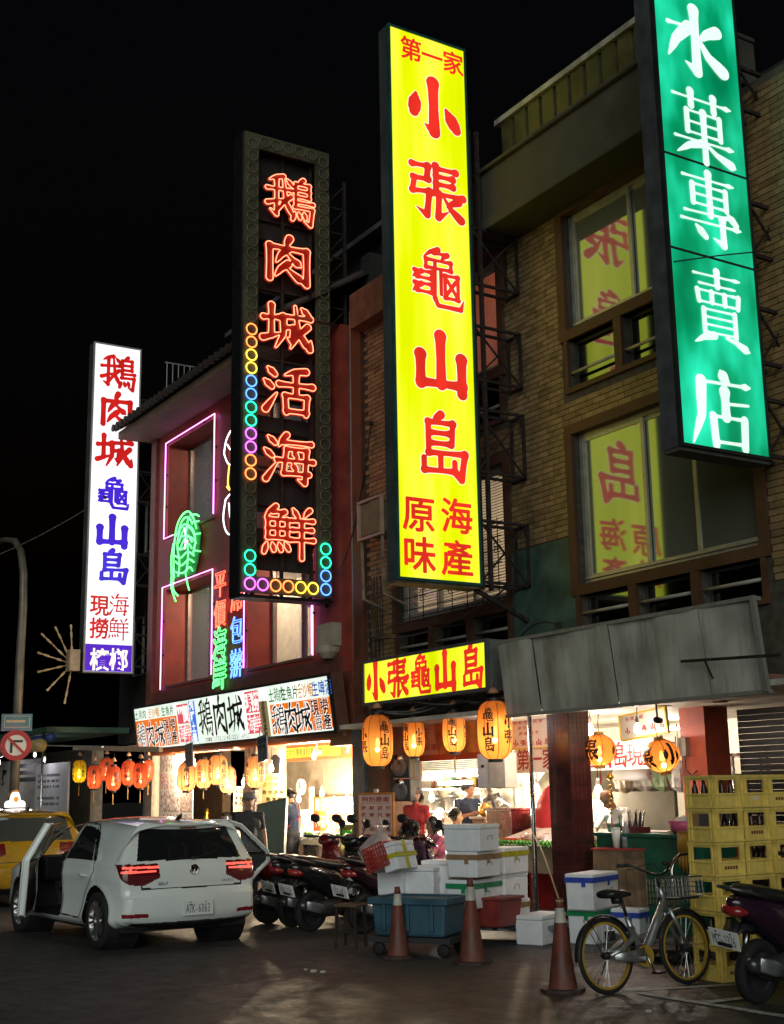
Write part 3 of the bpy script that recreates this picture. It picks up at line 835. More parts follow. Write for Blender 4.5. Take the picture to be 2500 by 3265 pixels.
for (x, z, w_) in ((-24.75, 8.25, 'upper left'), (-20.25, 5.5, 'lower right')):
    t = thing('longevity_emblem', 'dark round character emblem hanging inside the %s restaurant window' % w_, 'emblem', (x, FY + .6, z))
    k = MB(); k.tube([(.3 * math.cos(a * PI / 12), 0, .5 * math.sin(a * PI / 12)) for a in range(24)], .022, 6, closed=True); k.build('ring', BROWN, t)
    k = MB(); put_text(k, '壽', ((0, -.01, 0), (1, 0, 0), (0, 0, 1), (0, -1, 0)), 0, 0, .5, .85, grow=.02); k.build('character', BROWN, t)
for (x, z) in ((-20.1, 4.75), (-19.75, 4.8)):
    t = thing('warning_strip', 'narrow red fire extinguisher notice behind the lower right window, %s one' % ('left' if x < -20 else 'right'), 'notice', (x, FY + .58, z))
    k = MB(); k.box((-.07, 0, 0), (.07, .01, .5)); k.build('plate', mat('notice red', (.5, .04, .03), .5), t)
    k = MB(); put_text(k, '滅火器', ((0, -.003, 0), (1, 0, 0), (0, 0, 1), (0, -1, 0)), 0, .4, .1, .12, step=.15, down=True); k.build('lettering', WHITEP, t)
def potted(name, label, loc, h, n=90, seed=1, green=(.05, .09, .03)):
    rnd = random.Random(seed)
    t = thing(name, label, 'plant', loc)
    k = MB(); k.lathe([(.0, 0), (.1, 0), (.14, .22), (.12, .22), (.0, .2)], n=14); k.build('pot', mat('clay pot', (.2, .09, .05), .7), t)
    k = MB(); k.tube([(0, 0, .2), (.02, 0, h * .5), (-.02, .01, h * .8)], [.018, .014, .008], 6); k.build('trunk', mat('bark', (.09, .06, .04), .8), t)
    k = MB()
    for i in range(n):
        a = rnd.random() * 6.28; zz = h * (.3 + .7 * rnd.random()); rr = .05 + .3 * rnd.random() * (1.2 - zz / h)
        c = Vector((math.cos(a) * rr, math.sin(a) * rr, zz)); d = Vector((math.cos(a), math.sin(a), rnd.uniform(-.6, .5))).normalized(); s_ = d.cross(Vector((0, 0, 1))).normalized() * .02; l = rnd.uniform(.08, .16)
        k.add([c, c + d * l * .5 + s_, c + d * l, c + d * l * .5 - s_], [(0, 1, 2, 3)])
    o = k.build('crown', mat('leaf ' + name, green, .6, var=.3), t); return t
potted('potted_plant', 'dark leafy potted plant inside the lower right restaurant window', (-19.35, FY + .75, 4.0), 1.3)
potted('potted_plant', 'spiky potted plant inside the upper left restaurant window', (-24.35, FY + .75, 7.2), 1.1, 70, 3)
k = MB(); k.lathe([(.0, 0), (.07, 0), (.075, .03), (.075, .36), (.05, .42), (.03, .44), (.03, .5), (.0, .5)], n=14)
t = thing('fire_extinguisher', 'red fire extinguisher standing behind the lower right restaurant window', 'extinguisher', (-20.2, FY + .68, 4.12))
k.build('tank', mat('extinguisher red', (.4, .02, .02), .3), t, smooth=True)
k = MB(); k.bar((-.05, 0, .5), (.09, 0, .53), .02); k.bar((-.05, 0, .53), (.08, 0, .57), .015); k.build('handle', BLACK, t)
k = MB(); k.tube([(.03, 0, .48), (.11, 0, .4), (.1, 0, .1)], .012, 6); k.build('hose', BLACK, t)
# tiled eaves with soffit
k = MB()
k.add([(-26.7, 9.5, 9.52), (-18.05, 9.5, 9.52), (-18.05, FY + .02, 9.54), (-26.7, FY + .02, 9.54)], [(0, 1, 2, 3)])
k.add([(-26.7, 9.5, 9.52), (-26.7, 9.5, 9.68), (-18.05, 9.5, 9.68), (-18.05, 9.5, 9.52)], [(0, 3, 2, 1)])
k.add([(-26.7, 9.5, 9.52), (-26.7, 12, 9.52), (-26.7, 12, 11.2), (-26.7, 9.5, 9.68)], [(0, 3, 2, 1)])
k.build('eave_soffit', mat('eave plaster', (.21, .14, .095), .75, var=.15, scale=2, dirt=(.12, .07, .04), dirt_amt=.5), RB, world=True)
k = MB(); k.add([(-26.75, 9.42, 9.68), (-18.05, 9.42, 9.68), (-18.05, 13, 11.9), (-26.75, 13, 11.9)], [(0, 1, 2, 3)])
ROOFM = mat('dark roof tile', (.045, .03, .025), .6, var=.3, scale=8)
rf = k.build('roof', ROOFM, RB, world=True)
cm = MB(); cm.tube([(0, 0, 0), (0, 3.58, 2.22)], .075, 8); cmesh = cm.mesh('tile_row', ROOFM, smooth=True)
em = MB(); em.lathe([(.085, 0), (.085, .03), (.0, .035)], axis='y', n=12, M=Matrix.Rotation(R(180), 3, 'Z')); em.add([(.09, 0, -.02), (.2, 0, -.02), (.145, -.01, -.14)], [(0, 2, 1)]); emesh = em.mesh('eave_tile', ROOFM)
nt_ = 34
for i in range(nt_):
    x = -26.65 + i * (8.55 / nt_)
    o = bpy.data.objects.new('tile_row', cmesh); _link(o, rf); o.matrix_basis = rf.matrix_basis.inverted() @ Matrix.Translation((0, 0, 0)); o.location = (x, 9.38, 9.74)
    o = bpy.data.objects.new('eave_tile', emesh); _link(o, rf); o.location = (x, 9.37, 9.75)
# rooftop shed with railing
k = MB(); k.box((-25.5, 12.2, 11.2), (-19.2, 16, 12.2)); k.build('rooftop_shed', mat('roof shed sheet', (.08, .08, .09), .6, .2, var=.25), RB, world=True)
k = MB(); k.add([(-25.9, 11.7, 12.15), (-18.8, 11.7, 12.15), (-18.8, 16.2, 12.6), (-25.9, 16.2, 12.6)], [(0, 1, 2, 3)]); k.add([(-25.9, 11.7, 12.05), (-18.8, 11.7, 12.05), (-18.8, 11.7, 12.15), (-25.9, 11.7, 12.15)], [(0, 1, 2, 3)]); k.build('shed_roof', mat('shed roof', (.12, .12, .13), .5, .3, var=.2), RB, world=True)
k = MB()
for i in range(9): k.tube([(-26.4, 10.5 + i * .14, 10.6), (-26.4, 10.5 + i * .14, 11.4)], .012, 5)
k.tube([(-26.4, 10.45, 11.4), (-26.4, 11.7, 11.4)], .016, 5); k.build('roof_railing', mat('pale rail', (.3, .3, .3), .5), RB, world=True)
# ground floor: piers, beam, ceiling
k = MB(); k.box((-26.5, FY - .02, 2.55), (-18.05, FY + .35, 2.7)); k.build('beam', mat('orange beam', (.42, .1, .03), .5, var=.2), RB, world=True)
k = MB(); k.box((-27.5, FY - .3, 2.7), (-18.05, 14, 2.78)); k.build('soffit', CEIL, RB, world=True)
k = MB(); k.box((-27.5, 14.0, .1), (-17.3, 14.2, 2.7)); k.build('back_wall', WARMWALL, RB, world=True)
k = MB(); k.box((-26.6, FY, .1), (-26.25, FY + .35, 2.55)); k.build('pier', mat('grey pier', (.3, .27, .22), .6, var=.2), RB, world=True)
k = MB(); k.box((-21.75, FY + .02, .1), (-21.3, FY + .45, 2.55)); k.build('pier', mat('posted pier', (.4, .3, .25), .6, var=.4, scale=7, dirt=(.15, .06, .05), dirt_amt=.6, dscale=6), RB, world=True)
k = MB(); k.box((-18.45, FY - .03, 2.45), (-17.7, FY + .3, 3.62)); k.build('end_panel', mat('maroon end panel', (.17, .045, .025), .5, var=.2), RB, world=True)
k = MB(); k.box((-18.6, FY - .18, 4.05), (-18.1, FY + .02, 4.42)); k.lathe([(.1, 3.85), (.2, 3.95), (.23, 4.05), (.0, 4.05)], (-18.35, FY - .1, 0), n=14); k.build('vent_hood', mat('pale hood', (.4, .34, .26), .6, dirt=(.12, .08, .05), dirt_amt=.5), RB, world=True)

# purple neon outlines: one lamp per window
PUR = glow('purple neon', (1., .28, .95), 4.2)
def neon_frame(pts, label):
    t = thing('neon_outline', label, 'neon light', pts[0])
    k = MB(); k.tube(pts, .0125, 7); k.build('tube', PUR, t, world=True, smooth=True)
    for a, b in zip(pts[:-1], pts[1:]):
        a, b = Vector(a), Vector(b); n = max(1, int((b - a).length / .6))
        for i in range(1, n):
            p = a.lerp(b, i / n); k = MB(); k.cbox((p.x, p.y + .035, p.z), (.03, .05, .03)); k.build('clip', BLACK, t, world=True)
yn = FY - .06
neon_frame([(-25.2, yn, 7.14), (-25.72, yn, 7.14), (-25.72, yn, 9.28), (-23.12, yn, 9.28), (-23.12, yn, 7.2)], 'purple neon tube outlining the upper left restaurant window')
neon_frame([(-25.74, yn, 3.9), (-25.74, yn, 6.08), (-23.12, yn, 6.08), (-23.12, yn, 4.0)], 'purple neon tube outlining the lower left restaurant window')
neon_frame([(-21.66, yn, 4.0), (-21.66, yn, 6.08), (-19.0, yn, 6.08), (-19.0, yn, 4.0)], 'purple neon tube outlining the lower right restaurant window')
neon_frame([(-24.0, FY + .44, 8.3), (-24.0, FY + .44, 7.25)], 'short upright purple neon tube in the upper left window pane')
neon_frame([(-24.1, FY + .44, 5.3), (-24.1, FY + .44, 4.05)], 'short upright purple neon tube in the lower left window pane')
neon_frame([(-19.9, FY + .44, 5.4), (-19.9, FY + .44, 4.05)], 'short upright purple neon tube in the lower right window pane')
# green neon shrimp
def smooth2(s, n=5):
    P = np.array(s); pts = []
    for i in range(len(P) - 1):
        p0 = P[max(0, i - 1)]; p1 = P[i]; p2 = P[i + 1]; p3 = P[min(len(P) - 1, i + 2)]
        for q in range(n):
            u = q / n; pts.append(.5 * ((2 * p1) + (p2 - p0) * u + (2 * p0 - 5 * p1 + 4 * p2 - p3) * u * u + (3 * p1 - p0 - 3 * p2 + p3) * u ** 3))
    return pts + [P[-1]]
t = thing('neon_shrimp', 'bright green neon shrimp figure between the two left windows', 'neon sign', (-24.4, FY - .1, 6.86))
GN = glow('green neon', (.12, 1., .22), 3.)
sh = [[(-.55, -1.0), (-.6, -.3), (-.5, .5), (-.25, .85), (.1, .9), (.35, .6), (.5, .25)], [(-.4, .35), (-.2, .7), (.1, .72), (.3, .45)], [(-.35, .05), (-.1, .4), (.2, .35), (.45, .0)], [(-.3, -.2), (-.05, .1), (.25, .05), (.5, -.2)],
      [(-.55, -.3), (-.25, -.45), (.1, -.35), (.4, -.55)], [(-.5, -.5), (-.2, -.7), (.15, -.6), (.4, -.75)], [(-.45, -.85), (-.1, -.95), (.2, -.85), (.35, -1.0)], [(-.6, -.6), (-.7, -1.2), (-.45, -1.75)], [(.0, -.95), (.1, -1.3), (.2, -1.55)], [(-.3, .5), (-.42, .0), (-.3, -.6), (-.35, -1.0)], [(.1, .7), (.0, .2), (.12, -.4), (.05, -.95)], [(.3, .5), (.6, .45)], [(.4, .1), (.68, .05)], [(.42, -.4), (.7, -.5)], [(-.5, .3), (-.1, .55), (.3, .3), (.45, -.1), (.35, -.5)], [(-.2, .2), (.1, .15), (.3, -.1)], [(-.62, .1), (-.72, -.4), (-.68, -.9)], [(-.4, -.1), (-.15, -.2), (.1, -.1), (.3, -.3)], [(.2, .75), (.45, .7), (.6, .6)], [(-.55, -.75), (-.6, -1.3), (-.35, -1.6)]]
k = MB(); k.prism([(-.66, -.68), (-.6, .37), (-.2, .64), (.32, .5), (.66, .07), (.54, -.47), (.38, -.75)], ((0, .05, 0), (1, 0, 0), (0, 0, 1), (0, -1, 0)), -.02, .0); k.build('backing', mat('green backing', (.02, .16, .04), .5), t)
for s in sh:
    pts = smooth2([(a * 1.08, b * .68) for a, b in s])
    k = MB(); k.tube([(a, 0, b) for a, b in pts], .018, 6); k.build('tube', GN, t, smooth=True)
k = MB(); k.tube([(-.1, 0, .3), (.0, 0, .1), (-.05, 0, -.15), (.1, 0, .0)], .014, 6); k.build('tube', PUR, t, smooth=True)
# white and yellow neon chef figure, half hidden
t = thing('neon_chef_figure', 'white and yellow neon outline figure half hidden by the dark sign', 'neon sign', (-22.1, FY - .1, 7.2))
WN = glow('white neon', (.9, .95, 1.), 2.6); YN = glow('amber neon', (1., .55, .08), 3.)
for pts, m_ in (([(-.45, 1.1), (-.35, 1.35), (-.1, 1.5), (.2, 1.45), (.4, 1.2), (.3, .9), (.0, .8), (-.25, .85), (-.45, 1.1)], WN), ([(-.3, 1.25), (-.1, 1.1), (.1, 1.3), (.25, 1.1)], WN), ([(-.2, .8), (-.25, .45), (-.1, .3), (.15, .3), (.25, .5), (.2, .8)], YN), ([(-.3, .4), (-.15, .3), (0, .38)], YN),
                ([(-.35, .15), (-.45, -.2), (-.3, -.5), (.0, -.6), (.3, -.4), (.4, 0), (.2, .2), (-.1, .22), (-.35, .15)], WN), ([(-.2, .05), (-.1, -.3), (.1, -.35)], WN), ([(-.1, -.6), (-.1, -1.6), (-.02, -1.7)], YN)):
    k = MB(); k.tube([(a, 0, b) for a, b in smooth2(pts)], .016, 6); k.build('tube', m_, t, smooth=True)
# vertical neon words on the wall
RN = glow('red neon', (1., .14, .07), 3.); BN = glow('blue neon', (.12, .3, 1.), 3.2)
def neon_words(s, mats_, x, z, sz, step, label, faces):
    t = thing('neon_lettering', label, 'neon sign', (x, FY - .1, z))
    for i, ch in enumerate(s):
        fr = ((0, 0, -i * step), (1, 0, 0), (0, 0, 1), (0, -1, 0))
        k = MB(); put_text(k, ch, ((0, .05, -i * step), (1, 0, 0), (0, 0, 1), (0, -1, 0)), 0, 0, sz * 1.05, grow=.02 if ch not in BR else .012); k.build('backing', faces[i], t)
        k = MB()
        if ch in BR:
            for lp in loops_of(ch, 0.02): k.tube([(a * sz, 0, b * sz - i * step) for a, b in lp[::2]], .0095, 5, closed=True)
        else:
            c = bpy.data.curves.new('g', 'FONT'); c.body = ch; c.size = 1; c.fill_mode = 'NONE'; c.bevel_depth = .014; c.bevel_resolution = 1; c.resolution_u = 2
            o = bpy.data.objects.new('g', c); COL.objects.link(o); me = bpy.data.meshes.new_from_object(o.evaluated_get(bpy.context.evaluated_depsgraph_get()))
            k.add([((v.co.x - .5) * sz, -v.co.z * sz, (v.co.y - .38) * sz - i * step) for v in me.vertices], [tuple(p.vertices) for p in me.polygons])
            bpy.data.objects.remove(o); bpy.data.curves.remove(c); bpy.data.meshes.remove(me)
        k.build('character', mats_[i], t, smooth=True)
RF, GF, BF = mat('red neon face', (.3, .02, .01), .5), mat('green neon face', (.01, .14, .03), .5), mat('blue neon face', (.02, .05, .3), .5)
neon_words('平價海鮮', [RN, RN, GN, GN], -22.66, 5.72, .56, .58, 'red and green neon words in a column beside the lower left window', [RF, RF, GF, GF])
neon_words('席包辦', [RN, BN, BN], -21.9, 5.35, .56, .62, 'red and blue neon words in a column left of the lower right window', [RF, BF, BF])

# ------------------------------------------------------------------ left neighbour, far left stall
LB = thing('dark_neighbour_building', 'dark tiled building behind the white vertical sign at the left', 'building', (-28, 10.6, 0))
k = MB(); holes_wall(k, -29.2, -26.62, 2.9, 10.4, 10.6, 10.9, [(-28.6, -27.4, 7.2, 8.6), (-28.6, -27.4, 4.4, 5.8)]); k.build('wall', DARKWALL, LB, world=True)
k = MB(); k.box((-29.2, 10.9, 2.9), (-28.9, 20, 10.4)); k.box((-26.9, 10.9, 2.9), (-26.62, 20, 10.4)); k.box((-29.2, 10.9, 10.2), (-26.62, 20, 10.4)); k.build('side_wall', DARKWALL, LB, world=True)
k = MB()
for i in range(56): k.box((-27.22, 10.575, 3.0 + i * .13), (-26.72, 10.6, 3.0 + i * .13 + .115))
o = k.build('tile', mat('pale tile strip', (.34, .33, .27), .4, var=.2), LB, world=True); o['kind'] = 'stuff'
for (x0, x1, z0, z1) in [(-28.6, -27.4, 7.2, 8.6), (-28.6, -27.4, 4.4, 5.8)]:
    k = MB(); frame_rect(k, x0, x1, z0, z1, 10.68, 10.74, .06); k.box(((x0 + x1) / 2 - .03, 10.67, z0 + .06), ((x0 + x1) / 2 + .03, 10.73, z1 - .06)); w = k.build('window', ALU, LB, world=True)
    k = MB(); k.box((x0 + .05, 10.7, z0 + .05), (x1 - .05, 10.71, z1 - .05)); k.build('pane', MATS['dark glass'], w, world=True)
for z in (9.3, 6.4):
    k = MB(); k.bar((-27.9, 10.5, z), (-26.75, 10.5, z), .03); k.bar((-27.9, 10.5, z - .9), (-26.75, 10.5, z - .9), .03)
    for i in range(8): k.bar((-27.9 + i * .16, 10.5, z), (-27.9 + i * .16, 10.5, z - .9), .018)
    k.build('window_grille', IRON, LB, world=True)
k = MB(); k.box((-46, 10.6, .1), (-31, 10.9, 2.9)); k.build('shop_front', mat('grey shop front', (.25, .23, .2), .7, var=.25), LB, world=True)
k = MB(); k.box((-27.9, 10.75, .1), (-27.5, 11.0, 2.9)); k.build('pier', PVC, LB, world=True)
k = MB(); k.box((-31, 12.5, .1), (-27.5, 12.7, 2.9)); k.build('back_wall', mat('dim brown wall', (.10, .06, .035), .7, var=.3), LB, world=True)
ST = thing('street_stall', 'stall with rolled blue and tan awning at the far left edge', 'stall', (-31, 8.6, 0))
def roll(y, z, r, m, nm, sag):
    k = MB(); k.tube([(-42 + i * 1.25, y, z - sag * math.sin(i * .9) * .5 - sag * .3 * (i % 3)) for i in range(12)], [r * (1 + .12 * math.sin(i * 2.3)) for i in range(12)], 14); k.build(nm, m, ST, world=True, smooth=True)
roll(8.5, 2.86, .14, mat('tan tarpaulin', (.38, .28, .12), .35, var=.2, scale=3), 'rolled_tarpaulin', .05)
roll(8.75, 3.03, .08, mat('blue tarpaulin', (.04, .07, .22), .4, var=.2), 'rolled_tarpaulin', .03)
k = MB(); k.box((-42, 8.6, 3.12), (-28.2, 10.5, 3.24)); k.build('canopy', mat('green canopy', (.04, .09, .06), .6, var=.3, scale=1), ST, world=True)
for x in (-28.4, -33): k = MB(); k.tube([(x, 8.6, 0), (x, 8.6, 3.12)], .025, 8); k.build('post', STEEL, ST, world=True, smooth=True)
POST = mat('notice print', (.5, .48, .5), .6, var=.08)
k = MB(); k.box((-41, 9.4, 1.1), (-31.3, 9.46, 2.66)); k.build('menu_wall', mat('menu wall', (.33, .30, .26), .6, var=.15), ST, world=True)
k = MB(); k.box((-31.2, 9.3, .9), (-28.75, 9.34, 2.5)); k.build('notice_panel', POST, ST, world=True)
k = MB()
for i in range(9):
    for j in range(30):
        if random.random() < .85 and (i not in (3, 6)): k.box((-31 + j * .055, 9.295, 2.2 - i * .13), (-31 + j * .055 + .036, 9.299, 2.2 - i * .13 + .06))
o = k.build('notice_print', mat('grey print', (.13, .12, .16), .6), ST, world=True); o['kind'] = 'stuff'
k = MB(); put_text(k, '廣東粥', ((-36.2, 9.395, 2.25), (1, 0, 0), (0, 0, 1), (0, -1, 0)), 0, 0, .42, step=.95, grow=.03); k.build('lettering', INK, ST, world=True)
k = MB()
for i in range(3):
    for j in range(44): k.box((-33.6 + j * .05, 9.392, 2.46 - i * .17), (-33.6 + j * .05 + .035, 9.398, 2.46 - i * .17 + .1))
o = k.build('menu_print', INK, ST, world=True); o['kind'] = 'stuff'
lampq = [(-33, 8.9, 2.6), (-30, 8.9, 2.7)]
for i, q in enumerate(lampq):
    t = thing('stall_bulb', 'bare bulb hanging under the far left stall canopy, %s one' % ('left' if i == 0 else 'right'), 'lamp', q)
    k = MB(); k.lathe([(.0, -.06), (.03, -.04), (.035, 0), (.02, .04), (.015, .08)], n=12); k.build('bulb', glow('cool bulb', (.95, .95, 1.), 6), t, smooth=True)
    k = MB(); k.tube([(0, 0, .08), (0, 0, .42)], .006, 5); k.build('flex', BLACK, t); lamp('bulb_light', (0, 0, -.12), 9, (.95, .92, 1.), .05, t)
# ------------------------------------------------------------------ projecting signs
SIDE_DK = mat('sign side sheet', (.085, .10, .095), .5, .3, var=.2, scale=2, dirt=(.04, .04, .04), dirt_amt=.5, vstreak=.3)  # sheet darkened in place of light falling off above street level
TEAL = mat('teal sign edge', (.02, .10, .09), .45, .2, var=.2)  # edge tone lowered too, standing in for dim light up high
SIGNRED = glow('sign red', (.95, .035, .02), .8, var=.3, scale=3)
SIGNWHT = glow('sign white rim', (1., .95, .8), 1.0)
SIGNYEL = glow('sign yellow', (.84, .95, .0), 1.0, var=.2, scale=2.2, col2=(1., .97, .08), vs=.12)
def truss(mb, x0, x1, y0, y1, z0, z1, w=.035):
    """welded box bracket"""
    for x in (x0, x1):
        for z in (z0, z1): mb.bar((x, y0, z), (x, y1, z), w)
        for y in (y0, y1): mb.bar((x, y, z0 - .02), (x, y, z1 + .02), w)
    for y in (y0, y1):
        for z in (z0, z1): mb.bar((x0, y, z), (x1, y, z), w)
    mb.bar((x1, y0, z0), (x1, y1, z1), w * .6); mb.bar((x1, y0, z1), (x1, y1, z0), w * .6)

def blade(name, label, X, y0, y1, z0, z1, th, side, edge, face):
    t = thing(name, label, 'sign', (X, y1, z0))
    k = MB(); k.box((X - th, y0 - .03, z0 - .03), (X - .012, y1 + .03, z1 + .03)); k.build('box', side, t, world=True)
    k = MB()
    for a, b in (((y0 - .034, z0 - .034), (y1 + .034, z0)), ((y0 - .034, z1), (y1 + .034, z1 + .034)), ((y0 - .034, z0), (y0, z1)), ((y1, z0), (y1 + .034, z1))):
        k.box((X - .03, a[0], a[1]), (X + .014, b[0], b[1]))
    k.build('edge_trim', edge, t, world=True)
    if face:
        k = MB(); k.box((X - .011, y0, z0), (X, y1, z1)); k.build('face', face, t, world=True)
    return t
def XF(X): return ((X, 0, 0), (0, 1, 0), (0, 0, 1), (1, 0, 0))
def letters(t, X, s, pos, w, h, m, rim=None, brush=True, grow=None, rimg=.03):
    """each character a part of the sign; pos = photo pixels of the centres"""
    for ch, (px_, py_) in zip(s, pos):
        p = at(px_, py_, X=X)
        if rim:
            k = MB(); put_text(k, ch, XF(X), p.y, p.z, w, h, grow=(rimg if (brush and ch in BR) else .035), brush=brush, d=.004); k.build('letter_rim', rim, t, world=True)
        k = MB()
        if brush and ch in BR: put_text(k, ch, XF(X), p.y, p.z, w, h, grow=grow, d=.008)
        else:                               # bold cut: the outline doubled a few millimetres to each side
            for j_, (du, dv) in enumerate(((0, 0), (1, 0), (-1, 0), (0, 1), (0, -1), (.7, .7), (-.7, -.7), (.7, -.7), (-.7, .7))): put_text(k, ch, XF(X), p.y + du * .022 * w, p.z + dv * .02 * h, w, h, grow=.0, brush=False, d=.008 + j_ * .0004)
        k.build('letter', m, t, world=True)

# tall yellow sign
X = -13.05
YS = blade('tall_yellow_sign', 'tall backlit yellow blade sign with large red characters', X, 8.25, 9.45, 4.27, 11.75, .24, SIDE_DK, TEAL, SIGNYEL)
letters(YS, X, '小張龜山島', [(928, 236), (934, 412), (937, 598), (944, 778), (943, 957)], .9, .86, SIGNRED, SIGNWHT, rimg=.01)
letters(YS, X, '第一家', [(880, 106), (925, 122), (970, 136)], .36, .36, SIGNRED, brush=False, grow=.012)
letters(YS, X, '原海味產', [(897, 1101), (978, 1106), (898, 1188), (979, 1196)], .5, .48, SIGNRED, brush=False, grow=.012)
k = MB()
for y in (9.52, 9.66): k.bar((X - .05, y, 4.2), (X - .05, y, 10.6), .05)
k.build('mast', IRON, YS, world=True)
for (a, b) in ((8.35, 9.15), (7.0, 7.75), (5.75, 6.6), (4.3, 5.1)):
    k = MB(); truss(k, X - .3, X - .04, 9.5, 10.27, a, b); k.build('bracket', IRON, YS, world=True)
k = MB(); k.bar((X - .1, 9.45, 4.2), (X - .1, 10.27, 3.85), .05); k.build('stay', IRON, YS, world=True)
k = MB(); k.box((X - .27, 8.23, 4.2), (X - .02, 9.48, 4.238)); k.build('bottom_plate', mat('rusty plate', (.16, .12, .07), .6, var=.4), YS, world=True)

# tall white sign
X = -26.9
WS = blade('tall_white_sign', 'tall backlit white blade sign with red and blue characters at the left', X, 8.97, 10.03, 4.36, 11.76, .3, SIDE_DK, mat('pale sign edge', (.4, .38, .34), .5), glow('sign white', (.92, .95, 1.), 1.15, var=.18, scale=.9, col2=(1, 1, 1)))
SRED2 = glow('sign dark red', (.72, .015, .012), .75, var=.25, scale=3); SBLU = glow('sign blue', (.06, .02, .72), .75, var=.25, scale=3)
letters(WS, X, '鵝肉城', [(253, 799), (250, 880), (246, 966)], .82, .8, SRED2, grow=.02)
letters(WS, X, '龜山島', [(243, 1058), (240, 1138), (239, 1214)], .8, .74, SBLU, grow=.01)
letters(WS, X, '現海撈鮮', [(213, 1297), (254, 1297), (212, 1346), (253, 1348)], .44, .48, SRED2, grow=None)
p0 = at(230, 1381, X=X)
k = MB(); k.box((X, 8.975, 4.365), (X + .005, 10.025, p0.z)); k.build('blue_panel', glow('sign violet blue', (.10, .02, .60), .8, var=.2), WS, world=True)
for ch, px_ in (('檳', 213), ('榔', 254)):
    p = at(px_, 1413, X=X); k = MB(); put_text(k, ch, XF(X), p.y, p.z, .44, .5, grow=.022, d=.01); k.build('letter', SIGNWHT, WS, world=True)
for (a, b) in ((10.0, 10.6), (8.2, 8.9), (6.3, 7.0), (4.5, 5.2)):
    k = MB(); truss(k, X - .25, X - .03, 10.08, 10.58, a, b); k.build('bracket', IRON, WS, world=True)
# fan of bare tubes beside it
t = thing('tube_fan_lamp', 'unlit fan of bare tubes on a pale box below the white sign', 'lamp', (-26.95, 8.72, 4.5))
k = MB(); k.box((-.14, -.1, -.15), (.14, .12, .3)); k.build('box', mat('pale box', (.45, .33, .22), .6, var=.2), t)
TB_ = mat('frosted tube', (.5, .36, .2), .35, var=.2)
c0 = at(158, 1428, X=-26.95)
for (qx, qy) in ((118, 1342), (152, 1338), (88, 1357), (80, 1398), (80, 1440), (100, 1480), (138, 1508)):
    e_ = at(qx, qy, X=-26.95); d = (e_ - Vector((-26.95, 8.72, 4.5))); a_ = d * .1
    k = MB(); k.tube([a_ + (d - a_) * s for s in (0, .22, .24, .38, .4, .62, .64, .78, .8, .97, 1)], [.012, .012, .026, .026, .014, .014, .026, .026, .014, .028, .02], 7); k.build('tube', TB_, t, smooth=True)

# dark neon sign
X = -18.1; y0, y1, z0, z1 = 8.51, 10.13, 4.81, 12.7
NSG = thing('dark_neon_sign', 'tall dark open frame sign with red neon characters and ring border', 'sign', (X, y1, z0))
BAND = mat('sign border sheet', (.075, .07, .042), .45, var=.25, scale=3, dirt=(.1, .09, .05), dirt_amt=.5)  # border darkened to imitate street light that reaches only low things
bw = .26
for nm, a, b in (('border', (y0, z0), (y0 + bw, z1)), ('border', (y1 - bw, z0), (y1, z1)), ('border', (y0 + bw, z0), (y1 - bw, z0 + bw)), ('border', (y0 + bw, z1 - bw), (y1 - bw, z1))):
    k = MB(); k.box((X - .06, a[0], a[1]), (X, b[0], b[1])); k.build(nm, BAND, NSG, world=True)
k = MB(); k.box((X - .42, y0 - .02, z0 - .05), (X - .07, y0 + .02, z1)); k.box((X - .42, y0, z0 - .07), (X - .07, y1, z0 - .02)); k.box((X - .42, y0, z1), (X - .07, y1, z1 + .04))
k.build('side_sheet', mat('black sheet', (.012, .012, .014), .5, .2), NSG, world=True)
k = MB()
for y in (y0 + bw + .02, y0 + .8, y1 - bw - .02): k.bar((X - .2, y, z0), (X - .2, y, z1), .05)
for i in range(13):
    z = z0 + .25 + i * .62; k.bar((X - .22, y0 + .2, z), (X - .22, y1 - .2, z), .04)
k.build('inner_frame', IRON, NSG, world=True)
k = MB()
for i in range(8): k.box((X - .3, y0 + bw, z0 + .95 * i + .42), (X - .26, y1 - bw, z0 + .95 * i + 1.1))
k.build('back_sheet', mat('back sheet', (.02, .018, .018), .6), NSG, world=True)
NFACE = glow('neon letter face', (.5, .02, .01), .26, var=.5, scale=4); NT = glow('neon letter tube', (1., .26, .13), 3.0)
for ch, (px_, py_) in zip('鵝肉城活海鮮', [(621, 428), (617, 560), (615, 702), (617, 838), (618, 985), (617, 1141)]):
    p = at(px_, py_, X=X); w_, h_ = .92, .84
    k = MB(); P, Fc = glyph(ch, .036); n_ = len(P)
    vs = [(X - .06, p.y + a * w_, p.z + b * h_) for a, b in P] + [(X - .02, p.y + a * w_, p.z + b * h_) for a, b in P]
    k.add(vs, [tuple(i + n_ for i in f) for f in Fc]); 
    k.build('letter_face', NFACE, NSG, world=True)
    k = MB()
    for lp in loops_of(ch, .012): k.tube([(X + .015, p.y + a * w_, p.z + b * h_) for a, b in lp[::2]], .0092, 5, closed=True)
    k.build('letter_tube', NT, NSG, world=True, smooth=True)
def ringcol(c): return glow('ring %s' % (c,), c, 3.4)
OFF = mat('unlit ring tube', (.17, .14, .085), .3, var=.1)
cO, cY, cB, cG, cP = (1., .22, .05), (1., .6, .05), (.08, .25, 1.), (.02, .8, .35), (.8, .12, 1.)
lit = {}
def ring(y, z, c):
    k = MB(); k.tube([(X + .035, y + .093 * math.cos(a * PI / 10), z + .093 * math.sin(a * PI / 10)) for a in range(20)], .012 if c else .007, 6, closed=True); k.build('ring_tube', ringcol(c) if c else OFF, NSG, world=True, smooth=True)
def zz(px_, py_): return at(px_, py_, X=X).z
n = int((z1 - z0) / .222)
zt, zb = zz(538, 700), zz(537, 1040)
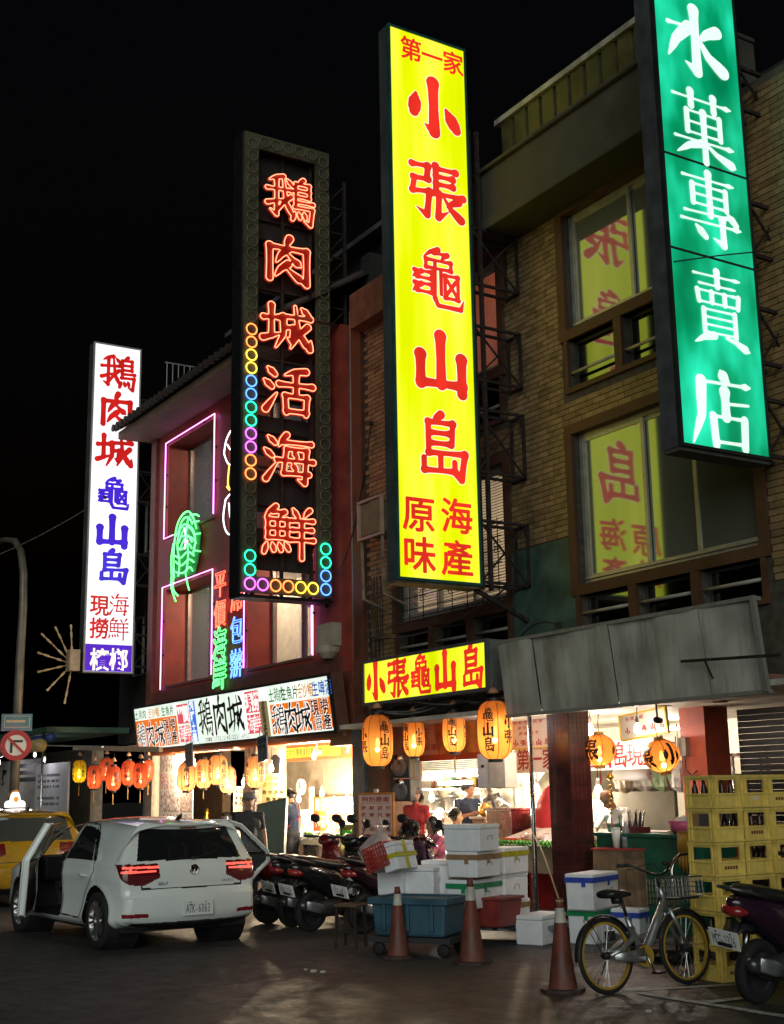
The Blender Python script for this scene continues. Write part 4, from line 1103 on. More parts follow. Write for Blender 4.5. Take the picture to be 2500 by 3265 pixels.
for i in range(n):
    z = z0 + .13 + i * .222
    c = None
    if zb < z < zt:
        f = (zt - z) / (zt - zb); c = [cO, cY, cB, cG, cP, cO][min(5, int(f * 6))]
    elif zz(536, 1230) < z < zz(536, 1170): c = cG
    elif z < z0 + .2: c = cP
    ring(y0 + .13, z, c)
    c = None
    if zz(697, 1218) < z < zz(697, 1160): c = cG
    elif z < zz(697, 1218): c = cB
    ring(y1 - .13, z, c)
for j, c in enumerate((cP, cO, cO, cY, cY)):
    ring(y0 + .13 + .225 * (j + 1), z0 + .13, c); ring(y0 + .13 + .225 * (j + 1), z1 - .13, None)
k = MB()
for y in (10.2, 10.6): k.bar((X - .3, y, 4.7), (X - .3, y, 12.4), .05)
for i in range(16):
    z = 4.8 + i * .47; k.bar((X - .3, 10.2, z), (X - .3, 10.6, z + .47), .025); k.bar((X - .3, 10.13, z), (X - .3, 10.6, z), .03)
k.build('lattice_mast', IRON, NSG, world=True)

# tall green sign
X = -8.7
GS = blade('tall_green_sign', 'tall backlit green blade sign with white characters at the right edge', X, 8.78, 9.97, 4.97, 10.35, .26, mat('green sign side', (.09, .095, .105), .5, .3, var=.2, vstreak=.3, dirt=(.04, .04, .05), dirt_amt=.5), mat('black edge', (.015, .018, .017), .5), glow('sign green', (.0, .40, .16), .95, var=.6, scale=1.5, col2=(.02, .72, .42), vs=.5))
GWT = glow('sign pale green white', (.75, 1., .86), 1.05, var=.12, scale=2)
letters(GS, X, '水菓專賣店', [(1489, 91), (1507, 274), (1521, 450), (1540, 664), (1549, 880)], .92, .82, GWT, grow=.003)
for (qx, qy) in ((1508, 353), (1525, 553)):
    z = at(qx, qy, X=X).z; k = MB(); k.box((X - .002, 8.78, z - .012), (X + .006, 9.97, z + .012)); k.build('joint', BLACK, GS, world=True)
k = MB(); k.tube([(X + .02, 8.8, at(1440, 562, X=X).z), (X + .05, 9.4, at(1525, 550, X=X).z), (X + .06, 9.99, at(1612, 543, X=X).z), (X - .1, 10.6, at(1680, 530, X=X).z)], .008, 5); k.build('cable', BLACK, GS, world=True)
for (a, b) in ((8.9, 9.4), (7.2, 7.8), (6.0, 6.6), (5.0, 5.6)):
    k = MB(); truss(k, X - .24, X - .03, 10.0, 10.5, a, b, .04); k.build('bracket', IRON, GS, world=True)
k = MB(); k.box((X - .25, 8.76, 4.9), (X - .02, 10.0, 4.938)); k.build('bottom_plate', mat('sooty plate', (.07, .065, .055), .6), GS, world=True)

# ------------------------------------------------------------------ fascia signs
t = thing('yellow_fascia_sign', 'wide backlit yellow shop sign with five red characters over the lanterns', 'sign', (-14.8, 10, 2.98))
Yf = 9.75; TL, BR_ = at(781, 1424, Y=Yf), at(1043, 1473, Y=Yf)
x0, x1, z1 = TL.x, BR_.x, (TL.z + at(1037, 1375, Y=Yf).z) / 2; z0 = (BR_.z + at(784, 1506, Y=Yf).z) / 2
k = MB(); k.box((x0 - .04, Yf + .012, z0 - .04), (x1 + .04, Yf + .5, z1 + .04)); k.build('box', mat('fascia box', (.2, .2, .19), .45, .4, var=.15), t, world=True)
k = MB()
for a, b in (((x0 - .045, z0 - .045), (x1 + .045, z0)), ((x0 - .045, z1), (x1 + .045, z1 + .045)), ((x0 - .045, z0), (x0, z1)), ((x1, z0), (x1 + .045, z1))): k.box((a[0], Yf - .02, a[1]), (b[0], Yf + .03, b[1]))
k.build('edge_trim', mat('grey violet trim', (.12, .11, .13), .5, .3), t, world=True)
k = MB(); k.box((x0, Yf, z0), (x1, Yf + .011, z1)); k.build('face', SIGNYEL, t, world=True)
fr = ((x0, Yf, z0), (1, 0, 0), (0, 0, 1), (0, -1, 0)); w_ = x1 - x0
for i, ch in enumerate('小張龜山島'):
    k = MB(); put_text(k, ch, fr, w_ * (.105 + .197 * i), (z1 - z0) * .5, .56, .56, grow=.008, d=.006); k.build('letter', SIGNRED, t, world=True)
for z in (.0, .05, .1):
    k = MB(); k.box((x1 + .041, Yf + .2, z0 + .28 + z), (x1 + .045, Yf + .32, z0 + .3 + z)); k.build('vent_slot', STEEL, t, world=True)

# goose restaurant fascia (leans out at the top)
GX0, GX1 = -26.15, -17.72; GO = Vector((GX0, 9.95, 2.67)); GV = Vector((0, -.12, .84)); GH = GV.length; GV.normalize(); GN_ = Vector((0, -GV.z, GV.y))
fr = (GO, (1, 0, 0), GV, GN_); GW = GX1 - GX0
t = thing('goose_fascia_sign', 'wide backlit white and orange restaurant sign board leaning out over the pavement', 'sign', (-22, 10, 2.67))
def gq(nm, u0, u1, v0, v1, m, d0=0., d1=.004):
    k = MB(); k.prism([(u0, v0), (u1, v0), (u1, v1), (u0, v1)], fr, d0, d1); return k.build(nm, m, t, world=True)
gq('box', -.04, GW + .04, -.04, GH + .04, mat('sign box brown', (.12, .05, .035), .5), -.25, -.012)
for a in ((-.045, GW + .045, -.045, 0), (-.045, GW + .045, GH, GH + .045), (-.045, 0, 0, GH), (GW, GW + .045, 0, GH)): gq('edge_trim', *a, BLACK, -.03, .02)
gq('face', 0, GW, 0, GH, glow('sign off white', (.86, 1., .86), 1.0, var=.16, scale=1.6, col2=(.95, 1., .95)), -.01, 0)
def gu(zx): return at(269 + .32 * zx, 1545, Y=9.9).x - GX0
OR_ = glow('sign orange', (.95, .2, .01), .85, var=.15, scale=2); PK = glow('sign pink', (.85, .1, .14), .8, var=.12); BL = glow('sign mid blue', (.05, .2, .8), .8); TAN = mat('tan strip', (.42, .33, .17), .6, emit=(.6, .45, .2), estr=.25)
LB_, LW, LG, LO = mat('sign black letter', (.01, .012, .012), .4, var=0), glow('sign white letter', (1, 1, .95), 1.), mat('sign green letter', (.02, .12, .03), .4, var=0, emit=(.02, .2, .04), estr=.5), glow('sign amber letter', (.8, .28, .02), .6)
LBU = glow('sign blue letter', (.03, .12, .6), .6)
oL0, oL1 = gu(78), gu(350); gq('panel', oL0, oL1, .03, GH * .70, OR_)
oR0, oR1 = gu(975), gu(1385); gq('panel', oR0, oR1, .03, GH * .62, OR_)
pL0, pL1 = gu(358), gu(432); gq('panel', pL0, pL1, .06, GH * .44, PK); gq('panel', pL0, pL1, GH * .49, GH * .93, PK)
bL0, bL1 = gu(440), gu(478); gq('panel', bL0, bL1, .04, GH * .97, BL)
pR0, pR1 = gu(815), gu(905); gq('panel', pR0, pR1, .08, GH * .48, PK); gq('panel', pR0, pR1, GH * .52, GH * .96, PK)
tn0, tn1 = gu(910), gu(962); gq('strip', tn0, tn1, .0, GH * .72, TAN, .008, .02)
def gt(s, u, v, w, h, m, step=None, down=False, grow=None, rim=None, brush=True, d=.01):
    if rim:
        k = MB(); put_text(k, s, fr, u, v, w, h, step=step, down=down, grow=.04, d=d - .003, brush=brush); k.build('letter_rim', rim, t, world=True)
    k = MB(); put_text(k, s, fr, u, v, w, h, step=step, down=down, grow=grow, d=d, brush=brush); k.build('lettering', m, t, world=True)
wl = oL1 - oL0
gt('鵝肉城', oL0 + wl * .12, GH * .32, .46, .5, LB_, step=wl * .23, rim=LW)
gt('現撈', oL0 + wl * .75, GH * .5, .28, .28, LB_, step=wl * .15, rim=LW); gt('海產', oL0 + wl * .77, GH * .2, .28, .28, LB_, step=wl * .15, rim=LW)
gt('土鵝肉', oL0 + .12, GH * .84, .2, .2, LG); gt('活沙蝦', oL0 + wl * .38, GH * .84, .2, .2, LO); gt('生魚片', oL0 + wl * .72, GH * .84, .2, .2, LG)
gt('平價', pL0 + (pL1 - pL0) * .28, GH * .71, .3, .34, LW, step=(pL1 - pL0) * .46, grow=.03); gt('海鮮', pL0 + (pL1 - pL0) * .28, GH * .26, .3, .3, LW, step=(pL1 - pL0) * .46)
gt('純種土鵝', (bL0 + bL1) / 2, GH * .87, .2, .2, LW, step=GH * .245, down=True, grow=.03)
wc = pR0 - bL1
gt('鵝肉城', bL1 + wc * .2, GH * .54, .62, .7, LB_, step=wc * .3, grow=.004)
gt('訂席專線:2752-2142•2251-6922', bL1 + wc * .17, GH * .07, .075, .085, LB_, step=.08, brush=False)
gt('現撈', pR0 + (pR1 - pR0) * .28, GH * .74, .3, .34, LW, step=(pR1 - pR0) * .46, grow=.03); gt('海鮮', pR0 + (pR1 - pR0) * .28, GH * .28, .3, .3, LW, step=(pR1 - pR0) * .46)
gt('清蒸臭豆腐', (tn0 + tn1) / 2, GH * .65, .15, .15, mat('brown ink', (.1, .05, .02), .5), step=GH * .138, down=True, d=.024)
wr = oR1 - oR0
gt('鵝肉城', oR0 + wr * .13, GH * .30, .48, .5, LB_, step=wr * .21, rim=LW)
gt('現撈', oR0 + wr * .74, GH * .46, .27, .27, LB_, step=wr * .15, rim=LW); gt('海產', oR0 + wr * .76, GH * .17, .27, .27, LB_, step=wr * .15, rim=LW)
gt('土鵝肉', oR0 + .1, GH * .8, .2, .24, LG, step=.2); gt('生魚片', oR0 + wr * .27, GH * .8, .2, .24, LG, step=.2); gt('活沙蝦', oR0 + wr * .52, GH * .8, .2, .24, LO, step=.2); gt('生啤酒', oR0 + wr * .78, GH * .8, .22, .26, LBU, step=.22)
gq('drip_edge', 0, GW, -.12, -.05, mat('rust edge', (.2, .1, .06), .6), -.2, -.15)
# small number plates hung below
for i, (px_, py_) in enumerate(((405, 1618), (563, 1604))):
    p = at(px_, py_, Y=9.85)
    t = thing('number_plate_sign', 'small dark hanging plate with number seventy seven, %s one' % ('left' if i == 0 else 'right'), 'sign', p)
    t.rotation_euler.y = R(-6)
    k = MB(); k.box((-.18, -.01, -.22), (.18, .01, .22)); k.build('plate', mat('slate plate', (.10, .12, .15), .5, var=.15), t)
    k = MB(); put_text(k, '77', ((0, -.012, 0), (1, 0, 0), (0, 0, 1), (0, -1, 0)), -.07, -.06, .2, .26, step=.14, d=.002); [k.box((-.13 + i_ * .1, -.0145, .1), (-.13 + i_ * .1 + .07, -.012, .18)) for i_ in range(3)]; k.build('lettering', INK, t)
    k = MB(); k.tube([(-.1, 0, .22), (-.1, .02, .4)], .006, 4); k.tube([(.1, 0, .22), (.1, .02, .4)], .006, 4); k.build('hanger', IRON, t)
# ------------------------------------------------------------------ lanterns
def cam_dir(p): return math.atan2(-p[1], -p[0])
BULBM = glow('lantern bulb', (1., .8, .5), 9)
PAP = {'orange': paper('orange lantern paper', (.95, .42, .10)), 'red': paper('red lantern paper', (.92, .20, .08)), 'yellow': paper('yellow lantern paper', (.95, .72, .03)), 'cream': paper('cream lantern paper', (.95, .58, .28))}
RIB = mat('lantern seam', (.45, .06, .03), .7, var=0)
CAPM = mat('lantern cap', (.02, .018, .015), .5); GOLD = mat('tassel', (.45, .24, .05), .6, var=.2); WOOD = mat('hanger disc', (.4, .2, .1), .6)
def lantern(px_, py0, py1, wpx, Y, kind, texts, label, group, power, rot=0., tilt=0., round_=False, tassel=.18, disc=True):
    c = at(px_, (py0 + py1) / 2, Y=Y); top = at(px_, py0, Y=Y); bot = at(px_, py1, Y=Y)
    H = top.z - bot.z; dist = (c - Vector((0, 0, 1.7))).length; Rr = wpx * PS / F_PX * dist / 2
    t = thing('paper_lantern', label, 'lantern', (c.x, c.y, bot.z), rz=cam_dir(c) + R(rot), group=group)
    t.rotation_euler.x = R(tilt)
    ex = 2.0 if round_ else 3.2
    def rad(z):
        q = abs(2 * z / H - 1); q = min(q, .999)
        return max(Rr * (1 - q ** ex) ** (1 / ex), Rr * (.42 if not round_ else .3))
    n, m = 40, 46; prof = []
    for i in range(m + 1):
        z = H * i / m; prof.append((rad(z) + (.0022 if i % 2 else -.0022), z))
    k = MB(); k.lathe(prof, n=n); k.f = k.f[:-2]; k.m = k.m[:-2]
    o = k.build('paper_shell', PAP[kind], t, smooth=True)
    k = MB()
    for j in range(8):
        a = 2 * PI * j / 8 + .2
        k.tube([((rad(H * i / 18) + .002) * math.cos(a), (rad(H * i / 18) + .002) * math.sin(a), H * i / 18) for i in range(19)], .0045, 4, cap=False)
    k.build('seam', RIB, t)
    for ang, s, fr_ in texts:
        k = MB(); cw = Rr * .84 * fr_; ch_ = min(H * .84 / len(s), cw * 1.15); z_ = H * .5 + ch_ * (len(s) - 1) / 2
        for i, c_ in enumerate(s):
            for (u, v, q) in raster(c_):
                vs = []
                for (du, dv) in ((0, 0), (q, 0), (q, q), (0, q)):
                    z = z_ - i * ch_ + (v + dv) * ch_ * .96; r_ = rad(max(0, min(H, z))) + .005; a = R(ang - rot) + (u + du) * cw / Rr
                    vs.append((r_ * math.cos(a), r_ * math.sin(a), z))
                k.add(vs, [(0, 1, 2, 3)])
        k.build('lettering', INK if kind != 'cream2' else REDINK, t)
    k = MB(); r0 = rad(0)
    k.lathe([(r0 * 1.02, H - .01), (r0 * 1.02, H + .035), (r0 * .85, H + .035), (r0 * .85, H - .01)], n=20); k.build('top_ring', CAPM if not round_ else GOLD, t)
    k = MB(); k.lathe([(r0 * .85, .01), (r0 * .85, -.035), (r0 * 1.02, -.035), (r0 * 1.02, .01)], n=20); k.build('bottom_ring', CAPM if not round_ else GOLD, t)
    k = MB(); k.tube([(0, 0, H + .03), (.01, 0, H + .14), (0, .01, H + .26)], .005, 5); k.tube([(-r0, 0, H + .03), (0, 0, H + .12), (r0, 0, H + .03)], .003, 4); k.build('hanging_wire', IRON, t)
    if disc:
        k = MB(); k.lathe([(.0, H + .09), (r0 * .9, H + .1), (r0 * .5, H + .15), (.02, H + .17)], n=16); k.build('hanger_disc', WOOD, t, smooth=True)
    if tassel:
        k = MB(); k.tube([(0, 0, -.02), (0, 0, -.08)], .004, 4); k.tube([(0, 0, -.08), (0, 0, -.1), (0, 0, -.1 - tassel)], [.006, .012, .01], 6); k.build('tassel', GOLD if not round_ else REDINK, t)
    k = MB(); zb = H * .45; k.lathe([(.0, zb - .045), (.028, zb - .03), (.032, zb), (.018, zb + .035), (.014, zb + .07)], n=12); k.build('bulb', BULBM, t, smooth=True)
    lamp('lantern_light', (0, 0, zb - .09), power * .3, (1., .72, .42), .03, t)
    return t
G1 = 'lanterns under the left awning'
for (x, a, b, w_, Y_, kd, tx, lb) in ((170, 1629, 1677, 27, 9.3, 'yellow', [(35, '生魚片', .62), (-60, '龜山島', .62)], 'yellow paper lantern at the left end of the row under the left awning'),
      (202, 1640, 1690, 29, 9.3, 'red', [(-5, '龜山島', .72)], 'red lantern hanging directly right of the yellow lantern'),
      (228, 1625, 1673, 30, 10.2, 'red', [(5, '龜山島', .75)], 'red lantern half hidden behind two front ones, third from the left'),
      (243, 1642, 1694, 30, 9.2, 'red', [(25, '現撈', .85)], 'lowest hanging red lantern of the left row, with two characters'),
      (275, 1630, 1683, 29, 9.6, 'red', [(-15, '紅喉', .9)], 'red lantern with a wooden disc above, fifth of the left row'),
      (301, 1635, 1689, 30, 9.3, 'red', [(-20, '龜山島', .75)], 'red lantern in front at the right end of the left row'),
      (318, 1628, 1673, 22, 10.0, 'red', [(10, '龍蝦', .8)], 'dim red lantern tucked behind the right end of the left row')):
    lantern(x, a, b, w_, Y_, kd, tx, lb, G1, 4.5 if 'dim' not in lb else 2)
G2 = 'lanterns in front of the goose restaurant'
for (x, a, b, w_, Y_, tx, lb) in ((400, 1634, 1695, 38, 9.9, [(0, '龜山島', .8)], 'pale orange lantern right below the left number plate'),
      (436, 1627, 1689, 34, 10.2, [(-30, '鵝肉城', .7), (60, '鵝肉城', .7)], 'slim pale lantern second from the left at the goose restaurant'),
      (467, 1618, 1682, 39, 9.95, [(-60, '龜山島', .75), (40, '龜山島', .75)], 'highest pale lantern in the middle of the goose restaurant row'),
      (488, 1643, 1699, 34, 10.3, [(-45, '龜山島', .75), (60, '龜山島', .75)], 'low lantern half hidden behind the middle one at the goose restaurant'),
      (547, 1620, 1688, 40, 9.9, [(-60, '龜山島', .75), (40, '龜山島', .75)], 'pale orange lantern below the right number plate')):
    lantern(x, a, b, w_, Y_, 'cream', tx, lb, G2, 14, disc=False, tassel=.0 if x != 436 else .1)
G3 = 'big lanterns under the yellow fascia sign'
lantern(809, 1532, 1642, 65, 9.7, 'orange', [(28, '龜山島', .85), (-62, '小張', .85)], 'large orange lantern at the left end under the yellow fascia sign', G3, 20, tassel=0)
lantern(887, 1539, 1621, 45, 10.0, 'orange', [(28, '小張', .85), (-50, '龜山島', .85)], 'smaller orange lantern second from left under the yellow fascia sign', G3, 11)
lantern(973, 1526, 1611, 49, 10.0, 'orange', [(-10, '龜山島', .85), (75, '小張', .85)], 'smaller orange lantern third from left under the yellow fascia sign', G3, 12)
lantern(1060, 1502, 1627, 74, 9.7, 'orange', [(-22, '龜山島', .85), (52, '小張', .85)], 'largest orange lantern at the right end under the yellow fascia sign', G3, 22, tassel=0)
G4 = 'round lanterns behind the red column'
lantern(1284, 1574, 1641, 72, 10.75, 'orange', [(-35, '張', 1.3), (75, '小', 1.3)], 'round orange lantern right beside the red column', G4, 11, round_=True, tassel=.12, disc=False)
lantern(1424, 1584, 1654, 74, 10.75, 'orange', [(35, '小', 1.3), (-60, '張', 1.3)], 'tilted round orange lantern left of the yellow crates', G4, 11, round_=True, tassel=.12, disc=False, tilt=10)

# ------------------------------------------------------------------ bare bulbs and tubes
def bulb(px_, py_, Y, power, label, col=(1., .80, .52), fl=.35, r=.05, group='bare bulbs in the shops'):
    p = at(px_, py_, Y=Y); t = thing('hanging_bulb', label, 'lamp', p, group=None)
    k = MB(); k.lathe([(.0, -r * 1.3), (r * .7, -r), (r, 0), (r * .7, r * .9), (r * .38, r * 1.5)], n=14); k.build('bulb', glow('warm bulb %s' % (col,), col, 14), t, smooth=True)
    k = MB(); k.lathe([(r * .45, r * 1.5), (r * .5, r * 2.6), (r * .2, r * 3)], n=12); k.build('socket', WHITEP, t)
    k = MB(); k.tube([(0, 0, r * 3), (.01, .01, fl)], .005, 5); k.build('flex', BLACK, t)
    lamp("bulb_light", (0, 0, -r * 2.6), power * 4.5, col, r, t); return t
bulb(374, 1630, 10.2, 36, 'bare bulb above the photo board at the left of the goose restaurant')
bulb(416, 1640, 10.5, 18, 'bare bulb just right of the left number plate')
bulb(523, 1676, 10.4, 20, 'bare bulb at the posted pier of the goose restaurant')
bulb(581, 1646, 10.2, 34, 'bare bulb right of the lantern under the right number plate')
bulb(673, 1620, 11.6, 30, 'bare bulb below the small yellow dish labels')
bulb(716, 1722, 12.2, 42, 'low bare bulb in front of the orange menu board')
bulb(690, 1700, 12.6, 36, 'bare bulb over the ice counter of the goose restaurant')
bulb(745, 1712, 12.4, 40, 'rightmost bare bulb over the goose restaurant counter')
bulb(640, 1712, 12.2, 42, 'bare bulb near the wall clock')
bulb(470, 1660, 10.9, 22, 'bare bulb deep behind the goose restaurant lanterns')
bulb(887, 1706, 11.6, 60, 'left one of two hanging bulbs above the woman in red')
bulb(925, 1709, 11.7, 60, 'right one of two hanging bulbs above the woman in red')
bulb(1264, 1564, 10.85, 13, 'large compact bulb at the top right of the red column', col=(1., .85, .72), r=.055, fl=.24)
bulb(1282, 1696, 10.95, 5, 'lower compact bulb above the number seventy three box', col=(1., .88, .78), r=.055, fl=.5)
bulb(1366, 1562, 10.6, 4, 'bulb in front of the small tilted notice board', col=(1., .88, .72), r=.045)
bulb(1150, 1690, 12.0, 34, 'bulb in the passage left of the red column')
def tube_lamp(a, b, power, label, col=(1., .96, .9), s=6):
    a, b = Vector(a), Vector(b); t = thing('tube_lamp', label, 'lamp', (a + b) / 2)
    k = MB(); k.tube([a, b], .016, 8); k.build('tube', glow('tube glow', col, s), t, world=True)
    k = MB(); u = Vector((0, 0, .035)); k.bar(a + u, b + u, .05, .03); k.build('batten', WHITEP, t, world=True)
    lamp('tube_light', (0, 0, -.05), power * 8, col, .12, t)
tube_lamp(at(878, 1672, Y=12.2), at(950, 1668, Y=11.7), 16, 'white tube lamp left of the pair over the kitchen')
tube_lamp(at(940, 1681, Y=12.4), at(1012, 1678, Y=11.8), 16, 'white tube lamp right of the pair over the kitchen')
tube_lamp((-13.75, 10.1, 2.6), (-13.35, 10.1, 2.6), 3, 'tube lamp right of the largest lantern under the soffit', col=(1, .95, .98))
tube_lamp((-14.2, 12.9, 2.5), (-13.0, 12.9, 2.5), 16, 'tube lamp behind the notice boards of the right stall', col=(1., .9, .75))
tube_lamp((-20.2, 12.9, 2.55), (-18.8, 12.9, 2.55), 24, 'tube lamp at the back ceiling of the goose restaurant', col=(1., .86, .66))
def px_on(x, y, dist_m):
    d = ray(x, y); d = d / d.dot(_f); return Vector((0, 0, CAM_H)) + d * dist_m
# ------------------------------------------------------------------ boards, notices, counters
def board(name, label, cat, x0, y0, x1, y1, Y, m, texts=(), th=.02, frame=None, fw=.03, tilt=0.):
    """flat board on the plane Y=const; x0.. are photo pixels of its corners; texts: (string,u,v,w,h,step,down,mat) in fractions"""
    a, b = at(x0, y0, Y=Y), at(x1, y1, Y=Y); Wd, Hd = b.x - a.x, a.z - b.z
    t = thing(name, label, cat, (a.x, Y, b.z)); t.rotation_euler.y = R(tilt)
    k = MB(); k.box((0, 0, 0), (Wd, th, Hd)); k.build('panel', m, t)
    if frame is not None:
        k = MB(); frame_rect(k, -.002, Wd + .002, -.002, Hd + .002, -.012, th + .004, fw); k.build('frame', frame, t)
    fr = ((0, -.001, 0), (1, 0, 0), (0, 0, 1), (0, -1, 0))
    for (s, u, v, w_, h_, st, dn, tm_) in texts:
        k = MB(); put_text(k, s, fr, u * Wd, v * Hd, w_ * Wd, h_ * Hd, step=st * (Hd if dn else Wd), down=dn, d=.003); k.build('lettering', tm_, t)
    return t, Wd, Hd
CREAMB = mat('cream board', (.62, .50, .40), .5, var=.08, scale=2); ORF = mat('orange edge', (.6, .22, .04), .5)
# standing thank-you board
t, Wd, Hd = board('thanks_board', 'pinkish board with red handwritten rows leaning by the speakers', 'sign', 768, 1699, 846, 1860, 10.0, mat('pinkish board', (.78, .55, .48), .5, var=.08), [('特別感謝', .2, .91, .2, .075, .2, False, REDINK)] +
    [(s, .16, .79 - i * .095, .15, .06, .23, False, REDINK) for i, s in enumerate(('時報週刊', '蘋果日報', '壹 週刊', '自由時報'))] + [('香港旅遊雜誌', .13, .79 - 4 * .095, .14, .06, .155, False, REDINK), ('電視台', .4, .79 - 5 * .095, .14, .06, .2, False, REDINK)], frame=ORF, fw=.03)
k = MB(); k.box((Wd * .1, -.004, Hd * .852), (Wd * .9, 0, Hd * .856)); k.build('rule', REDINK, t)
k = MB(); k.box((Wd * .48, -.02, Hd), (Wd * .56, .02, Hd + .05)); k.build('clip', WHITEP, t)
# boards of the right stall
wb = mat('white board', (.66, .60, .52), .5, var=.06)
board('thanks_board', 'white notice with small red rows above the first sign, left of the red column', 'sign', 1094, 1521, 1190, 1601, 11.25, wb, [('特別感謝', .36, .88, .1, .13, .15, False, REDINK), ('報週刊‧蘋果', .1, .66, .08, .09, .12, False, REDINK), ('週刊‧', .2, .52, .08, .09, .12, False, REDINK), ('港旅遊雜', .22, .38, .08, .09, .13, False, REDINK), ('小張龜山島', .1, .15, .13, .15, .18, False, REDINK)], frame=mat('yellow edge', (.7, .45, .04), .5), fw=.02)
t, Wd, Hd = board('long_stall_sign', 'long white hanging board with big red characters behind the round lanterns', 'sign', 1102, 1600, 1450, 1645, 11.3, wb, [])
for i, s in enumerate('第一家小張龜山島現撈海'):
    k = MB(); put_text(k, s, ((0, -.001, 0), (1, 0, 0), (0, 0, 1), (0, -1, 0)), .2 + i * (Wd - .3) / 10.2, Hd * .5, .3, Hd * .82, d=.003); k.build('letter', glow('red board letter', (.5, .02, .015), .05), t)
board('tilted_notice', 'small white notice with yellow edge tilted above the long board', 'sign', 1329, 1534, 1434, 1583, 10.9, wb, [('台視介紹', .18, .8, .08, .16, .1, False, REDINK), ('小張龜山島', .16, .35, .11, .24, .18, False, REDINK)], frame=MATS['yellow edge'], fw=.02, tilt=-5)
# '73' box sign
board('number_box', 'white box with teal number seventy three beside the red column', 'sign', 1240, 1713, 1290, 1762, 11.0, mat('milky box', (.7, .72, .68), .4), [('73', .55, .32, .28, .45, .24, False, mat('teal ink', (.02, .35, .32), .5))], th=.08)
# orange banner of the turtle stall
t, Wd, Hd = board('orange_banner', 'orange printed cloth banner behind the hanging lanterns', 'banner', 818, 1520, 1095, 1612, 10.55, mat('banner print', (.75, .26, .05), .55, var=.5, scale=3.5, dirt=(.5, .05, .03), dirt_amt=.8, dscale=2.2), [('美味', .28, .72, .075, .2, .085, False, REDINK), ('最愛', .28, .44, .075, .2, .085, False, REDINK), ('仕高利達。', .27, .18, .05, .13, .056, False, REDINK)])
k = MB(); k.prism([(.2 * Wd, .02), (.23 * Wd, .8 * Hd), (.31 * Wd, .98 * Hd), (.42 * Wd, .9 * Hd), (.47 * Wd, .02)], ((0, 0, 0), (1, 0, 0), (0, 0, 1), (0, -1, 0)), 0, .002); k.build('printed_shape', mat('banner pink', (.7, .36, .24), .6, var=.1), t)
k = MB(); k.box((0, -.006, -.06), (Wd, .02, .03)); k.build('hem', mat('banner hem', (.6, .08, .03), .5), t)
# twisted cable bundle under the yellow sign
t = thing('cable_bundle', 'tangled dark cables bunched under the yellow fascia sign', 'cables', (-14.5, 10.0, 2.85))
for i in range(9):
    ph = random.random() * 6; k = MB(); k.tube([(-16.4 + j * .36, 10.0 + .08 * math.sin(j * .7 + ph), 2.84 + .05 * math.sin(j * 1.1 + ph * 2) + i * .012) for j in range(11)], .012, 5); k.build('cable', BLACK if i % 3 else PVC, t, world=True)
# speakers
def speaker(x0, y0, x1, y1, label, Y):
    a, b = at(x0, y0, Y=Y), at(x1, y1, Y=Y); w_, h_ = .34, a.z - b.z
    t = thing('loudspeaker', label, 'speaker', (a.x + .12, Y, b.z), rz=R(24))
    k = MB(); k.box((-.17, 0, 0), (.17, .3, h_)); k.build('cabinet', mat('speaker cabinet', (.03, .03, .03), .6), t, bevel=.015)
    k = MB(); k.lathe([(.0, .01), (.05, -.004), (.11, -.03), (.13, -.012), (.13, .0)], (0, -.002, h_ * .45), axis='y', n=20); k.build('cone', mat('speaker cone', (.10, .10, .10), .5), t, smooth=True)
    k = MB(); k.lathe([(.0, -.03), (.04, -.03), (.045, -.01), (.07, -.01), (.07, 0)], (0, -.002, h_ * .8), axis='y', n=16); k.build('tweeter', STEEL, t, smooth=True)
speaker(846, 1617, 880, 1666, 'upper black loudspeaker on the brown pier', 10.1)
speaker(848, 1669, 880, 1717, 'lower black loudspeaker on the brown pier', 10.1)
# meter box and vent louvre of the turtle stall
a, b = at(1022, 1616, Y=10.4), at(1086, 1688, Y=10.4)
t = thing('meter_box', 'cream electric meter box below the largest lantern', 'meter box', (a.x, 10.4, b.z))
w_, h_ = b.x - a.x, a.z - b.z
k = MB(); k.box((0, 0, 0), (w_ * .42, .18, h_)); k.build('cabinet', WHITEP, t, bevel=.01)
k = MB(); k.box((w_ * .43, -.02, 0), (w_, .18, h_)); k.build('cabinet', mat('cream cabinet', (.6, .52, .4), .5, var=.1), t, bevel=.01)
k = MB(); k.box((w_ * .14, -.004, h_ * .6), (w_ * .24, 0, h_ * .68)); k.build('meter_window', BLACK, t)
k = MB(); k.box((w_ * .03, -.006, h_ * .4), (w_ * .06, -.002, h_ * .5)); k.build('handle', STEEL, t)
a, b = at(872, 1618, Y=12.6), at(1020, 1650, Y=12.6)
t = thing('ceiling_vent_hood', 'long louvred grey ventilation hood behind the banner', 'vent', (a.x, 12.6, b.z)); w_, h_ = b.x - a.x, a.z - b.z
k = MB(); k.box((0, .05, -.1), (w_, .5, h_)); k.build('housing', mat('dull housing', (.3, .28, .24), .5, .3), t)
for i in range(9):
    k = MB(); k.cbox((w_ / 2, .03, h_ * (.12 + .1 * i)), (w_, .05, .008), rx=R(35)); k.build('slat', ALU, t)
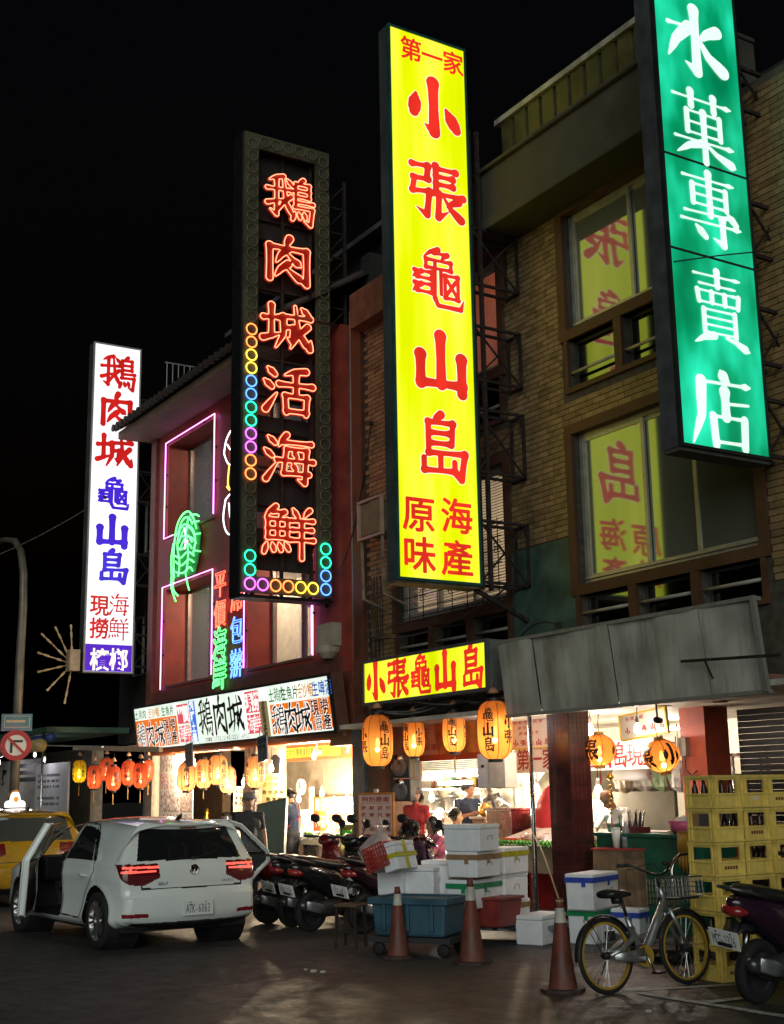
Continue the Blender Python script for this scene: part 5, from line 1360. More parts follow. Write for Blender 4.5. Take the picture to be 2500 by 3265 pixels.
# wall fan
p = at(1058, 1709, Y=11.3)
t = thing('wall_fan', 'round grey wall fan beside the meter box', 'fan', p, rz=R(20))
k = MB(); k.lathe([(.0, -.1), (.05, -.1), (.06, .06), (.0, .08)], axis='y', n=14); k.build('motor', PVC, t, smooth=True)
k = MB()
for r_ in (.05, .1, .15, .19): k.tube([(r_ * math.cos(a_ * PI / 12), -.09 + r_ * .25, r_ * math.sin(a_ * PI / 12)) for a_ in range(24)], .004, 4, closed=True)
for a_ in range(16): k.tube([(.04 * math.cos(a_ * PI / 8), -.1, .04 * math.sin(a_ * PI / 8)), (.19 * math.cos(a_ * PI / 8), -.04, .19 * math.sin(a_ * PI / 8))], .003, 4)
k.build('guard', STEEL, t)
for i in range(4):
    a_ = i * PI / 2 + .3; k = MB(); k.cbox((.09 * math.cos(a_), -.06, .09 * math.sin(a_)), (.12, .006, .07), ry=-a_, rx=.3); k.build('blade', mat('fan blade', (.25, .3, .3), .4), t)
k = MB(); k.bar((0, .06, 0), (0, .4, -.12), .03); k.build('bracket', PVC, t)
# framed picture and shelves in the kitchen
board('framed_picture', 'dark framed landscape picture on the kitchen back wall', 'picture', 965, 1664, 1030, 1702, 13.6, mat('dark photo', (.03, .035, .03), .3, var=.6, scale=6), frame=ALU, fw=.05)
def counter(name, label, cat, c, s, m, mtop, toph=.04, rz=0):
    t = thing(name, label, cat, (c[0], c[1], c[2]), rz=rz)
    k = MB(); k.box((-s[0] / 2, -s[1] / 2, 0), (s[0] / 2, s[1] / 2, s[2] - toph)); k.build('body', m, t, bevel=.008)
    k = MB(); k.box((-s[0] / 2 - .03, -s[1] / 2 - .03, s[2] - toph), (s[0] / 2 + .03, s[1] / 2 + .03, s[2])); k.build('top', mtop, t, bevel=.006)
    return t
WH = mat('white laminate', (.7, .66, .6), .4, var=.06)
counter('kitchen_counter', 'white kitchen counter behind the seated guests', 'counter', (-18.6, 12.9, .11), (3.2, .7, .95), WH, STEEL)
counter('steel_cabinet', 'stainless steel cabinet at the right of the kitchen', 'cabinet', (at(1068, 1760, Y=11.3).x, 11.6, .11), (.6, .6, 1.35), STEEL, STEEL)
counter('dining_table', 'white covered dining table between the seated guests', 'table', (-16.4, 10.9, .11), (1.0, .7, .72), WH, WH)
# yellow bottle box and gold pot by the man in navy
p = at(1048, 1742, Y=11.6)
t = thing('bottle_carton', 'yellow carton on the counter in front of the man in navy', 'carton', (p.x - .1, 11.6, .95)); k = MB(); k.box((-.25, -.15, 0), (.25, .15, .2)); k.build('carton', mat('yellow carton', (.65, .42, .02), .5, var=.15), t, bevel=.01); k = MB(); k.box((-.2, -.153, .06), (.2, -.15, .13)); k.build('printed_band', mat('carton band', (.4, .1, .03), .5), t)
p = at(1040, 1722, Y=11.9)
t = thing('gold_pot', 'small shiny golden pot beside the man in navy', 'pot', (p.x, 11.9, 1.32)); k = MB(); k.lathe([(.0, 0), (.06, 0), (.11, .06), (.1, .14), (.07, .17), (.09, .2), (.0, .2)], n=18); k.build('vessel', mat('polished gold', (.7, .42, .06), .25, .9), t, smooth=True); k = MB(); k.lathe([(.0, .2), (.02, .2), (.025, .23), (.0, .24)], n=10); k.build('lid_knob', mat('polished gold', (0, 0, 0)), t)
counter('small_stand', 'narrow stand holding the golden pot', 'stand', (p.x, 11.9, .11), (.3, .3, 1.21), BROWN, BROWN)

# ---- goose restaurant
def photos(t, Wd, Hd, rows, seed):
    rnd = random.Random(seed); z = .03
    for (h_, ws) in rows:
        x = .03
        for w_ in ws:
            k = MB(); k.box((x * Wd, -.004, z * Hd), ((x + w_ - .03) * Wd, 0, (z + h_ - .03) * Hd))
            c = colorsys.hsv_to_rgb(rnd.choice((.02, .05, .6, .95, .1)), rnd.uniform(.05, .35), rnd.uniform(.55, .85))
            o = k.build('photo', mat('photo %d %d' % (seed, int(x * 100 + z * 1000)), c, .35, var=.6, scale=9 + rnd.random() * 8, dirt=(.3, .06, .08), dirt_amt=.6, dscale=7), t)
            x += w_
        z += h_
t, Wd, Hd = board('photo_board', 'white board of visitor photographs at the left of the goose restaurant', 'photo board', 343, 1612, 411, 1800, 10.4, WH)
photos(t, Wd, Hd, ((.28, (.5, .47)), (.26, (.62, .35)), (.2, (.3, .34, .33)), (.22, (.97,))), 4)
board('yellow_notice', 'tall yellow notice with black rows on the goose restaurant pier', 'sign', 560, 1662, 612, 1760, 10.45, mat('yellow notice', (.72, .55, .22), .5, var=.06), [('非常感謝', .14, .93, .2, .1, .24, False, mat('orange ink', (.5, .15, .02), .5)), ('熱烈報導', .14, .80, .2, .1, .24, False, MATS['orange ink']), ('聯合晚報', .14, .63, .2, .1, .24, False, INK), ('聯合報', .3, .48, .2, .1, .24, False, INK), ('自由時報', .14, .33, .2, .1, .24, False, INK)])
t, Wd, Hd = board('poster', 'tall photo poster of a person in black above the yellow notice', 'poster', 566, 1592, 611, 1660, 10.5, mat('poster ground', (.5, .42, .33), .4, var=.3, scale=5))
k = MB(); k.prism([(.35 * Wd, .05 * Hd), (.72 * Wd, .05 * Hd), (.78 * Wd, .5 * Hd), (.6 * Wd, .62 * Hd), (.45 * Wd, .62 * Hd), (.32 * Wd, .48 * Hd)], ((0, 0, 0), (1, 0, 0), (0, 0, 1), (0, -1, 0)), 0, .003); k.build('printed_suit', INK, t)
k = MB(); k.prism([(.52 * Wd + .1 * Wd * math.cos(a), .72 * Hd + .09 * Hd * math.sin(a)) for a in np.linspace(0, 6, 12)], ((0, 0, 0), (1, 0, 0), (0, 0, 1), (0, -1, 0)), 0, .003); k.build('printed_face', mat('print skin', (.5, .3, .2), .5), t)
t, Wd, Hd = board('small_notice', 'narrow cream notice left of the goose restaurant pier', 'sign', 500, 1685, 523, 1740, 11.2, mat('cream notice', (.65, .55, .32), .5), [('婚宴', .3, .8, .3, .15, .4, False, INK), ('壽宴', .3, .55, .3, .14, .4, False, INK), ('歡迎', .3, .35, .3, .14, .4, False, INK)])
t, Wd, Hd = board('photo_strip', 'strip of small pictures on the goose restaurant pier', 'photo board', 520, 1688, 546, 1742, 10.36, WH); photos(t, Wd, Hd, ((.35, (.97,)), (.6, (.97,))), 9)
p = at(545, 1730, Y=9.9); q = at(614, 1800, Y=9.9)
t = thing('green_board', 'plain grey green board leaning behind the open car door', 'board', (p.x, 9.9, q.z - .5)); t.rotation_euler = (R(-6), R(-6), 0)
k = MB(); k.box((0, 0, 0), (q.x - p.x - .1, .025, p.z - q.z + .55)); k.build('panel', mat('grey green panel', (.13, .19, .16), .6, var=.12), t); k = MB(); frame_rect(k, -.01, q.x - p.x - .09, -.01, p.z - q.z + .56, -.012, .03, .025); k.build('frame', ALU, t)
# beam with dish labels
a, b = at(612, 1598, Y=12.4), at(775, 1620, Y=12.4)
t = thing('label_beam', 'orange beam carrying a row of yellow dish labels inside the goose restaurant', 'beam', (a.x, 12.4, b.z)); Wd, Hd = b.x - a.x, .34
k = MB(); k.box((0, 0, -.02), (Wd, .12, Hd)); k.build('beam', mat('orange beam paint', (.5, .12, .03), .5, var=.15), t)
for i, s in enumerate(('生魚片', '龍蝦湯', '清蒸魚', '鹽烤蝦', '炒飯麵')):
    k = MB(); k.box((Wd * (.01 + .15 * i), -.012, .05), (Wd * (.01 + .15 * i) + Wd * .135, 0, .25)); lb_ = k.build('label_plate', mat('label yellow', (.8, .62, .05), .5), t)
    k = MB(); put_text(k, s, ((0, -.013, 0), (1, 0, 0), (0, 0, 1), (0, -1, 0)), Wd * (.035 + .15 * i), .15, Wd * .04, .16, step=Wd * .042, d=.002); k.build('lettering', mat('green ink', (.03, .2, .05), .5), lb_)
k = MB(); put_text(k, '冷飲', ((0, -.002, 0), (1, 0, 0), (0, 0, 1), (0, -1, 0)), Wd * .84, .16, .16, .2, step=.34, d=.002); k.build('lettering', LW, t)
# dish photo wall
t, Wd, Hd = board('dish_photo_wall', 'white wall board with rows of round dish photographs in the goose restaurant', 'menu board', 624, 1625, 762, 1664, 13.9, mat('menu white', (.75, .68, .58), .5))
k = None
rnd = random.Random(3)
for i in range(12):
    for j in range(3):
        k = MB(); k.lathe([(.0, -.006), (.105, -.006), (.12, 0)], (Wd * (.045 + .082 * i), 0, Hd * (.2 + .3 * j)), axis='y', n=14)
        c = colorsys.hsv_to_rgb(rnd.choice((.04, .08, .12, .3)), .7, rnd.uniform(.25, .6)); k.build('dish_photo', mat('dish %d' % rnd.randint(0, 5), c, .4, var=.5, scale=14), t)
# orange written menu
t, Wd, Hd = board('orange_menu_board', 'orange menu board with white handwritten columns in the goose restaurant', 'menu board', 672, 1708, 775, 1792, 12.9, mat('menu orange', (.6, .10, .02), .5, var=.1))
mn = ('生魚片', '龍蝦湯', '烤魚下巴', '清蒸石斑', '炒海瓜子', '鹽酥蝦球', '三杯中卷', '鵝肉切盤')
for i, s in enumerate(mn):
    for r_ in range(2):
        k = MB(); put_text(k, s, ((0, -.002, 0), (1, 0, 0), (0, 0, 1), (0, -1, 0)), Wd * (.09 + .118 * i), Hd * (.9 - .45 * r_), Wd * .1, Hd * .1, step=Hd * .105, down=True, d=.002, grow=.03); k.build('lettering', WH, t)
k = MB(); k.box((-.16, -.02, -.2), (-.06, .05, Hd + .2)); k.build('post', WH, t)
board('white_list', 'white handwritten list left of the orange menu board', 'sign', 632, 1735, 664, 1800, 12.6, mat('list paper', (.75, .66, .5), .5), [('嘉相達', .2, .85, .18, .09, .3, False, mat('olive ink', (.2, .16, .06), .5)), ('義刀魚', .2, .65, .18, .09, .3, False, MATS['olive ink']), ('活蝦', .2, .45, .18, .09, .3, False, MATS['olive ink'])])
p = at(645, 1686, Y=12.8)
t = thing('wall_clock', 'round white wall clock in the bright goose restaurant', 'clock', p)
k = MB(); k.lathe([(.0, -.03), (.16, -.03), (.17, -.01), (.17, .03)], axis='y', n=24); k.build('case', WH, t)
k = MB(); k.bar((0, -.034, 0), (.0, -.034, .1), .012); k.bar((0, -.036, 0), (.06, -.036, -.03), .014); k.build('hands', INK, t)
# blue freezer, helmet, ornament
p = at(437, 1750, Y=12.0); q = at(507, 1750, Y=12.0)
FZ = counter('chest_freezer', 'blue and white chest freezer inside the goose restaurant', 'freezer', ((p.x + q.x) / 2, 12.3, .11), (q.x - p.x, .65, 1.02), WH, mat('blue lid', (.03, .16, .4), .35), toph=.14)
p = at(486, 1722, Y=12.3)
def helmet(name, label, loc, m, rz=0, s=1.):
    t = thing(name, label, 'helmet', loc, rz=rz); t.scale = (s, s, s)
    k = MB(); k.lathe([(.125, 0), (.138, .05), (.13, .12), (.1, .18), (.05, .215), (.0, .22)], n=22); k.build('shell', m, t, smooth=True)
    k = MB()
    for j in range(9):
        a0, a1 = R(-60 + j * 13.3), R(-60 + (j + 1) * 13.3)
        k.add([(.142 * math.cos(a0), .142 * math.sin(a0), .0), (.142 * math.cos(a1), .142 * math.sin(a1), .0), (.136 * math.cos(a1), .136 * math.sin(a1), .12), (.136 * math.cos(a0), .136 * math.sin(a0), .12)], [(0, 1, 2, 3)])
    k.build('visor', mat('smoked visor', (.05, .05, .06), .08, var=0, spec=.8), t)
    k = MB(); k.tube([(.13 * math.cos(a), .13 * math.sin(a), .005) for a in np.linspace(0, 6.28, 20)], .012, 6); k.build('rim', BLACK, t); return t
helmet('motorcycle_helmet', 'black helmet resting on the chest freezer', (p.x, 12.3, 1.13), mat('helmet black', (.015, .015, .018), .15, coat=.8), rz=-.5)
p = at(452, 1725, Y=12.3)
t = thing('gold_ornament', 'small golden cat shaped ornament on the chest freezer', 'ornament', (p.x, 12.2, 1.13)); k = MB(); k.lathe([(.0, 0), (.07, .0), (.08, .08), (.05, .15), (.065, .2), (.05, .25), (.0, .27)], n=16); k.build('body', MATS['polished gold'], t, smooth=True); k = MB(); k.cbox((-.04, 0, .26), (.03, .02, .05)); k.cbox((.04, 0, .26), (.03, .02, .05)); k.build('ears', MATS['polished gold'], t)
# inner partition wall (grey) and ice display counter
k = MB(); k.box((-27.0, 13.2, .11), (-21.0, 13.3, 2.68)); 
t = thing('inner_partition', 'plain grey brown partition wall behind the goose restaurant lanterns', 'wall', (-24, 13.2, .11)); k.build('panel', mat('grey brown plaster', (.24, .20, .15), .8, var=.15), t, world=True); k = MB(); k.box((-27.0, 13.16, .11), (-21.0, 13.2, .22)); k.build('skirting', BROWN, t, world=True)
p = at(690, 1790, Y=11.4)
t = thing('seafood_display', 'long ice display counter heaped with seafood and greens', 'counter', (p.x, 11.5, .11))
k = MB(); k.box((-2.4, -.4, 0), (1.7, .4, .72)); k.build('cabinet', STEEL, t); k = MB(); k.box((-2.45, -.45, .72), (1.75, .45, .8)); k.build('tray', WH, t)
k = MB(); rnd = random.Random(5)
for i in range(700):
    x, y = rnd.uniform(-2.35, 1.65), rnd.uniform(-.4, .4); k.cbox((x, y, .82 + rnd.random() * .05), (.09, .07, .06), rz=rnd.random() * 3, rx=rnd.random())
o = k.build('ice', mat('crushed ice', (.8, .8, .78), .25), t); o['kind'] = 'stuff'
for i in range(40):
    x, y = rnd.uniform(-2.3, 1.6), rnd.uniform(-.42, .2); c = rnd.choice(((.06, .2, .03), (.5, .3, .04), (.55, .12, .04), (.35, .33, .3), (.6, .5, .1)))
    k = MB(); k.lathe([(.0, -.1), (.03, -.07), (.045, 0), (.03, .08), (.0, .1)], axis='x', n=8); o = k.build('fish', mat('catch %s' % (c,), c, .3, var=.3, scale=20), t, smooth=True); o.location = (x, y, .89); o.rotation_euler = (0, 0, rnd.random() * 3)
# olive crate with bright green goods next to it
p = at(742, 1775, Y=10.6)
t = thing('olive_display_box', 'olive box with bright green goods beside the thank-you board', 'box', (p.x, 10.6, .75)); k = MB()
k.box((-.22, 0, 0), (.22, .3, .03)); k.box((-.22, 0, .03), (-.18, .3, .42)); k.box((.18, 0, .03), (.22, .3, .42)); k.box((-.22, 0, .42), (.22, .3, .46)); k.build('frame', mat('olive wood', (.2, .15, .03), .6), t)
k = MB()
for i in range(26): k.cbox((random.uniform(-.15, .15), random.uniform(.02, .25), .08 + random.random() * .26), (.05, .05, .09), rz=random.random() * 3, rx=random.random())
o = k.build('green_goods', mat('vivid green', (.03, .6, .08), .4), t); o['kind'] = 'stuff'
t = counter('prop_stand', 'low stand under the olive display box', 'stand', (p.x, 10.75, .11), (.5, .4, .64), BROWN, BROWN)

# ---- right stall
X = at(1300, 1800, Y=11.3).x
t = thing('ice_counter', 'sloping white ice counter edged with lettuce on both sides of the red column', 'counter', (-13.2, 11.0, .19))
k = MB(); k.box((-1.6, -.25, .45), (1.15, .45, .8)); k.build('front', mat('tan laminate', (.35, .27, .18), .5, var=.1), t); k = MB(); k.add([(-1.6, -.28, .8), (1.15, -.28, .8), (1.15, .5, 1.0), (-1.6, .5, 1.0)], [(0, 1, 2, 3)]); k.build('ice_bed', mat('ice bed', (.8, .78, .74), .35), t)
for x in (-1.5, 1.05):
    for y in (-.2, .4): k = MB(); k.bar((x, y, -.08), (x, y, .45), .04); k.build('leg', STEEL, t)
rnd = random.Random(8)
for i in range(34):
    x = -1.55 + i * .08; k = MB(); c = Vector((x, -.28, .82)); pts = []
    for a in range(9):
        th = a / 8 * PI * 2; rr = .06 * (1 + .35 * math.sin(3 * th + i)); pts.append(c + Vector((rr * math.cos(th), -.03 + .03 * math.sin(2 * th), rr * math.sin(th) * .8)))
    k.add([c + Vector((0, -.05, .02))] + pts, [(0, a + 1, a + 2) for a in range(8)]); k.build('lettuce_leaf', mat('lettuce', (.10, .32, .05), .5, var=.3, scale=18), t)
for i in range(16):
    x = rnd.uniform(-1.4, 1.0); k = MB(); k.lathe([(.0, -.13), (.03, -.09), (.05, 0), (.03, .1), (.05, .14), (.0, .14)], axis='x', n=9); o = k.build('fish', mat('pale catch', (.6, .42, .35), .3, var=.3, scale=15), t, smooth=True); o.location = (x, rnd.uniform(-.1, .3), .9); o.rotation_euler = (0, 0, rnd.random() * 2)
k = MB()
for i in range(12): k.cbox((-1.5 + i * .06, -.1 + .03 * (i % 3), .86), (.07, .12, .03), rz=i * .7)
o = k.build('red_goods', mat('red goods', (.6, .06, .02), .4), t); o['kind'] = 'stuff'
# red draped cover
p = at(1160, 1790, Y=11.5)
t = thing('red_cover', 'red cloth draped over a tall stack left of the red column', 'cover', (p.x, 11.7, .11)); k = MB()
n = 18; vs = []; hs = [0, .5, .9, 1.2, 1.45, 1.6, 1.66]
for i, h_ in enumerate(hs):
    r_ = [.42, .4, .36, .3, .22, .12, .01][i]
    for j in range(n): a = 2 * PI * j / n; q = 1 + .08 * math.sin(5 * a + i * .6); vs.append((r_ * q * math.cos(a), r_ * q * .7 * math.sin(a), h_))
k.add(vs, [(i * n + j, i * n + (j + 1) % n, (i + 1) * n + (j + 1) % n, (i + 1) * n + j) for i in range(len(hs) - 1) for j in range(n)]); k.build('cloth', mat('red cloth', (.5, .03, .035), .7, var=.2), t, smooth=True)
# green clad counter, glass cabinet, table with brown cloth
GC = mat('green tarp', (.01, .10, .055), .55, var=.35, scale=4)
counter('green_counter', 'dark green clad counter in front of the cook', 'counter', (-11.4, 10.75, .11), (1.75, .5, 1.08), GC, GC)
t = thing('glass_cabinet', 'upright glass display cabinet with steel frame behind the crates', 'cabinet', (-11.55, 12.15, .11))
k = MB()
for x in (-.55, -.02, .55):
    for y in (0, .5): k.bar((x, y, .0), (x, y, 2.0), .035)
for z in (.9, 1.45, 1.98):
    for y in (0, .5): k.bar((-.55, y, z), (.55, y, z), .035)
k.build('frame', STEEL, t)
k = MB(); k.box((-.55, .0, .0), (.55, .5, .9)); k.build('base', STEEL, t)
for (a, b) in ((-.53, -.04), (.0, .53)):
    k = MB(); k.box((a, -.004, .92), (b, .002, 1.96)); k.build('pane', CLEARGLASS, t)
k = MB(); k.box((-.5, .2, 1.46), (.5, .45, 1.48)); k.build('shelf', STEEL, t)
k = MB(); k.tube([(.0, .1, .97), (.52, .1, .97)], .02, 6); k.build('tube', glow('cabinet tube', (.85, .9, 1.), 3), t)
k = MB()
for i in range(26): k.cbox((random.uniform(-.45, -.1), .25, 1.0 + random.random() * .8), (.1, .1, .12), rz=i, rx=i * .5)
o = k.build('hanging_goods', mat('goods', (.35, .12, .05), .5, var=.5, scale=12), t); o['kind'] = 'stuff'
p = at(1330, 1828, Z=.82)
t = thing('cloth_covered_table', 'small table covered with a brown printed cloth behind the bicycle', 'table', (*px_on(1352, 1826, 15.2).xy, .0), rz=R(20))
k = MB(); n = 40; vs = []
def tpt(q, o_):
    q = (q % 1) * 4; s_ = int(q); f = q - s_; c = [(-.34, -.3), (.34, -.3), (.34, .3), (-.34, .3)]; a, b = c[s_], c[(s_ + 1) % 4]; x, y = a[0] + (b[0] - a[0]) * f, a[1] + (b[1] - a[1]) * f
    l = math.hypot(x, y); return x + x / l * o_, y + y / l * o_
for i in range(n):
    x, y = tpt(i / n, 0); vs.append((x, y, 1.0))
for i in range(n):
    x, y = tpt(i / n, .025 + .02 * math.sin(i * 1.9)); vs.append((x, y, .18))
k.add(vs, [(i, (i + 1) % n, n + (i + 1) % n, n + i) for i in range(n)] + [tuple(range(n))[::-1]]); k.build('cloth', mat('brown print cloth', (.2, .12, .06), .6, var=.3, scale=4, dirt=(.03, .028, .03), dirt_amt=.95, dscale=3.5), t, smooth=False)
k = MB(); k.box((-.36, -.32, 1.002), (.36, .32, 1.022)); k.build('top', mat('red vinyl', (.4, .04, .04), .4), t)
for x in (-.3, .3):
    for y in (-.26, .26): k = MB(); k.bar((x, y, 0), (x, y, .99), .035); k.build('leg', IRON, t)
t = thing('water_bottle', 'clear plastic bottle standing on the cloth covered table', 'bottle', (*px_on(1343, 1826, 15.05).xy, 1.022))
k = MB(); k.lathe([(.0, 0), (.045, .0), (.05, .02), (.047, .1), (.05, .18), (.045, .21), (.02, .26), (.018, .285), (.0, .285)], n=18); k.build('bottle', mat('pet plastic', (.75, .72, .72), .08, trans=.7, var=0), t, smooth=True); k = MB(); k.lathe([(.02, .285), (.02, .305), (.0, .305)], n=14); k.build('cap', WHITEP, t); k = MB(); k.lathe([(.0505, .1), (.0505, .16)], n=18); k.build('label_band', mat('bottle label', (.35, .38, .55), .4), t)
t = thing('paper_cup', 'white tapered cup beside the water bottle', 'cup', (*px_on(1322, 1826, 15.05).xy, 1.022)); k = MB(); k.lathe([(.0, 0), (.035, 0), (.055, .22), (.048, .22), (.03, .01)], n=18); k.build('cup', WHITEP, t, smooth=True); k = MB(); k.lathe([(.055, .22), (.058, .225), (.055, .232)], n=18); k.build('rim', WHITEP, t)
t = thing('rubber_glove', 'mustard rubber glove hung over the edge of the green counter', 'glove', (-10.75, 10.45, 1.19)); k = MB()
k.loft([(.02, 0, 0, .1, .015), (-.1, 0, -.01, .1, .02), (-.2, .0, -.02, .09, .02)], n=10, ax='z')
for j, l in enumerate((.2, .25, .26, .22)): k.tube([(-.065 + j * .043, -.0, -.18), (-.075 + j * .05, -.01, -.18 - l * .5), (-.08 + j * .052, 0, -.18 - l * .9)], [.02, .018, .01], 7)
k.tube([(.085, 0, -.1), (.13, -.01, -.17), (.14, -.01, -.23)], [.022, .018, .01], 7); k.build('rubber', mat('mustard rubber', (.4, .2, .02), .5, var=.2), t, smooth=True)
k = MB(); k.lathe([(.1, .02), (.105, .035), (.1, .04)], n=14, M=Matrix.Diagonal((1, .2, 1))); k.build('cuff', mat('mustard rubber', (0, 0, 0)), t)
t = thing('utensil_tray', 'dark tray of brushes and knives on the green counter', 'tray', (-11.75, 10.65, 1.19)); k = MB(); k.box((-.15, -.1, 0), (.15, .1, .07)); k.build('tray', mat('dark red tray', (.12, .02, .02), .5), t)
for i in range(9): k = MB(); x = -.12 + i * .03; k.tube([(x, 0, .05), (x + random.uniform(-.06, .06), random.uniform(-.04, .04), .22 + random.random() * .06)], [.012, .006], 6); k.build('utensil', BLACK if i % 2 else STEEL, t)
t = thing('pink_basin', 'pink plastic basin with white rag on the green counter', 'basin', (-11.1, 10.8, 1.19)); k = MB(); k.lathe([(.0, 0), (.12, 0), (.17, .14), (.18, .14), (.14, .02), (.0, .02)], n=20); k.build('basin', mat('pink plastic', (.65, .1, .22), .35), t, smooth=True); k = MB(); k.lathe([(.0, .2), (.08, .18), (.14, .12), (.0, .06)], n=9); k.build('rag', WHITEP, t)
for i, (x, z, c, s_) in enumerate(((-10.85, 1.19, (.4, .22, .1), (.2, .25, .24)), (-10.62, 1.19, (.08, .08, .1), (.26, .3, .3)), (-10.86, 1.43, (.3, .16, .08), (.16, .2, .12)))):
    t = thing('cardboard_box', ('brown carton on the green counter next to the pink basin', 'dark grey box on the right end of the green counter', 'small brown carton stacked on another carton')[i], 'box', (x, 10.85, z)); k = MB(); k.box((-s_[0] / 2, -s_[1] / 2, 0), (s_[0] / 2, s_[1] / 2, s_[2])); k.build('carton', mat('carton %d' % i, c, .7, var=.12), t, bevel=.006); k = MB(); k.box((-s_[0] / 2 - .002, -.02, s_[2]), (s_[0] / 2 + .002, .02, s_[2] + .002)); k.build('tape', mat('parcel tape', (.3, .2, .1), .3), t)
# red pillar inside with electric box
k = MB(); k.box((-11.78, 11.5, .11), (-11.36, 11.9, 2.66)); t = thing('inner_red_post', 'orange red lit inner post with a switch box behind the crates', 'post', (-11.57, 11.7, .11)); k.build('post', mat('orange red paint', (.45, .08, .04), .5, var=.15), t, world=True)
k = MB(); k.box((-11.74, 11.42, 2.08), (-11.62, 11.5, 2.3)); k.build('switch_box', ALU, t, world=True); k = MB(); k.tube([(-11.68, 11.45, 2.08), (-11.66, 11.44, 1.9), (-11.58, 11.45, 1.84), (-11.5, 11.47, 1.9)], .012, 6); k.build('cable', BROWN, t, world=True)
# stainless pole with lights by the column
t = thing('steel_pole', 'thin shiny steel pole standing left of the red column', 'pole', (-12.98, 10.1, 0)); k = MB(); k.tube([(0, 0, 0), (0, 0, 2.62)], .028, 12); k.build('pole', STEEL, t, smooth=True); k = MB(); k.lathe([(.05, 0), (.05, .02), (.028, .03)], n=14); k.build('foot', IRON, t); k = MB(); k.tube([(.04, -.02, .3), (.05, -.02, 1.2), (.03, -.03, 1.9), (.045, -.02, 2.6)], .008, 5); k.build('cable', BLACK, t)
# white downpipe panel at left of the right stall
t = thing('white_wall_panel', 'tall white panel and pipe at the back of the passage', 'panel', (-16.3, 12.8, .11)); k = MB(); k.box((0, 0, 0), (.55, .1, 2.0)); k.build('panel', WH, t); k = MB(); k.box((.56, .02, 0), (.62, .06, 2.0)); k.build('gap_strip', INK, t); k = MB(); k.box((.63, 0, 0), (1.5, .1, 2.0)); k.build('panel', WARMWALL, t)
# security cameras under the soffit
for i, p in enumerate((at(1409, 1543, Y=10.3), at(680, 1612, Y=11.0), at(505, 1603, Y=10.2))):
    t = thing('security_camera', ('black security camera hanging under the grey awning', 'small white security camera by the dish labels', 'small security camera left of the right number plate')[i], 'camera', p, rz=R(-60)); m_ = BLACK if i == 0 else WHITEP
    k = MB(); k.lathe([(.0, -.1), (.035, -.1), (.04, .04), (.03, .07), (.0, .075)], axis='x', n=14); k.build('barrel', m_, t, smooth=True); k = MB(); k.lathe([(.0, -.105), (.025, -.105)], axis='x', n=12); k.build('lens', CHROME, t); k = MB(); k.tube([(0, 0, .03), (.02, 0, .12), (.02, 0, .24)], .012, 6); k.build('bracket', m_, t)

t = thing('dark_panel', 'dark slatted panel added behind the crate stacks to darken the view', 'shutter', (-9.6, 12.0, .11));  # added dark panel, keeps the view behind the crates black
for i in range(34):
    k = MB(); k.box((-1.7, 0, i * .074), (1.6, .02, i * .074 + .07)); k.build('slat', mat('dark slat', (.02, .022, .03), .5, .3), t)
# ------------------------------------------------------------------ street furniture
GALV = mat('galvanised pole', (.17, .15, .12), .5, .5, var=.2, scale=4, dirt=(.12, .09, .06), dirt_amt=.4)
LPY = 7.5; pb = at(28, 1735, Y=LPY)
t = thing('lamp_post', 'grey curved street lamp post with road signs at the left edge', 'lamp post', (-26.6, LPY, 0))
pts = [(0, 0, 0), (.0, 0, 4.5), (.05, 0, 5.6), (-.02, 0, 6.3), (-.3, 0, 6.85), (-.8, 0, 7.15), (-1.6, 0, 7.32), (-2.6, 0, 7.4)]
k = MB(); k.tube(pts, [.105, .09, .085, .08, .075, .07, .06, .055], 14); k.build('pole', GALV, t, smooth=True)
k = MB(); k.loft([(-3.3, 0, 7.38, .05, .03), (-3.1, 0, 7.39, .15, .06), (-2.8, 0, 7.41, .16, .07), (-2.5, 0, 7.41, .06, .05)], n=12); k.build('lamp_head', GALV, t, smooth=True)
for i in range(5):
    k = MB(); k.lathe([(.108, .9 + i * .2), (.108, .9 + i * .2 + .1)], n=16, M=Matrix(((1, 0, 0), (0, 1, 0), (.8, 0, 1))), cap=False); k.build('hazard_band', mat('hazard orange', (.6, .25, .02), .5, dirt=(.2, .1, .03), dirt_amt=.5) if i % 2 == 0 else BLACK, t)
rzc = cam_dir((-26.6, 7.5))
c = at(34, 1597, Y=LPY - .15)
sg = thing('no_left_turn_sign', 'round red bordered no left turn sign on the lamp post', 'sign', (c.x, LPY - .15, c.z), rz=rzc + PI / 2)
def disc(r0, r1, y, m, nm):
    k = MB()
    if r0 <= 0: k.lathe([(.0, y), (r1, y), (r1, y + .01), (.0, y + .01)], axis='y', n=40)
    else: k.lathe([(r0, y), (r1, y), (r1, y + .01), (r0, y + .01)], axis='y', n=40, cap=False)
    return k.build(nm, m, sg)
SWH = mat('road sign white', (.6, .55, .5), .4, var=.08); SRD = mat('road sign red', (.35, .02, .02), .4, var=.12)
disc(0, .3, 0, SWH, 'plate'); disc(.205, .3, -.006, SRD, 'red_border')
k = MB(); k.bar((-.085, -.008, -.15), (-.085, -.008, .08), .006, .045, up=(1, 0, 0)); k.bar((-.105, -.008, .08), (.13, -.008, .08), .006, .045, up=(0, 0, 1)); k.build('arrow', INK, sg)
k = MB(); k.bar((-.17, -.013, .165), (.17, -.013, -.165), .006, .05, up=(1, 0, 1)); k.build('slash', SRD, sg)
c = at(36, 1548, Y=LPY - .12)
t = thing('street_name_plate', 'small teal street plate above the round sign', 'sign', (c.x, LPY - .12, c.z), rz=rzc + PI / 2)
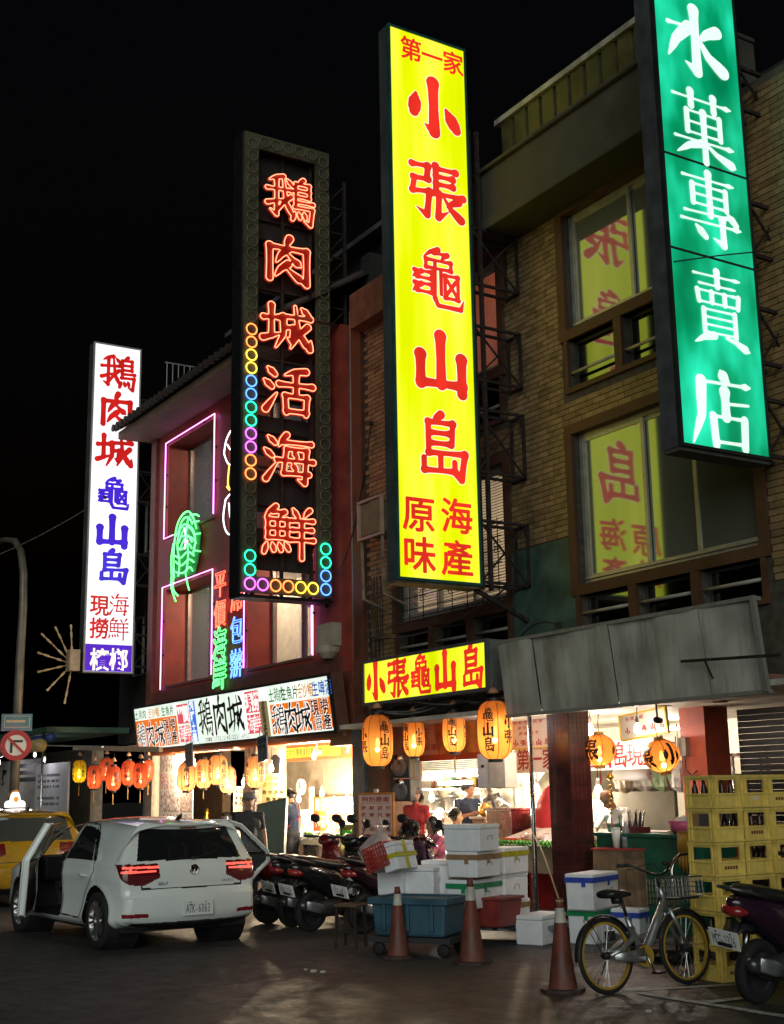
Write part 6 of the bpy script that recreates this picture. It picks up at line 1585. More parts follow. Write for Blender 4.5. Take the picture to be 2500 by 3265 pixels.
k = MB(); k.box((-.3, 0, -.17), (.3, .04, .17)); k.build('plate', mat('teal plate', (.06, .17, .2), .4, var=.2, scale=3, dirt=(.3, .1, .15), dirt_amt=.7, dscale=2), t)
k = MB(); frame_rect(k, -.24, .25, -.1, .13, -.004, 0, .008); k.build('printed_border', mat('plate print', (.6, .4, .25), .5), t)
k = MB()
for i in range(13): k.box((-.2 + i * .028, -.004, .0), (-.2 + i * .028 + .02, 0, .05))
o = k.build('print', MATS['plate print'], t); o['kind'] = 'stuff'
# awning rail with pulley above the left lanterns
t = thing('awning_rail', 'thin pale awning rails above the left lanterns', 'rail', at(200, 1602, Y=9.3))
k = MB(); k.bar(at(88, 1597, Y=9.0), at(220, 1600, Y=9.0), .05, .03); k.build('rail', ALU, t, world=True)
k = MB(); k.bar(at(160, 1602, Y=9.4), at(345, 1606, Y=9.4), .08, .1); k.build('beam', mat('tan beam', (.35, .26, .16), .6, var=.2), t, world=True)
p = at(97, 1624, Y=9.0); k = MB(); k.tube([at(96, 1598, Y=9.0), p], .006, 4); k.tube([p + Vector((.06 * math.cos(a), 0, .06 * math.sin(a) - .03)) for a in np.linspace(0, 6, 12)], .015, 5); k.build('pulley_hook', STEEL, t, world=True)
# ------------------------------------------------------------------ traffic cones
CONE = mat('faded cone orange', (.17, .042, .025), .55, var=.25, scale=5, dirt=(.13, .09, .07), dirt_amt=.65, dscale=5, vstreak=.3); CWH = mat('cone band', (.5, .48, .42), .5, var=.2, dirt=(.2, .12, .08), dirt_amt=.5)
def cone(x, y, h, label, tilt=0, strip=False):
    p = gz(x, y); t = thing('traffic_cone', label, 'cone', p, rz=random.random(), group='traffic cones in front of the stall'); t.rotation_euler.x = R(tilt)
    rb, rt = .132 * h / .78, .028
    def r(z): return rb + (rt - rb) * (z / h) ** .92
    k = MB(); k.lathe([(r(z), z) for z in np.linspace(.03, h * .74, 8)], n=24, cap=False); k.lathe([(r(z), z) for z in np.linspace(h * .9, h, 3)] + [(.0, h)], n=24); k.build('cone_body', CONE, t, smooth=True)
    k = MB(); k.lathe([(r(h * .74) + .001, h * .74), (r(h * .9) + .001, h * .9)], n=24, cap=False); k.build('reflective_band', CWH, t, smooth=True)
    s = rb * 1.45; k = MB(); pl = [(s * math.cos(a) * (1.08 if i % 3 else 1), s * math.sin(a) * (1.08 if i % 3 else 1)) for i, a in enumerate(np.linspace(0, 2 * PI, 13)[:-1])]
    k.prism(pl, ((0, 0, 0), (1, 0, 0), (0, 1, 0), (0, 0, 1)), 0, .03); k.build('base', mat('cone base', (.06, .03, .025), .7, var=.3), t); return t
cone(854, 2052, .72, 'shorter faded traffic cone in front of the blue tub')
cone(1012, 2064, .83, 'tall dull traffic cone in front of the trolley')
c3 = cone(1207, 2124, .77, 'nearest orange traffic cone left of the bicycle')
# tape barrier from the cone to the column
t = thing('barrier_string', 'thin yellow string tied from the cone top to the steel pole', 'string', c3.location); k = MB(); k.tube([c3.location + Vector((0, 0, .75)), Vector((-11.3, 8.9, 1.05)), Vector((-12.95, 10.05, 1.2))], .008, 5); k.build('string', mat('yellow string', (.5, .38, .15), .6), t, world=True)
k = MB(); q = c3.location + Vector((0, 0, .75)); k.tube([q + Vector((.03 * math.cos(a), .03 * math.sin(a), 0)) for a in np.linspace(0, 6, 10)], .009, 5); k.build('knot', MATS['yellow string'], t, world=True)

# ------------------------------------------------------------------ foam boxes, tub, trolley
FOAM = mat('white foam', (.82, .83, .86), .7, var=.06, scale=5, dirt=(.4, .4, .4), dirt_amt=.3, dscale=6, bump=.25, bscale=120)
TAPES = {'green': mat('green tape', (.02, .25, .10), .3), 'blue': mat('blue tape', (.04, .08, .45), .3), 'yellow': mat('yellow tape', (.45, .42, .03), .3), None: None, 'brown': mat('brown tape', (.3, .18, .09), .3)}
def foam(loc, s, rz, label, tape=None, lid=True, tilt=0., stain=False):
    t = thing('foam_box', label, 'foam box', loc, rz=R(rz), group='foam boxes stacked on the road'); t.rotation_euler.y = R(tilt)
    L, D, H = s; lh = min(.05, H * .2)
    k = MB(); k.cbox((0, 0, (H - lh) / 2), (L, D, H - lh - .004), taper=.97); k.build('box', FOAM, t, bevel=.012)
    k = MB(); k.cbox((0, 0, H - lh / 2), (L + .008, D + .008, lh)); k.build('lid', FOAM, t, bevel=.012)
    if tape:
        k = MB(); z = H - lh; k.box((-L / 2 - .008, -D / 2 - .008, z - .045), (L / 2 + .008, D / 2 + .008, z + .012)); k.build('tape', TAPES[tape], t)
        k = MB(); k.box((L * .1, -D / 2 - .011, z - .09), (L * .1 + .05, -D / 2 - .0085, z)); k.build('tape_end', TAPES[tape], t); k = MB(); k.box((L / 2 + .0085, -D * .1, z - .09), (L / 2 + .011, -D * .1 + .05, z)); k.build('tape_end', TAPES[tape], t)
    k = MB()
    for y in (-.06, .06): k.tube([(L / 2 + .002, y, H * .42), (L / 2 + .005, y * .8, H * .56), (L / 2 + .005, 0, H * .6)], .004, 4)
    k.build('handle_mark', mat('handle string', (.3, .3, .28), .7), t)
    return t
# trolley (flat cart with castors) and what stands on it
TX, TY = -13.05, 9.25
t = thing('flat_trolley', 'low flat trolley on castors under the foam boxes', 'trolley', (TX, TY, 0), rz=R(32))
k = MB(); k.box((-1.15, -.42, .16), (1.15, .42, .2)); k.build('deck', mat('blue grey deck', (.09, .12, .15), .5, var=.25), t)
for x in (-.95, .95):
    for y in (-.32, .32):
        k = MB(); k.lathe([(.02, -.025), (.075, -.025), (.08, 0), (.075, .025), (.02, .025)], (x, y, .08), axis='y', n=16); k.build('castor', RUBBER, t, smooth=True)
        k = MB(); k.bar((x - .04, y, .08), (x, y, .16), .06, .02); k.build('castor_fork', STEEL, t)
def on_tr(x, y, z): 
    v = Matrix.Rotation(R(32), 3, 'Z') @ Vector((x, y, 0)); return (TX + v.x, TY + v.y, z)
# blue tub
BT = mat('blue plastic tub', (.03, .09, .135), .45, var=.25, scale=4, dirt=(.06, .09, .11), dirt_amt=.6)
tub = at(884, 2004, Z=.2)
t = thing('blue_tub', 'large blue plastic fish tub with broken corner', 'tub', (tub.x - .02, tub.y + .1, .2), rz=R(32)); L, D, H = .88, .56, .38
k = MB(); k.cbox((0, 0, H / 2), (L, D, H), taper=.93); k.v = k.v; k.build('tub', BT, t, bevel=.03)
k = MB(); frame_rect(k, 0, 1, 0, 1, 0, 1, .1); k = MB()
for a, b in (((-L / 2 - .03, -D / 2 - .03), (L / 2 + .03, -D / 2 + .02)), ((-L / 2 - .03, D / 2 - .02), (L / 2 + .03, D / 2 + .03)), ((-L / 2 - .03, -D / 2 + .02), (-L / 2 + .02, D / 2 - .02)), ((L / 2 - .02, -D / 2 + .02), (L / 2 + .03, D / 2 - .02))): k.box((a[0], a[1], H - .05), (b[0], b[1], H + .02))
k.build('rim', BT, t, bevel=.01)
for x in (-.28, 0, .28): k = MB(); k.box((x - .02, -D / 2 - .022, .06), (x + .02, -D / 2 + .02, H - .05)); k.build('rib', BT, t, bevel=.006)
tb = t.location
# second trolley frame under tub
k = MB(); k.box((-.48, -.28, -.06), (.48, .28, -.005)); k.build('skid', mat('dark skid', (.03, .03, .03), .7), t)
for x in (-.38, .38):
    for y in (-.22, .22): k = MB(); k.lathe([(.02, -.025), (.065, -.025), (.07, 0), (.065, .025), (.02, .025)], (x, y, -.13), axis='y', n=14); k.build('castor', RUBBER, t, smooth=True)
def px_on(x, y, dist_m):
    d = ray(x, y); d = d / d.dot(_f); return Vector((0, 0, CAM_H)) + d * dist_m
def foam_px(x0, y0, x1, y1, dist, lr, rz, label, tape=None, tilt=0, zmin=None):
    """front silhouette box in the photo (pixels), distance, left-face share lr -> real box turned by rz"""
    c = px_on((x0 + x1) / 2, y1, dist); h = (y1 - y0) * PS / F_PX * dist * 1.0
    wl, wr = (x1 - x0) * lr * PS / F_PX * dist, (x1 - x0) * (1 - lr) * PS / F_PX * dist
    v = math.atan2(c.y, c.x)          # view azimuth
    a = R(rz)
    # box axes: local x (length) seen on the left face, local y seen on the right
    cl = abs(math.sin(v - a)); cr = abs(math.cos(v - a))
    L = max(wl / max(cl, .25), .34); D = max(wr / max(cr, .25), .36)
    M = Matrix.Rotation(a, 3, 'Z')
    # near corner of the box lies on the pixel column between both faces
    nc = px_on(x0 + (x1 - x0) * lr, y1, dist)
    cen = nc + M @ Vector((-L / 2, D / 2, 0))
    z = zmin if zmin is not None else c.z
    return foam((cen.x, cen.y, z), (L, D, h), rz, label, tape, tilt=tilt)
foam_px(810, 1861, 866, 1920, 14.6, .97, 30, 'foam box on the left end of the blue tub')
foam_px(867, 1861, 931, 1920, 14.5, .98, 30, 'foam box in the middle on the blue tub')
foam_px(931, 1847, 963, 1920, 14.6, .95, 30, 'narrow foam box at the right end of the blue tub')
foam_px(950, 1769, 1073, 1826, 14.2, .64, 22, 'topmost large foam box of the tall stack')
foam_px(958, 1826, 1076, 1882, 14.2, .55, 22, 'large foam box second from top of the tall stack', 'brown')
foam_px(965, 1889, 1078, 1950, 14.2, .42, 22, 'foam box with green tape in the tall stack', 'green')
foam_px(1075, 1819, 1135, 1874, 14.7, .12, 22, 'foam box with yellow taped rim on the right stack', 'yellow')
foam_px(1080, 1874, 1134, 1934, 14.7, .06, 22, 'plain foam box in the middle of the right stack')
foam_px(1064, 1934, 1139, 1996, 14.7, .22, 22, 'foam box at the bottom of the right stack', 'brown')
foam_px(1216, 1876, 1351, 1952, 14.3, .42, 24, 'large foam box with blue tape beside the red column', 'blue')
foam_px(1222, 1955, 1357, 2032, 14.3, .42, 24, 'foam box with green tape standing on the road by the cone', 'green', zmin=.0)
foam_px(1352, 1962, 1405, 2034, 14.3, .4, 24, 'foam box with blue tape behind the bicycle frame', 'blue', zmin=.0)
foam_px(1140, 1970, 1216, 2032, 14.3, .3, 24, 'low foam box left of the near cone', zmin=.0)
# red tub under the green taped box
p = px_on(1030, 1998, 14.3)
t = thing('red_tub', 'dull red plastic tub under the green taped foam box', 'tub', (p.x - .25, p.y + .2, .2), rz=R(22)); k = MB(); k.cbox((0, 0, .16), (.8, .5, .3), taper=.9); k.build('tub', mat('red plastic', (.22, .03, .025), .45, var=.2), t, bevel=.02); k = MB(); k.cbox((0, 0, .32), (.84, .54, .03)); k.build('rim', MATS['red plastic'], t, bevel=.008)
p = px_on(990, 1862, 14.9)
t = thing('wooden_tray', 'brown wooden trays between the foam boxes', 'tray', (p.x, p.y, p.z - .18), rz=R(22)); k = MB(); k.cbox((0, 0, .06), (.6, .4, .1)); k.build('lower_tray', mat('tray wood', (.2, .1, .05), .6, var=.25), t, bevel=.008); k = MB(); k.cbox((0.02, 0, .17), (.6, .4, .1)); k.build('upper_tray', MATS['tray wood'], t, bevel=.008)
k = MB(); k.bar((-.3, -.2, -.5), (-.3, -.2, 0), .04); k.bar((.3, -.2, -.5), (.3, -.2, 0), .04); k.bar((-.3, .2, -.5), (-.3, .2, 0), .04); k.bar((.3, .2, -.5), (.3, .2, 0), .04); k.build('stand', IRON, t)
# leaning box with yellow tape and red basket
p = px_on(856, 1866, 14.5)
t = foam((p.x - .02, p.y + .05, p.z), (.2, .4, .32), 22, 'foam box with crossed yellow tape leaning on the pile', None, tilt=-16)
k = MB(); k.box((-.101, -.03, 0), (.107, .03, .328)); k.box((-.108, -.206, .14), (.108, .206, .19)); k.build('crossed_tape', TAPES['yellow'], t)
p = px_on(832, 1858, 14.6)
t = thing('red_basket', 'red perforated plastic basket leaning by the taped foam box', 'basket', p, rz=R(22)); t.rotation_euler.y = R(-22); k = MB()
RPL = mat('bright red plastic', (.45, .04, .03), .4)
for i in range(6):
    z = i * .05; frame = ((-.14, -.2), (.14, .2)); k.bar((-.14, -.2, z), (.14, -.2, z), .012); k.bar((.14, -.2, z), (.14, .2, z), .012); k.bar((.14, .2, z), (-.14, .2, z), .012); k.bar((-.14, .2, z), (-.14, -.2, z), .012)
for i in range(8): x = -.14 + i * .04; k.bar((x, -.2, 0), (x, -.2, .26), .012); k.bar((x, .2, 0), (x, .2, .26), .012)
for i in range(10): y = -.2 + i * .044; k.bar((.14, y, 0), (.14, y, .26), .012); k.bar((-.14, y, 0), (-.14, y, .26), .012)
k.build('lattice', RPL, t); k = MB(); k.box((-.14, -.2, -.01), (.14, .2, 0)); k.build('bottom', RPL, t)
p = px_on(815, 1845, 14.9)
t = thing('plastic_bag', 'crumpled translucent white bag behind the red basket', 'bag', (p.x, p.y, p.z - .1)); k = MB(); n = 14; vs = []
for i, (r_, z) in enumerate(((.12, 0), (.2, .1), (.2, .25), (.12, .36), (.04, .42), (.09, .5))):
    for j in range(n): a = 2 * PI * j / n; q = 1 + .16 * math.sin(3 * a + i) + random.uniform(-.08, .08); vs.append((r_ * q * math.cos(a), r_ * q * math.sin(a), z))
k.add(vs, [(i * n + j, i * n + (j + 1) % n, (i + 1) * n + (j + 1) % n, (i + 1) * n + j) for i in range(5) for j in range(n)]); k.build('film', mat('bag film', (.65, .52, .5), .4, trans=.3), t); k = MB(); k.tube([(-.05, 0, .45), (0, 0, .6), (.06, 0, .45)], .012, 5); k.build('handle', MATS['bag film'], t)

# ------------------------------------------------------------------ beer crates
CRY = mat('yellow crate plastic', (.85, .62, .15), .45, var=.2, scale=5, dirt=(.36, .26, .05), dirt_amt=.5, dscale=4)
CPR = mat('crate print', (.16, .05, .03), .5); BOT = mat('brown bottle', (.05, .02, .008), .15, var=.2)
CW, CD, CH = .36, .36, .302
def crate_mesh(logo):
    k = MB(); w, d, h, th = CW / 2 - .004, CD / 2 - .004, CH, .014
    def side(fr, half):
        # frame of a side with a hand opening in the upper half, ribs and rims
        for poly in ([(-half, 0), (half, 0), (half, .135), (-half, .135)], [(-half, .255), (half, .255), (half, h - .012), (-half, h - .012)], [(-half, .135), (-half + .05, .135), (-half + .05, .255), (-half, .255)], [(half - .05, .135), (half, .135), (half, .255), (half - .05, .255)]):
            k.prism(poly, fr, -th, 0)
        for (a, b, c_, d_) in ((-half, half, 0, .02), (-half, half, h - .03, h - .004), (-half, half, .118, .132)): k.prism([(a, c_), (b, c_), (b, d_), (a, d_)], fr, .0, .011)
        for u in (-half + .012, half - .012, -half + .05, half - .05): k.prism([(u - .008, .02), (u + .008, .02), (u + .008, h - .03), (u - .008, h - .03)], fr, 0, .009)
    side(((0, -d, 0), (1, 0, 0), (0, 0, 1), (0, -1, 0)), w); side(((w, 0, 0), (0, 1, 0), (0, 0, 1), (1, 0, 0)), d)
    side(((0, d, 0), (-1, 0, 0), (0, 0, 1), (0, 1, 0)), w); side(((-w, 0, 0), (0, -1, 0), (0, 0, 1), (-1, 0, 0)), d)
    k.box((-w + .01, -d + .01, .004), (w - .01, d - .01, .016))
    for i in (-.06, .06): k.box((i - .003, -d + .012, .016), (i + .003, d - .012, .12)); k.box((-w + .012, i - .003, .016), (w - .012, i + .003, .118))
    return k.mesh('crate_body', CRY)
cme = crate_mesh(0)
bk = MB()
for i in range(3):
    for j in range(3): bk.lathe([(.0, .02), (.03, .02), (.031, .17), (.014, .22), (.013, .27), (.0, .27)], (-.115 + i * .115, -.115 + j * .115, 0), n=10)
bme = bk.mesh('bottles', BOT, smooth=True)
lk = MB()
for fr in (((CW / 2 - .004, 0, 0), (0, 1, 0), (0, 0, 1), (1, 0, 0)),):
    for i in range(5): lk.prism([(-.08 + i * .034, .06), (-.055 + i * .034, .06), (-.055 + i * .034, .09), (-.08 + i * .034, .09)], fr, .0005, .002)
lme = lk.mesh('print', CPR)
nc = gz(1553, 2106); COLN = 4
names = ('first', 'second', 'third', 'fourth'); rows_ = ('bottom', 'second', 'third', 'fourth', 'fifth', 'top')
for j in range(COLN):
    for i in range(6):
        jit = (random.uniform(-.015, .015), random.uniform(-.008, .008))
        t = thing('beer_crate', 'yellow plastic bottle crate, %s one up in the %s stack from the street' % (rows_[i], names[j]) if i not in (0, 5) else 'yellow plastic bottle crate at the %s of the %s stack from the street' % (rows_[i], names[j]), 'crate',
                  (nc.x - CW / 2 + jit[0] - .03 * j * 0, nc.y + CD / 2 + j * (CD + .02) + jit[1], i * CH), rz=random.uniform(-.045, .045), group='yellow bottle crates stacked by the stall')
        o = bpy.data.objects.new('crate_body', cme); _link(o, t)
        if (i + j) % 4 == 1: o = bpy.data.objects.new('bottles', bme); _link(o, t); o['kind'] = 'stuff'
        if (i * 2 + j) % 3 == 0: o = bpy.data.objects.new('print', lme); _link(o, t)
        if (i + 2 * j) % 5 == 2: k = MB(); k.box((CW / 2 - .003, -.03, .07), (CW / 2 - .001, .03, .1)); k.build('sticker', WHITEP, t)
# hand truck handle behind the bicycle
p = gz(1475, 2060)
t = thing('hand_truck', 'chrome tubular push cart handle with basket behind the bicycle', 'hand truck', (p.x, p.y, 0), rz=R(20)); k = MB()
k.tube([(0, -.24, .08), (0, -.24, .9), (.02, -.2, 1.0), (.03, -.1, 1.04), (.03, .1, 1.04), (.02, .2, 1.0), (0, .24, .9), (0, .24, .08)], .016, 10); k.build('handle', CHROME, t, smooth=True)
k = MB(); k.box((-.6, -.26, .1), (.02, .26, .13)); k.build('deck', BLACK, t)
k = MB()
for i in range(5): z = .55 + i * .06; k.tube([(-.3, -.22, z), (0, -.22, z), (0, .22, z), (-.3, .22, z)], .004, 4, closed=True)
for i in range(10): k.tube([(0, -.22 + i * .048, .55), (0, -.22 + i * .048, .8)], .003, 4); k.tube([(-.3 + i * .033, -.22, .55), (-.3 + i * .033, -.22, .8)], .003, 4)
k.build('wire_basket', STEEL, t)
for x in (-.5, -.05):
    for y in (-.2, .2): k = MB(); k.lathe([(.015, -.02), (.06, -.02), (.065, 0), (.06, .02), (.015, .02)], (x, y, .065), axis='y', n=14); k.build('castor', RUBBER, t, smooth=True)
# ------------------------------------------------------------------ cars
def catmull(P, per):
    P = np.array(P, float); n = len(P); out = []
    for i in range(n):
        p0, p1, p2, p3 = P[(i - 1) % n], P[i], P[(i + 1) % n], P[(i + 2) % n]
        m = max(2, int(np.linalg.norm(p2 - p1) / per))
        for q in range(m):
            u = q / m
            out.append(.5 * ((2 * p1) + (p2 - p0) * u + (2 * p0 - 5 * p1 + 4 * p2 - p3) * u * u + (3 * p1 - p0 - 3 * p2 + p3) * u ** 3))
    return np.array(out)
def inpoly(x, y, poly):
    r_ = np.zeros(x.shape, bool); n = len(poly)
    for i in range(n):
        (x0, y0), (x1, y1) = poly[i], poly[(i + 1) % n]
        c = ((y0 > y) != (y1 > y))
        with np.errstate(divide='ignore', invalid='ignore'):
            xi = (x1 - x0) * (y - y0) / (y1 - y0 + 1e-12) + x0
        r_ ^= c & (x < xi)
    return r_
def np_mesh(name, V, Q, m, smooth=True):
    used = np.unique(Q); idx = np.full(len(V), -1); idx[used] = np.arange(len(used)); V2 = V[used]; Q2 = idx[Q]
    me = bpy.data.meshes.new(name); me.vertices.add(len(V2)); me.vertices.foreach_set('co', V2.astype(np.float32).ravel())
    me.loops.add(Q2.size); me.loops.foreach_set('vertex_index', Q2.astype(np.int32).ravel())
    me.polygons.add(len(Q2)); me.polygons.foreach_set('loop_start', np.arange(0, Q2.size, 4, dtype=np.int32)); me.polygons.foreach_set('loop_total', np.full(len(Q2), 4, np.int32))
    me.update(calc_edges=True); me.validate()
    if smooth: me.polygons.foreach_set('use_smooth', np.ones(len(me.polygons), bool))
    me.materials.append(m); return me
PROFILE = [(.30, .21), (.12, .25), (.035, .34), (.0, .46), (.0, .60), (.045, .67), (.05, .80), (.075, .93), (.115, 1.0), (.20, 1.17), (.275, 1.31), (.235, 1.375), (.32, 1.405), (.7, 1.44), (1.3, 1.462), (1.9, 1.452), (2.35, 1.405), (2.62, 1.32), (3.0, 1.11), (3.28, .965), (3.6, .915), (3.95, .84), (4.16, .73), (4.25, .56), (4.23, .36), (4.12, .24), (3.8, .19), (3.0, .17), (2., .165), (1.0, .175)]
def half_width(x, z):
    w = np.full(x.shape, .895)
    w -= .10 * np.clip((.75 - x) / .75, 0, 1) ** 2.2
    w -= .16 * np.clip((x - 3.3) / .95, 0, 1) ** 2.4
    belt = .955 - .012 * (x - 1)
    w -= np.clip(z - belt, 0, 1) * .56 + .012 * (z > belt)
    w += .014 * np.exp(-((z - .80) / .07) ** 2) + .01 * np.exp(-((z - .33) / .08) ** 2)
    w -= .05 * np.clip((.34 - z) / .17, 0, 1) ** 1.5
    w -= .012 * np.exp(-((z - .52) / .13) ** 2)
    for ax in (.78, 3.40): w += .012 * np.exp(-((np.hypot(x - ax, z - .33) - .39) / .06) ** 2)
    return w
def car_surface(per=.0105):
    P = catmull(PROFILE, per); n = len(P)
    T = np.roll(P, -1, 0) - np.roll(P, 1, 0); T /= np.linalg.norm(T, axis=1)[:, None]
    N = np.stack([T[:, 1], -T[:, 0]], 1)         # inward for this winding is checked below
    cen = np.array([2.1, .75])
    sgn = np.sign(((cen - P) * N).sum(1)); sgn[sgn == 0] = 1
    sg = np.sign(np.sum(sgn)); N = N * sg
    r0 = .10
    kk = np.concatenate([np.linspace(0, .25, 16), np.linspace(.25, 1, 34)[1:]])
    spz = lambda x: .62 + 0 * x
    crown = np.where(P[:, 0] < .3, .075, np.where(P[:, 1] > 1.3, .045, np.where(P[:, 0] > 3.9, .14, .04)))
    crown = np.convolve(np.concatenate([crown[-20:], crown, crown[:20]]), np.ones(21) / 21, 'same')[20:-20]
    P0 = P + N * crown[:, None]
    Q = np.stack([np.clip(P0[:, 0], .35, 3.9), np.full(n, .62)], 1)
    # side columns
    cols = []
    for k_ in kk:
        S = P0 + (Q - P0) * k_
        d = np.linalg.norm(S - P0, axis=1)
        w = half_width(S[:, 0], S[:, 1])
        f = np.clip(1 - d / r0, 0, 1); y = w - r0 * (1 - np.sqrt(np.clip(1 - f ** 2, 0, 1)))
        cols.append(np.stack([S[:, 0], y, S[:, 1]], 1))
    edge = cols[0][:, 1]
    tt = np.linspace(-1, 1, 161)
    strip = [np.stack([P[:, 0] + N[:, 0] * crown * t * t, edge * t, P[:, 1] + N[:, 1] * crown * t * t], 1) for t in tt]
    left = cols[1:]; right = [np.stack([c[:, 0], -c[:, 1], c[:, 2]], 1) for c in cols[1:]][::-1]
    G = right + strip + left                     # from right spine, over, to left spine
    m = len(G); V = np.concatenate(G)            # index = col*n + row
    i = np.arange(n); q = []
    for c in range(m - 1):
        a = c * n + i; b = (c + 1) * n + i; a2 = c * n + (i + 1) % n; b2 = (c + 1) * n + (i + 1) % n
        q.append(np.stack([a, a2, b2, b], 1))
    Q4 = np.concatenate(q)
    C = V[Q4].mean(1)
    col = np.repeat(np.arange(m - 1), n)
    zone = np.where(col < len(right), -1, np.where(col >= len(right) + len(strip) - 1, 1, 0))
    # make faces point outward
    nr = np.cross(V[Q4[:, 1]] - V[Q4[:, 0]], V[Q4[:, 3]] - V[Q4[:, 0]])
    if ((C - np.array([2.1, 0, .7])) * nr).sum() < 0: Q4 = Q4[:, ::-1]
    return V, Q4, C, zone
V_, Q_, C_, Zn = car_surface()
cx_, cy_, cz_ = C_.T; ay = np.abs(cy_)
REARWIN = [(.98, .985), (1.02, 1.02), (1.32, 1.315), (1.45, 1.352), (1.80, 1.368), (1.84, .975)]
QUART = [(.86, .985), (1.16, 1.285), (1.30, 1.33), (1.36, 1.345), (.96, .985)]
FRONTWIN = [(1.93, .965), (1.90, 1.36), (2.25, 1.345), (2.52, 1.25), (2.92, 1.01), (2.95, .95)]
DOORF = [(1.87, .33), (1.86, .97), (1.885, 1.40), (2.28, 1.385), (2.6, 1.28), (3.0, 1.045), (3.03, .90), (3.0, .55), (2.93, .36), (2.85, .30), (1.95, .30)]
DOORR = [(1.84, .33), (1.83, .97), (1.865, 1.40), (1.4, 1.385), (1.24, 1.33), (.88, .985), (.86, .86), (1.0, .72), (1.13, .58), (1.2, .45), (1.28, .32)]
WINDSH = [(2.40, 1.385), (2.62, 1.31), (3.22, .985), (2.98, 1.1)]
def build_car(name, label, loc, rz, paint, taxi=False):
    t = thing(name, label, 'car', loc, rz=rz)
    cat = np.zeros(len(Q_), int)       # 0 paint
    side = Zn != 0
    arch = np.zeros(len(Q_), bool)
    for ax in (.78, 3.40): arch |= (ay > .5) & (np.hypot(cx_ - ax, cz_ - .33) < .375)
    sideface = ay > half_width(cx_, cz_) - .05
    rearface = (cx_ < .36) & ~(sideface & (cx_ > .2))
    win = sideface & (inpoly(cx_, cz_, REARWIN) | inpoly(cx_, cz_, QUART) | inpoly(cx_, cz_, FRONTWIN))
    win = inpoly(cx_, cz_, REARWIN) & (ay > .45) | inpoly(cx_, cz_, QUART) & (ay > .45) | inpoly(cx_, cz_, FRONTWIN) & (ay > .45)
    hatch = (cx_ < .35) & (cz_ > .985) & (cz_ < 1.325) & (ay < .665 - .30 * (cz_ - .985)) & (Zn == 0)
    wsh = (cx_ > 2.45) & (cx_ < 3.25) & (ay < .66 - .0 * cz_) & (cz_ > .97) & (Zn == 0)
    cat[win | hatch | wsh] = 1
    # tail lamps wrap round the corner
    
    tl = (cz_ > .765 + np.clip(.5 - ay, -.1, .2) * .45) & (cz_ < .955) & (((cx_ < .36) & (ay > .415 + (cz_ - .775) * .1)) & ((cx_ < .12) | (cx_ < .10 + (cz_ - .70) * .85)))
    cat[tl & (cx_ < .36)] = 2
    lit = tl & (((cz_ > .905) & (cz_ < .93)) | ((cz_ > .858) & (cz_ < .882) & (ay > .46)) | ((np.abs(cz_ - .895) < .035) & (ay > .735) & (ay < .765))) & (cx_ < .2)
    cat[lit] = 3
    cat[tl & ~lit & (cz_ < .83)] = 7
    # bumper, reflectors, lower trim
    cat[(cx_ < .22) & (cz_ < .30) & (ay < .74)] = 4
    cat[(cz_ < .235)] = 4
    cat[(cx_ < .30) & (np.abs(cz_ - .395) < .022) & (ay > .56) & (cx_ < .17)] = 5
    cat[(cx_ < .2) & (np.abs(cz_ - .303) < .008) & (ay < .72)] = 6
    # shut lines
    seam = np.zeros(len(Q_), bool)
    seam |= (cx_ < .2) & (np.abs(cz_ - .682) < .0085) & (ay < .63) & (Zn == 0)
    seam |= (cx_ < .2) & (np.abs(ay - (.63 + (cz_ - .68) * .05)) < .008) & (cz_ > .68) & (cz_ < .80) & (Zn == 0)
    def ol(poly, w=.008):
        big = np.zeros(len(Q_), bool); P = poly
        for (x0, z0), (x1, z1) in zip(P, P[1:] + P[:1]):
            dx, dz = x1 - x0, z1 - z0; q = np.clip(((cx_ - x0) * dx + (cz_ - z0) * dz) / (dx * dx + dz * dz + 1e-9), 0, 1)
            big |= np.hypot(cx_ - x0 - dx * q, cz_ - z0 - dz * q) < w
        return big & (ay > .45)
    seam |= ol(DOORF) | ol(DOORR)
    seam |= (np.abs(np.hypot(cx_ - .78, cz_ - .33) - .0) < 0)
    cat[seam & (cat == 0)] = 8
    cat[arch] = 99
    hole = np.zeros(len(Q_), bool)
    if not taxi:
        dl = inpoly(cx_, cz_, DOORF) & (cy_ > .45); dr = inpoly(cx_, cz_, DOORR) & (cy_ < -.45)
        hole = dl | dr
    GL = mat('car tinted glass', (.012, .013, .014), .04, var=0, spec=.8) if not taxi else mat('taxi glass', (.05, .055, .05), .05, var=0, spec=.8)
    parts = [(0, 'body', paint), (1, 'window', GL), (2, 'tail_lamp', mat('tail lens', (.12, .008, .01), .12, var=0, coat=.6)), (3, 'tail_lamp_bar', glow('tail bar', (1., .10, .07), 1.5) if not taxi else mat('tail lens', (0, 0, 0))), (4, 'lower_trim', BLACK), (5, 'reflector', mat('reflector', (.25, .015, .02), .15)), (6, 'chrome_strip', CHROME), (7, 'lamp_lower', mat('lamp lower', (.14, .02, .022), .15)), (8, 'panel_gap', mat('panel gap', (.006, .006, .006), .8, var=0))]
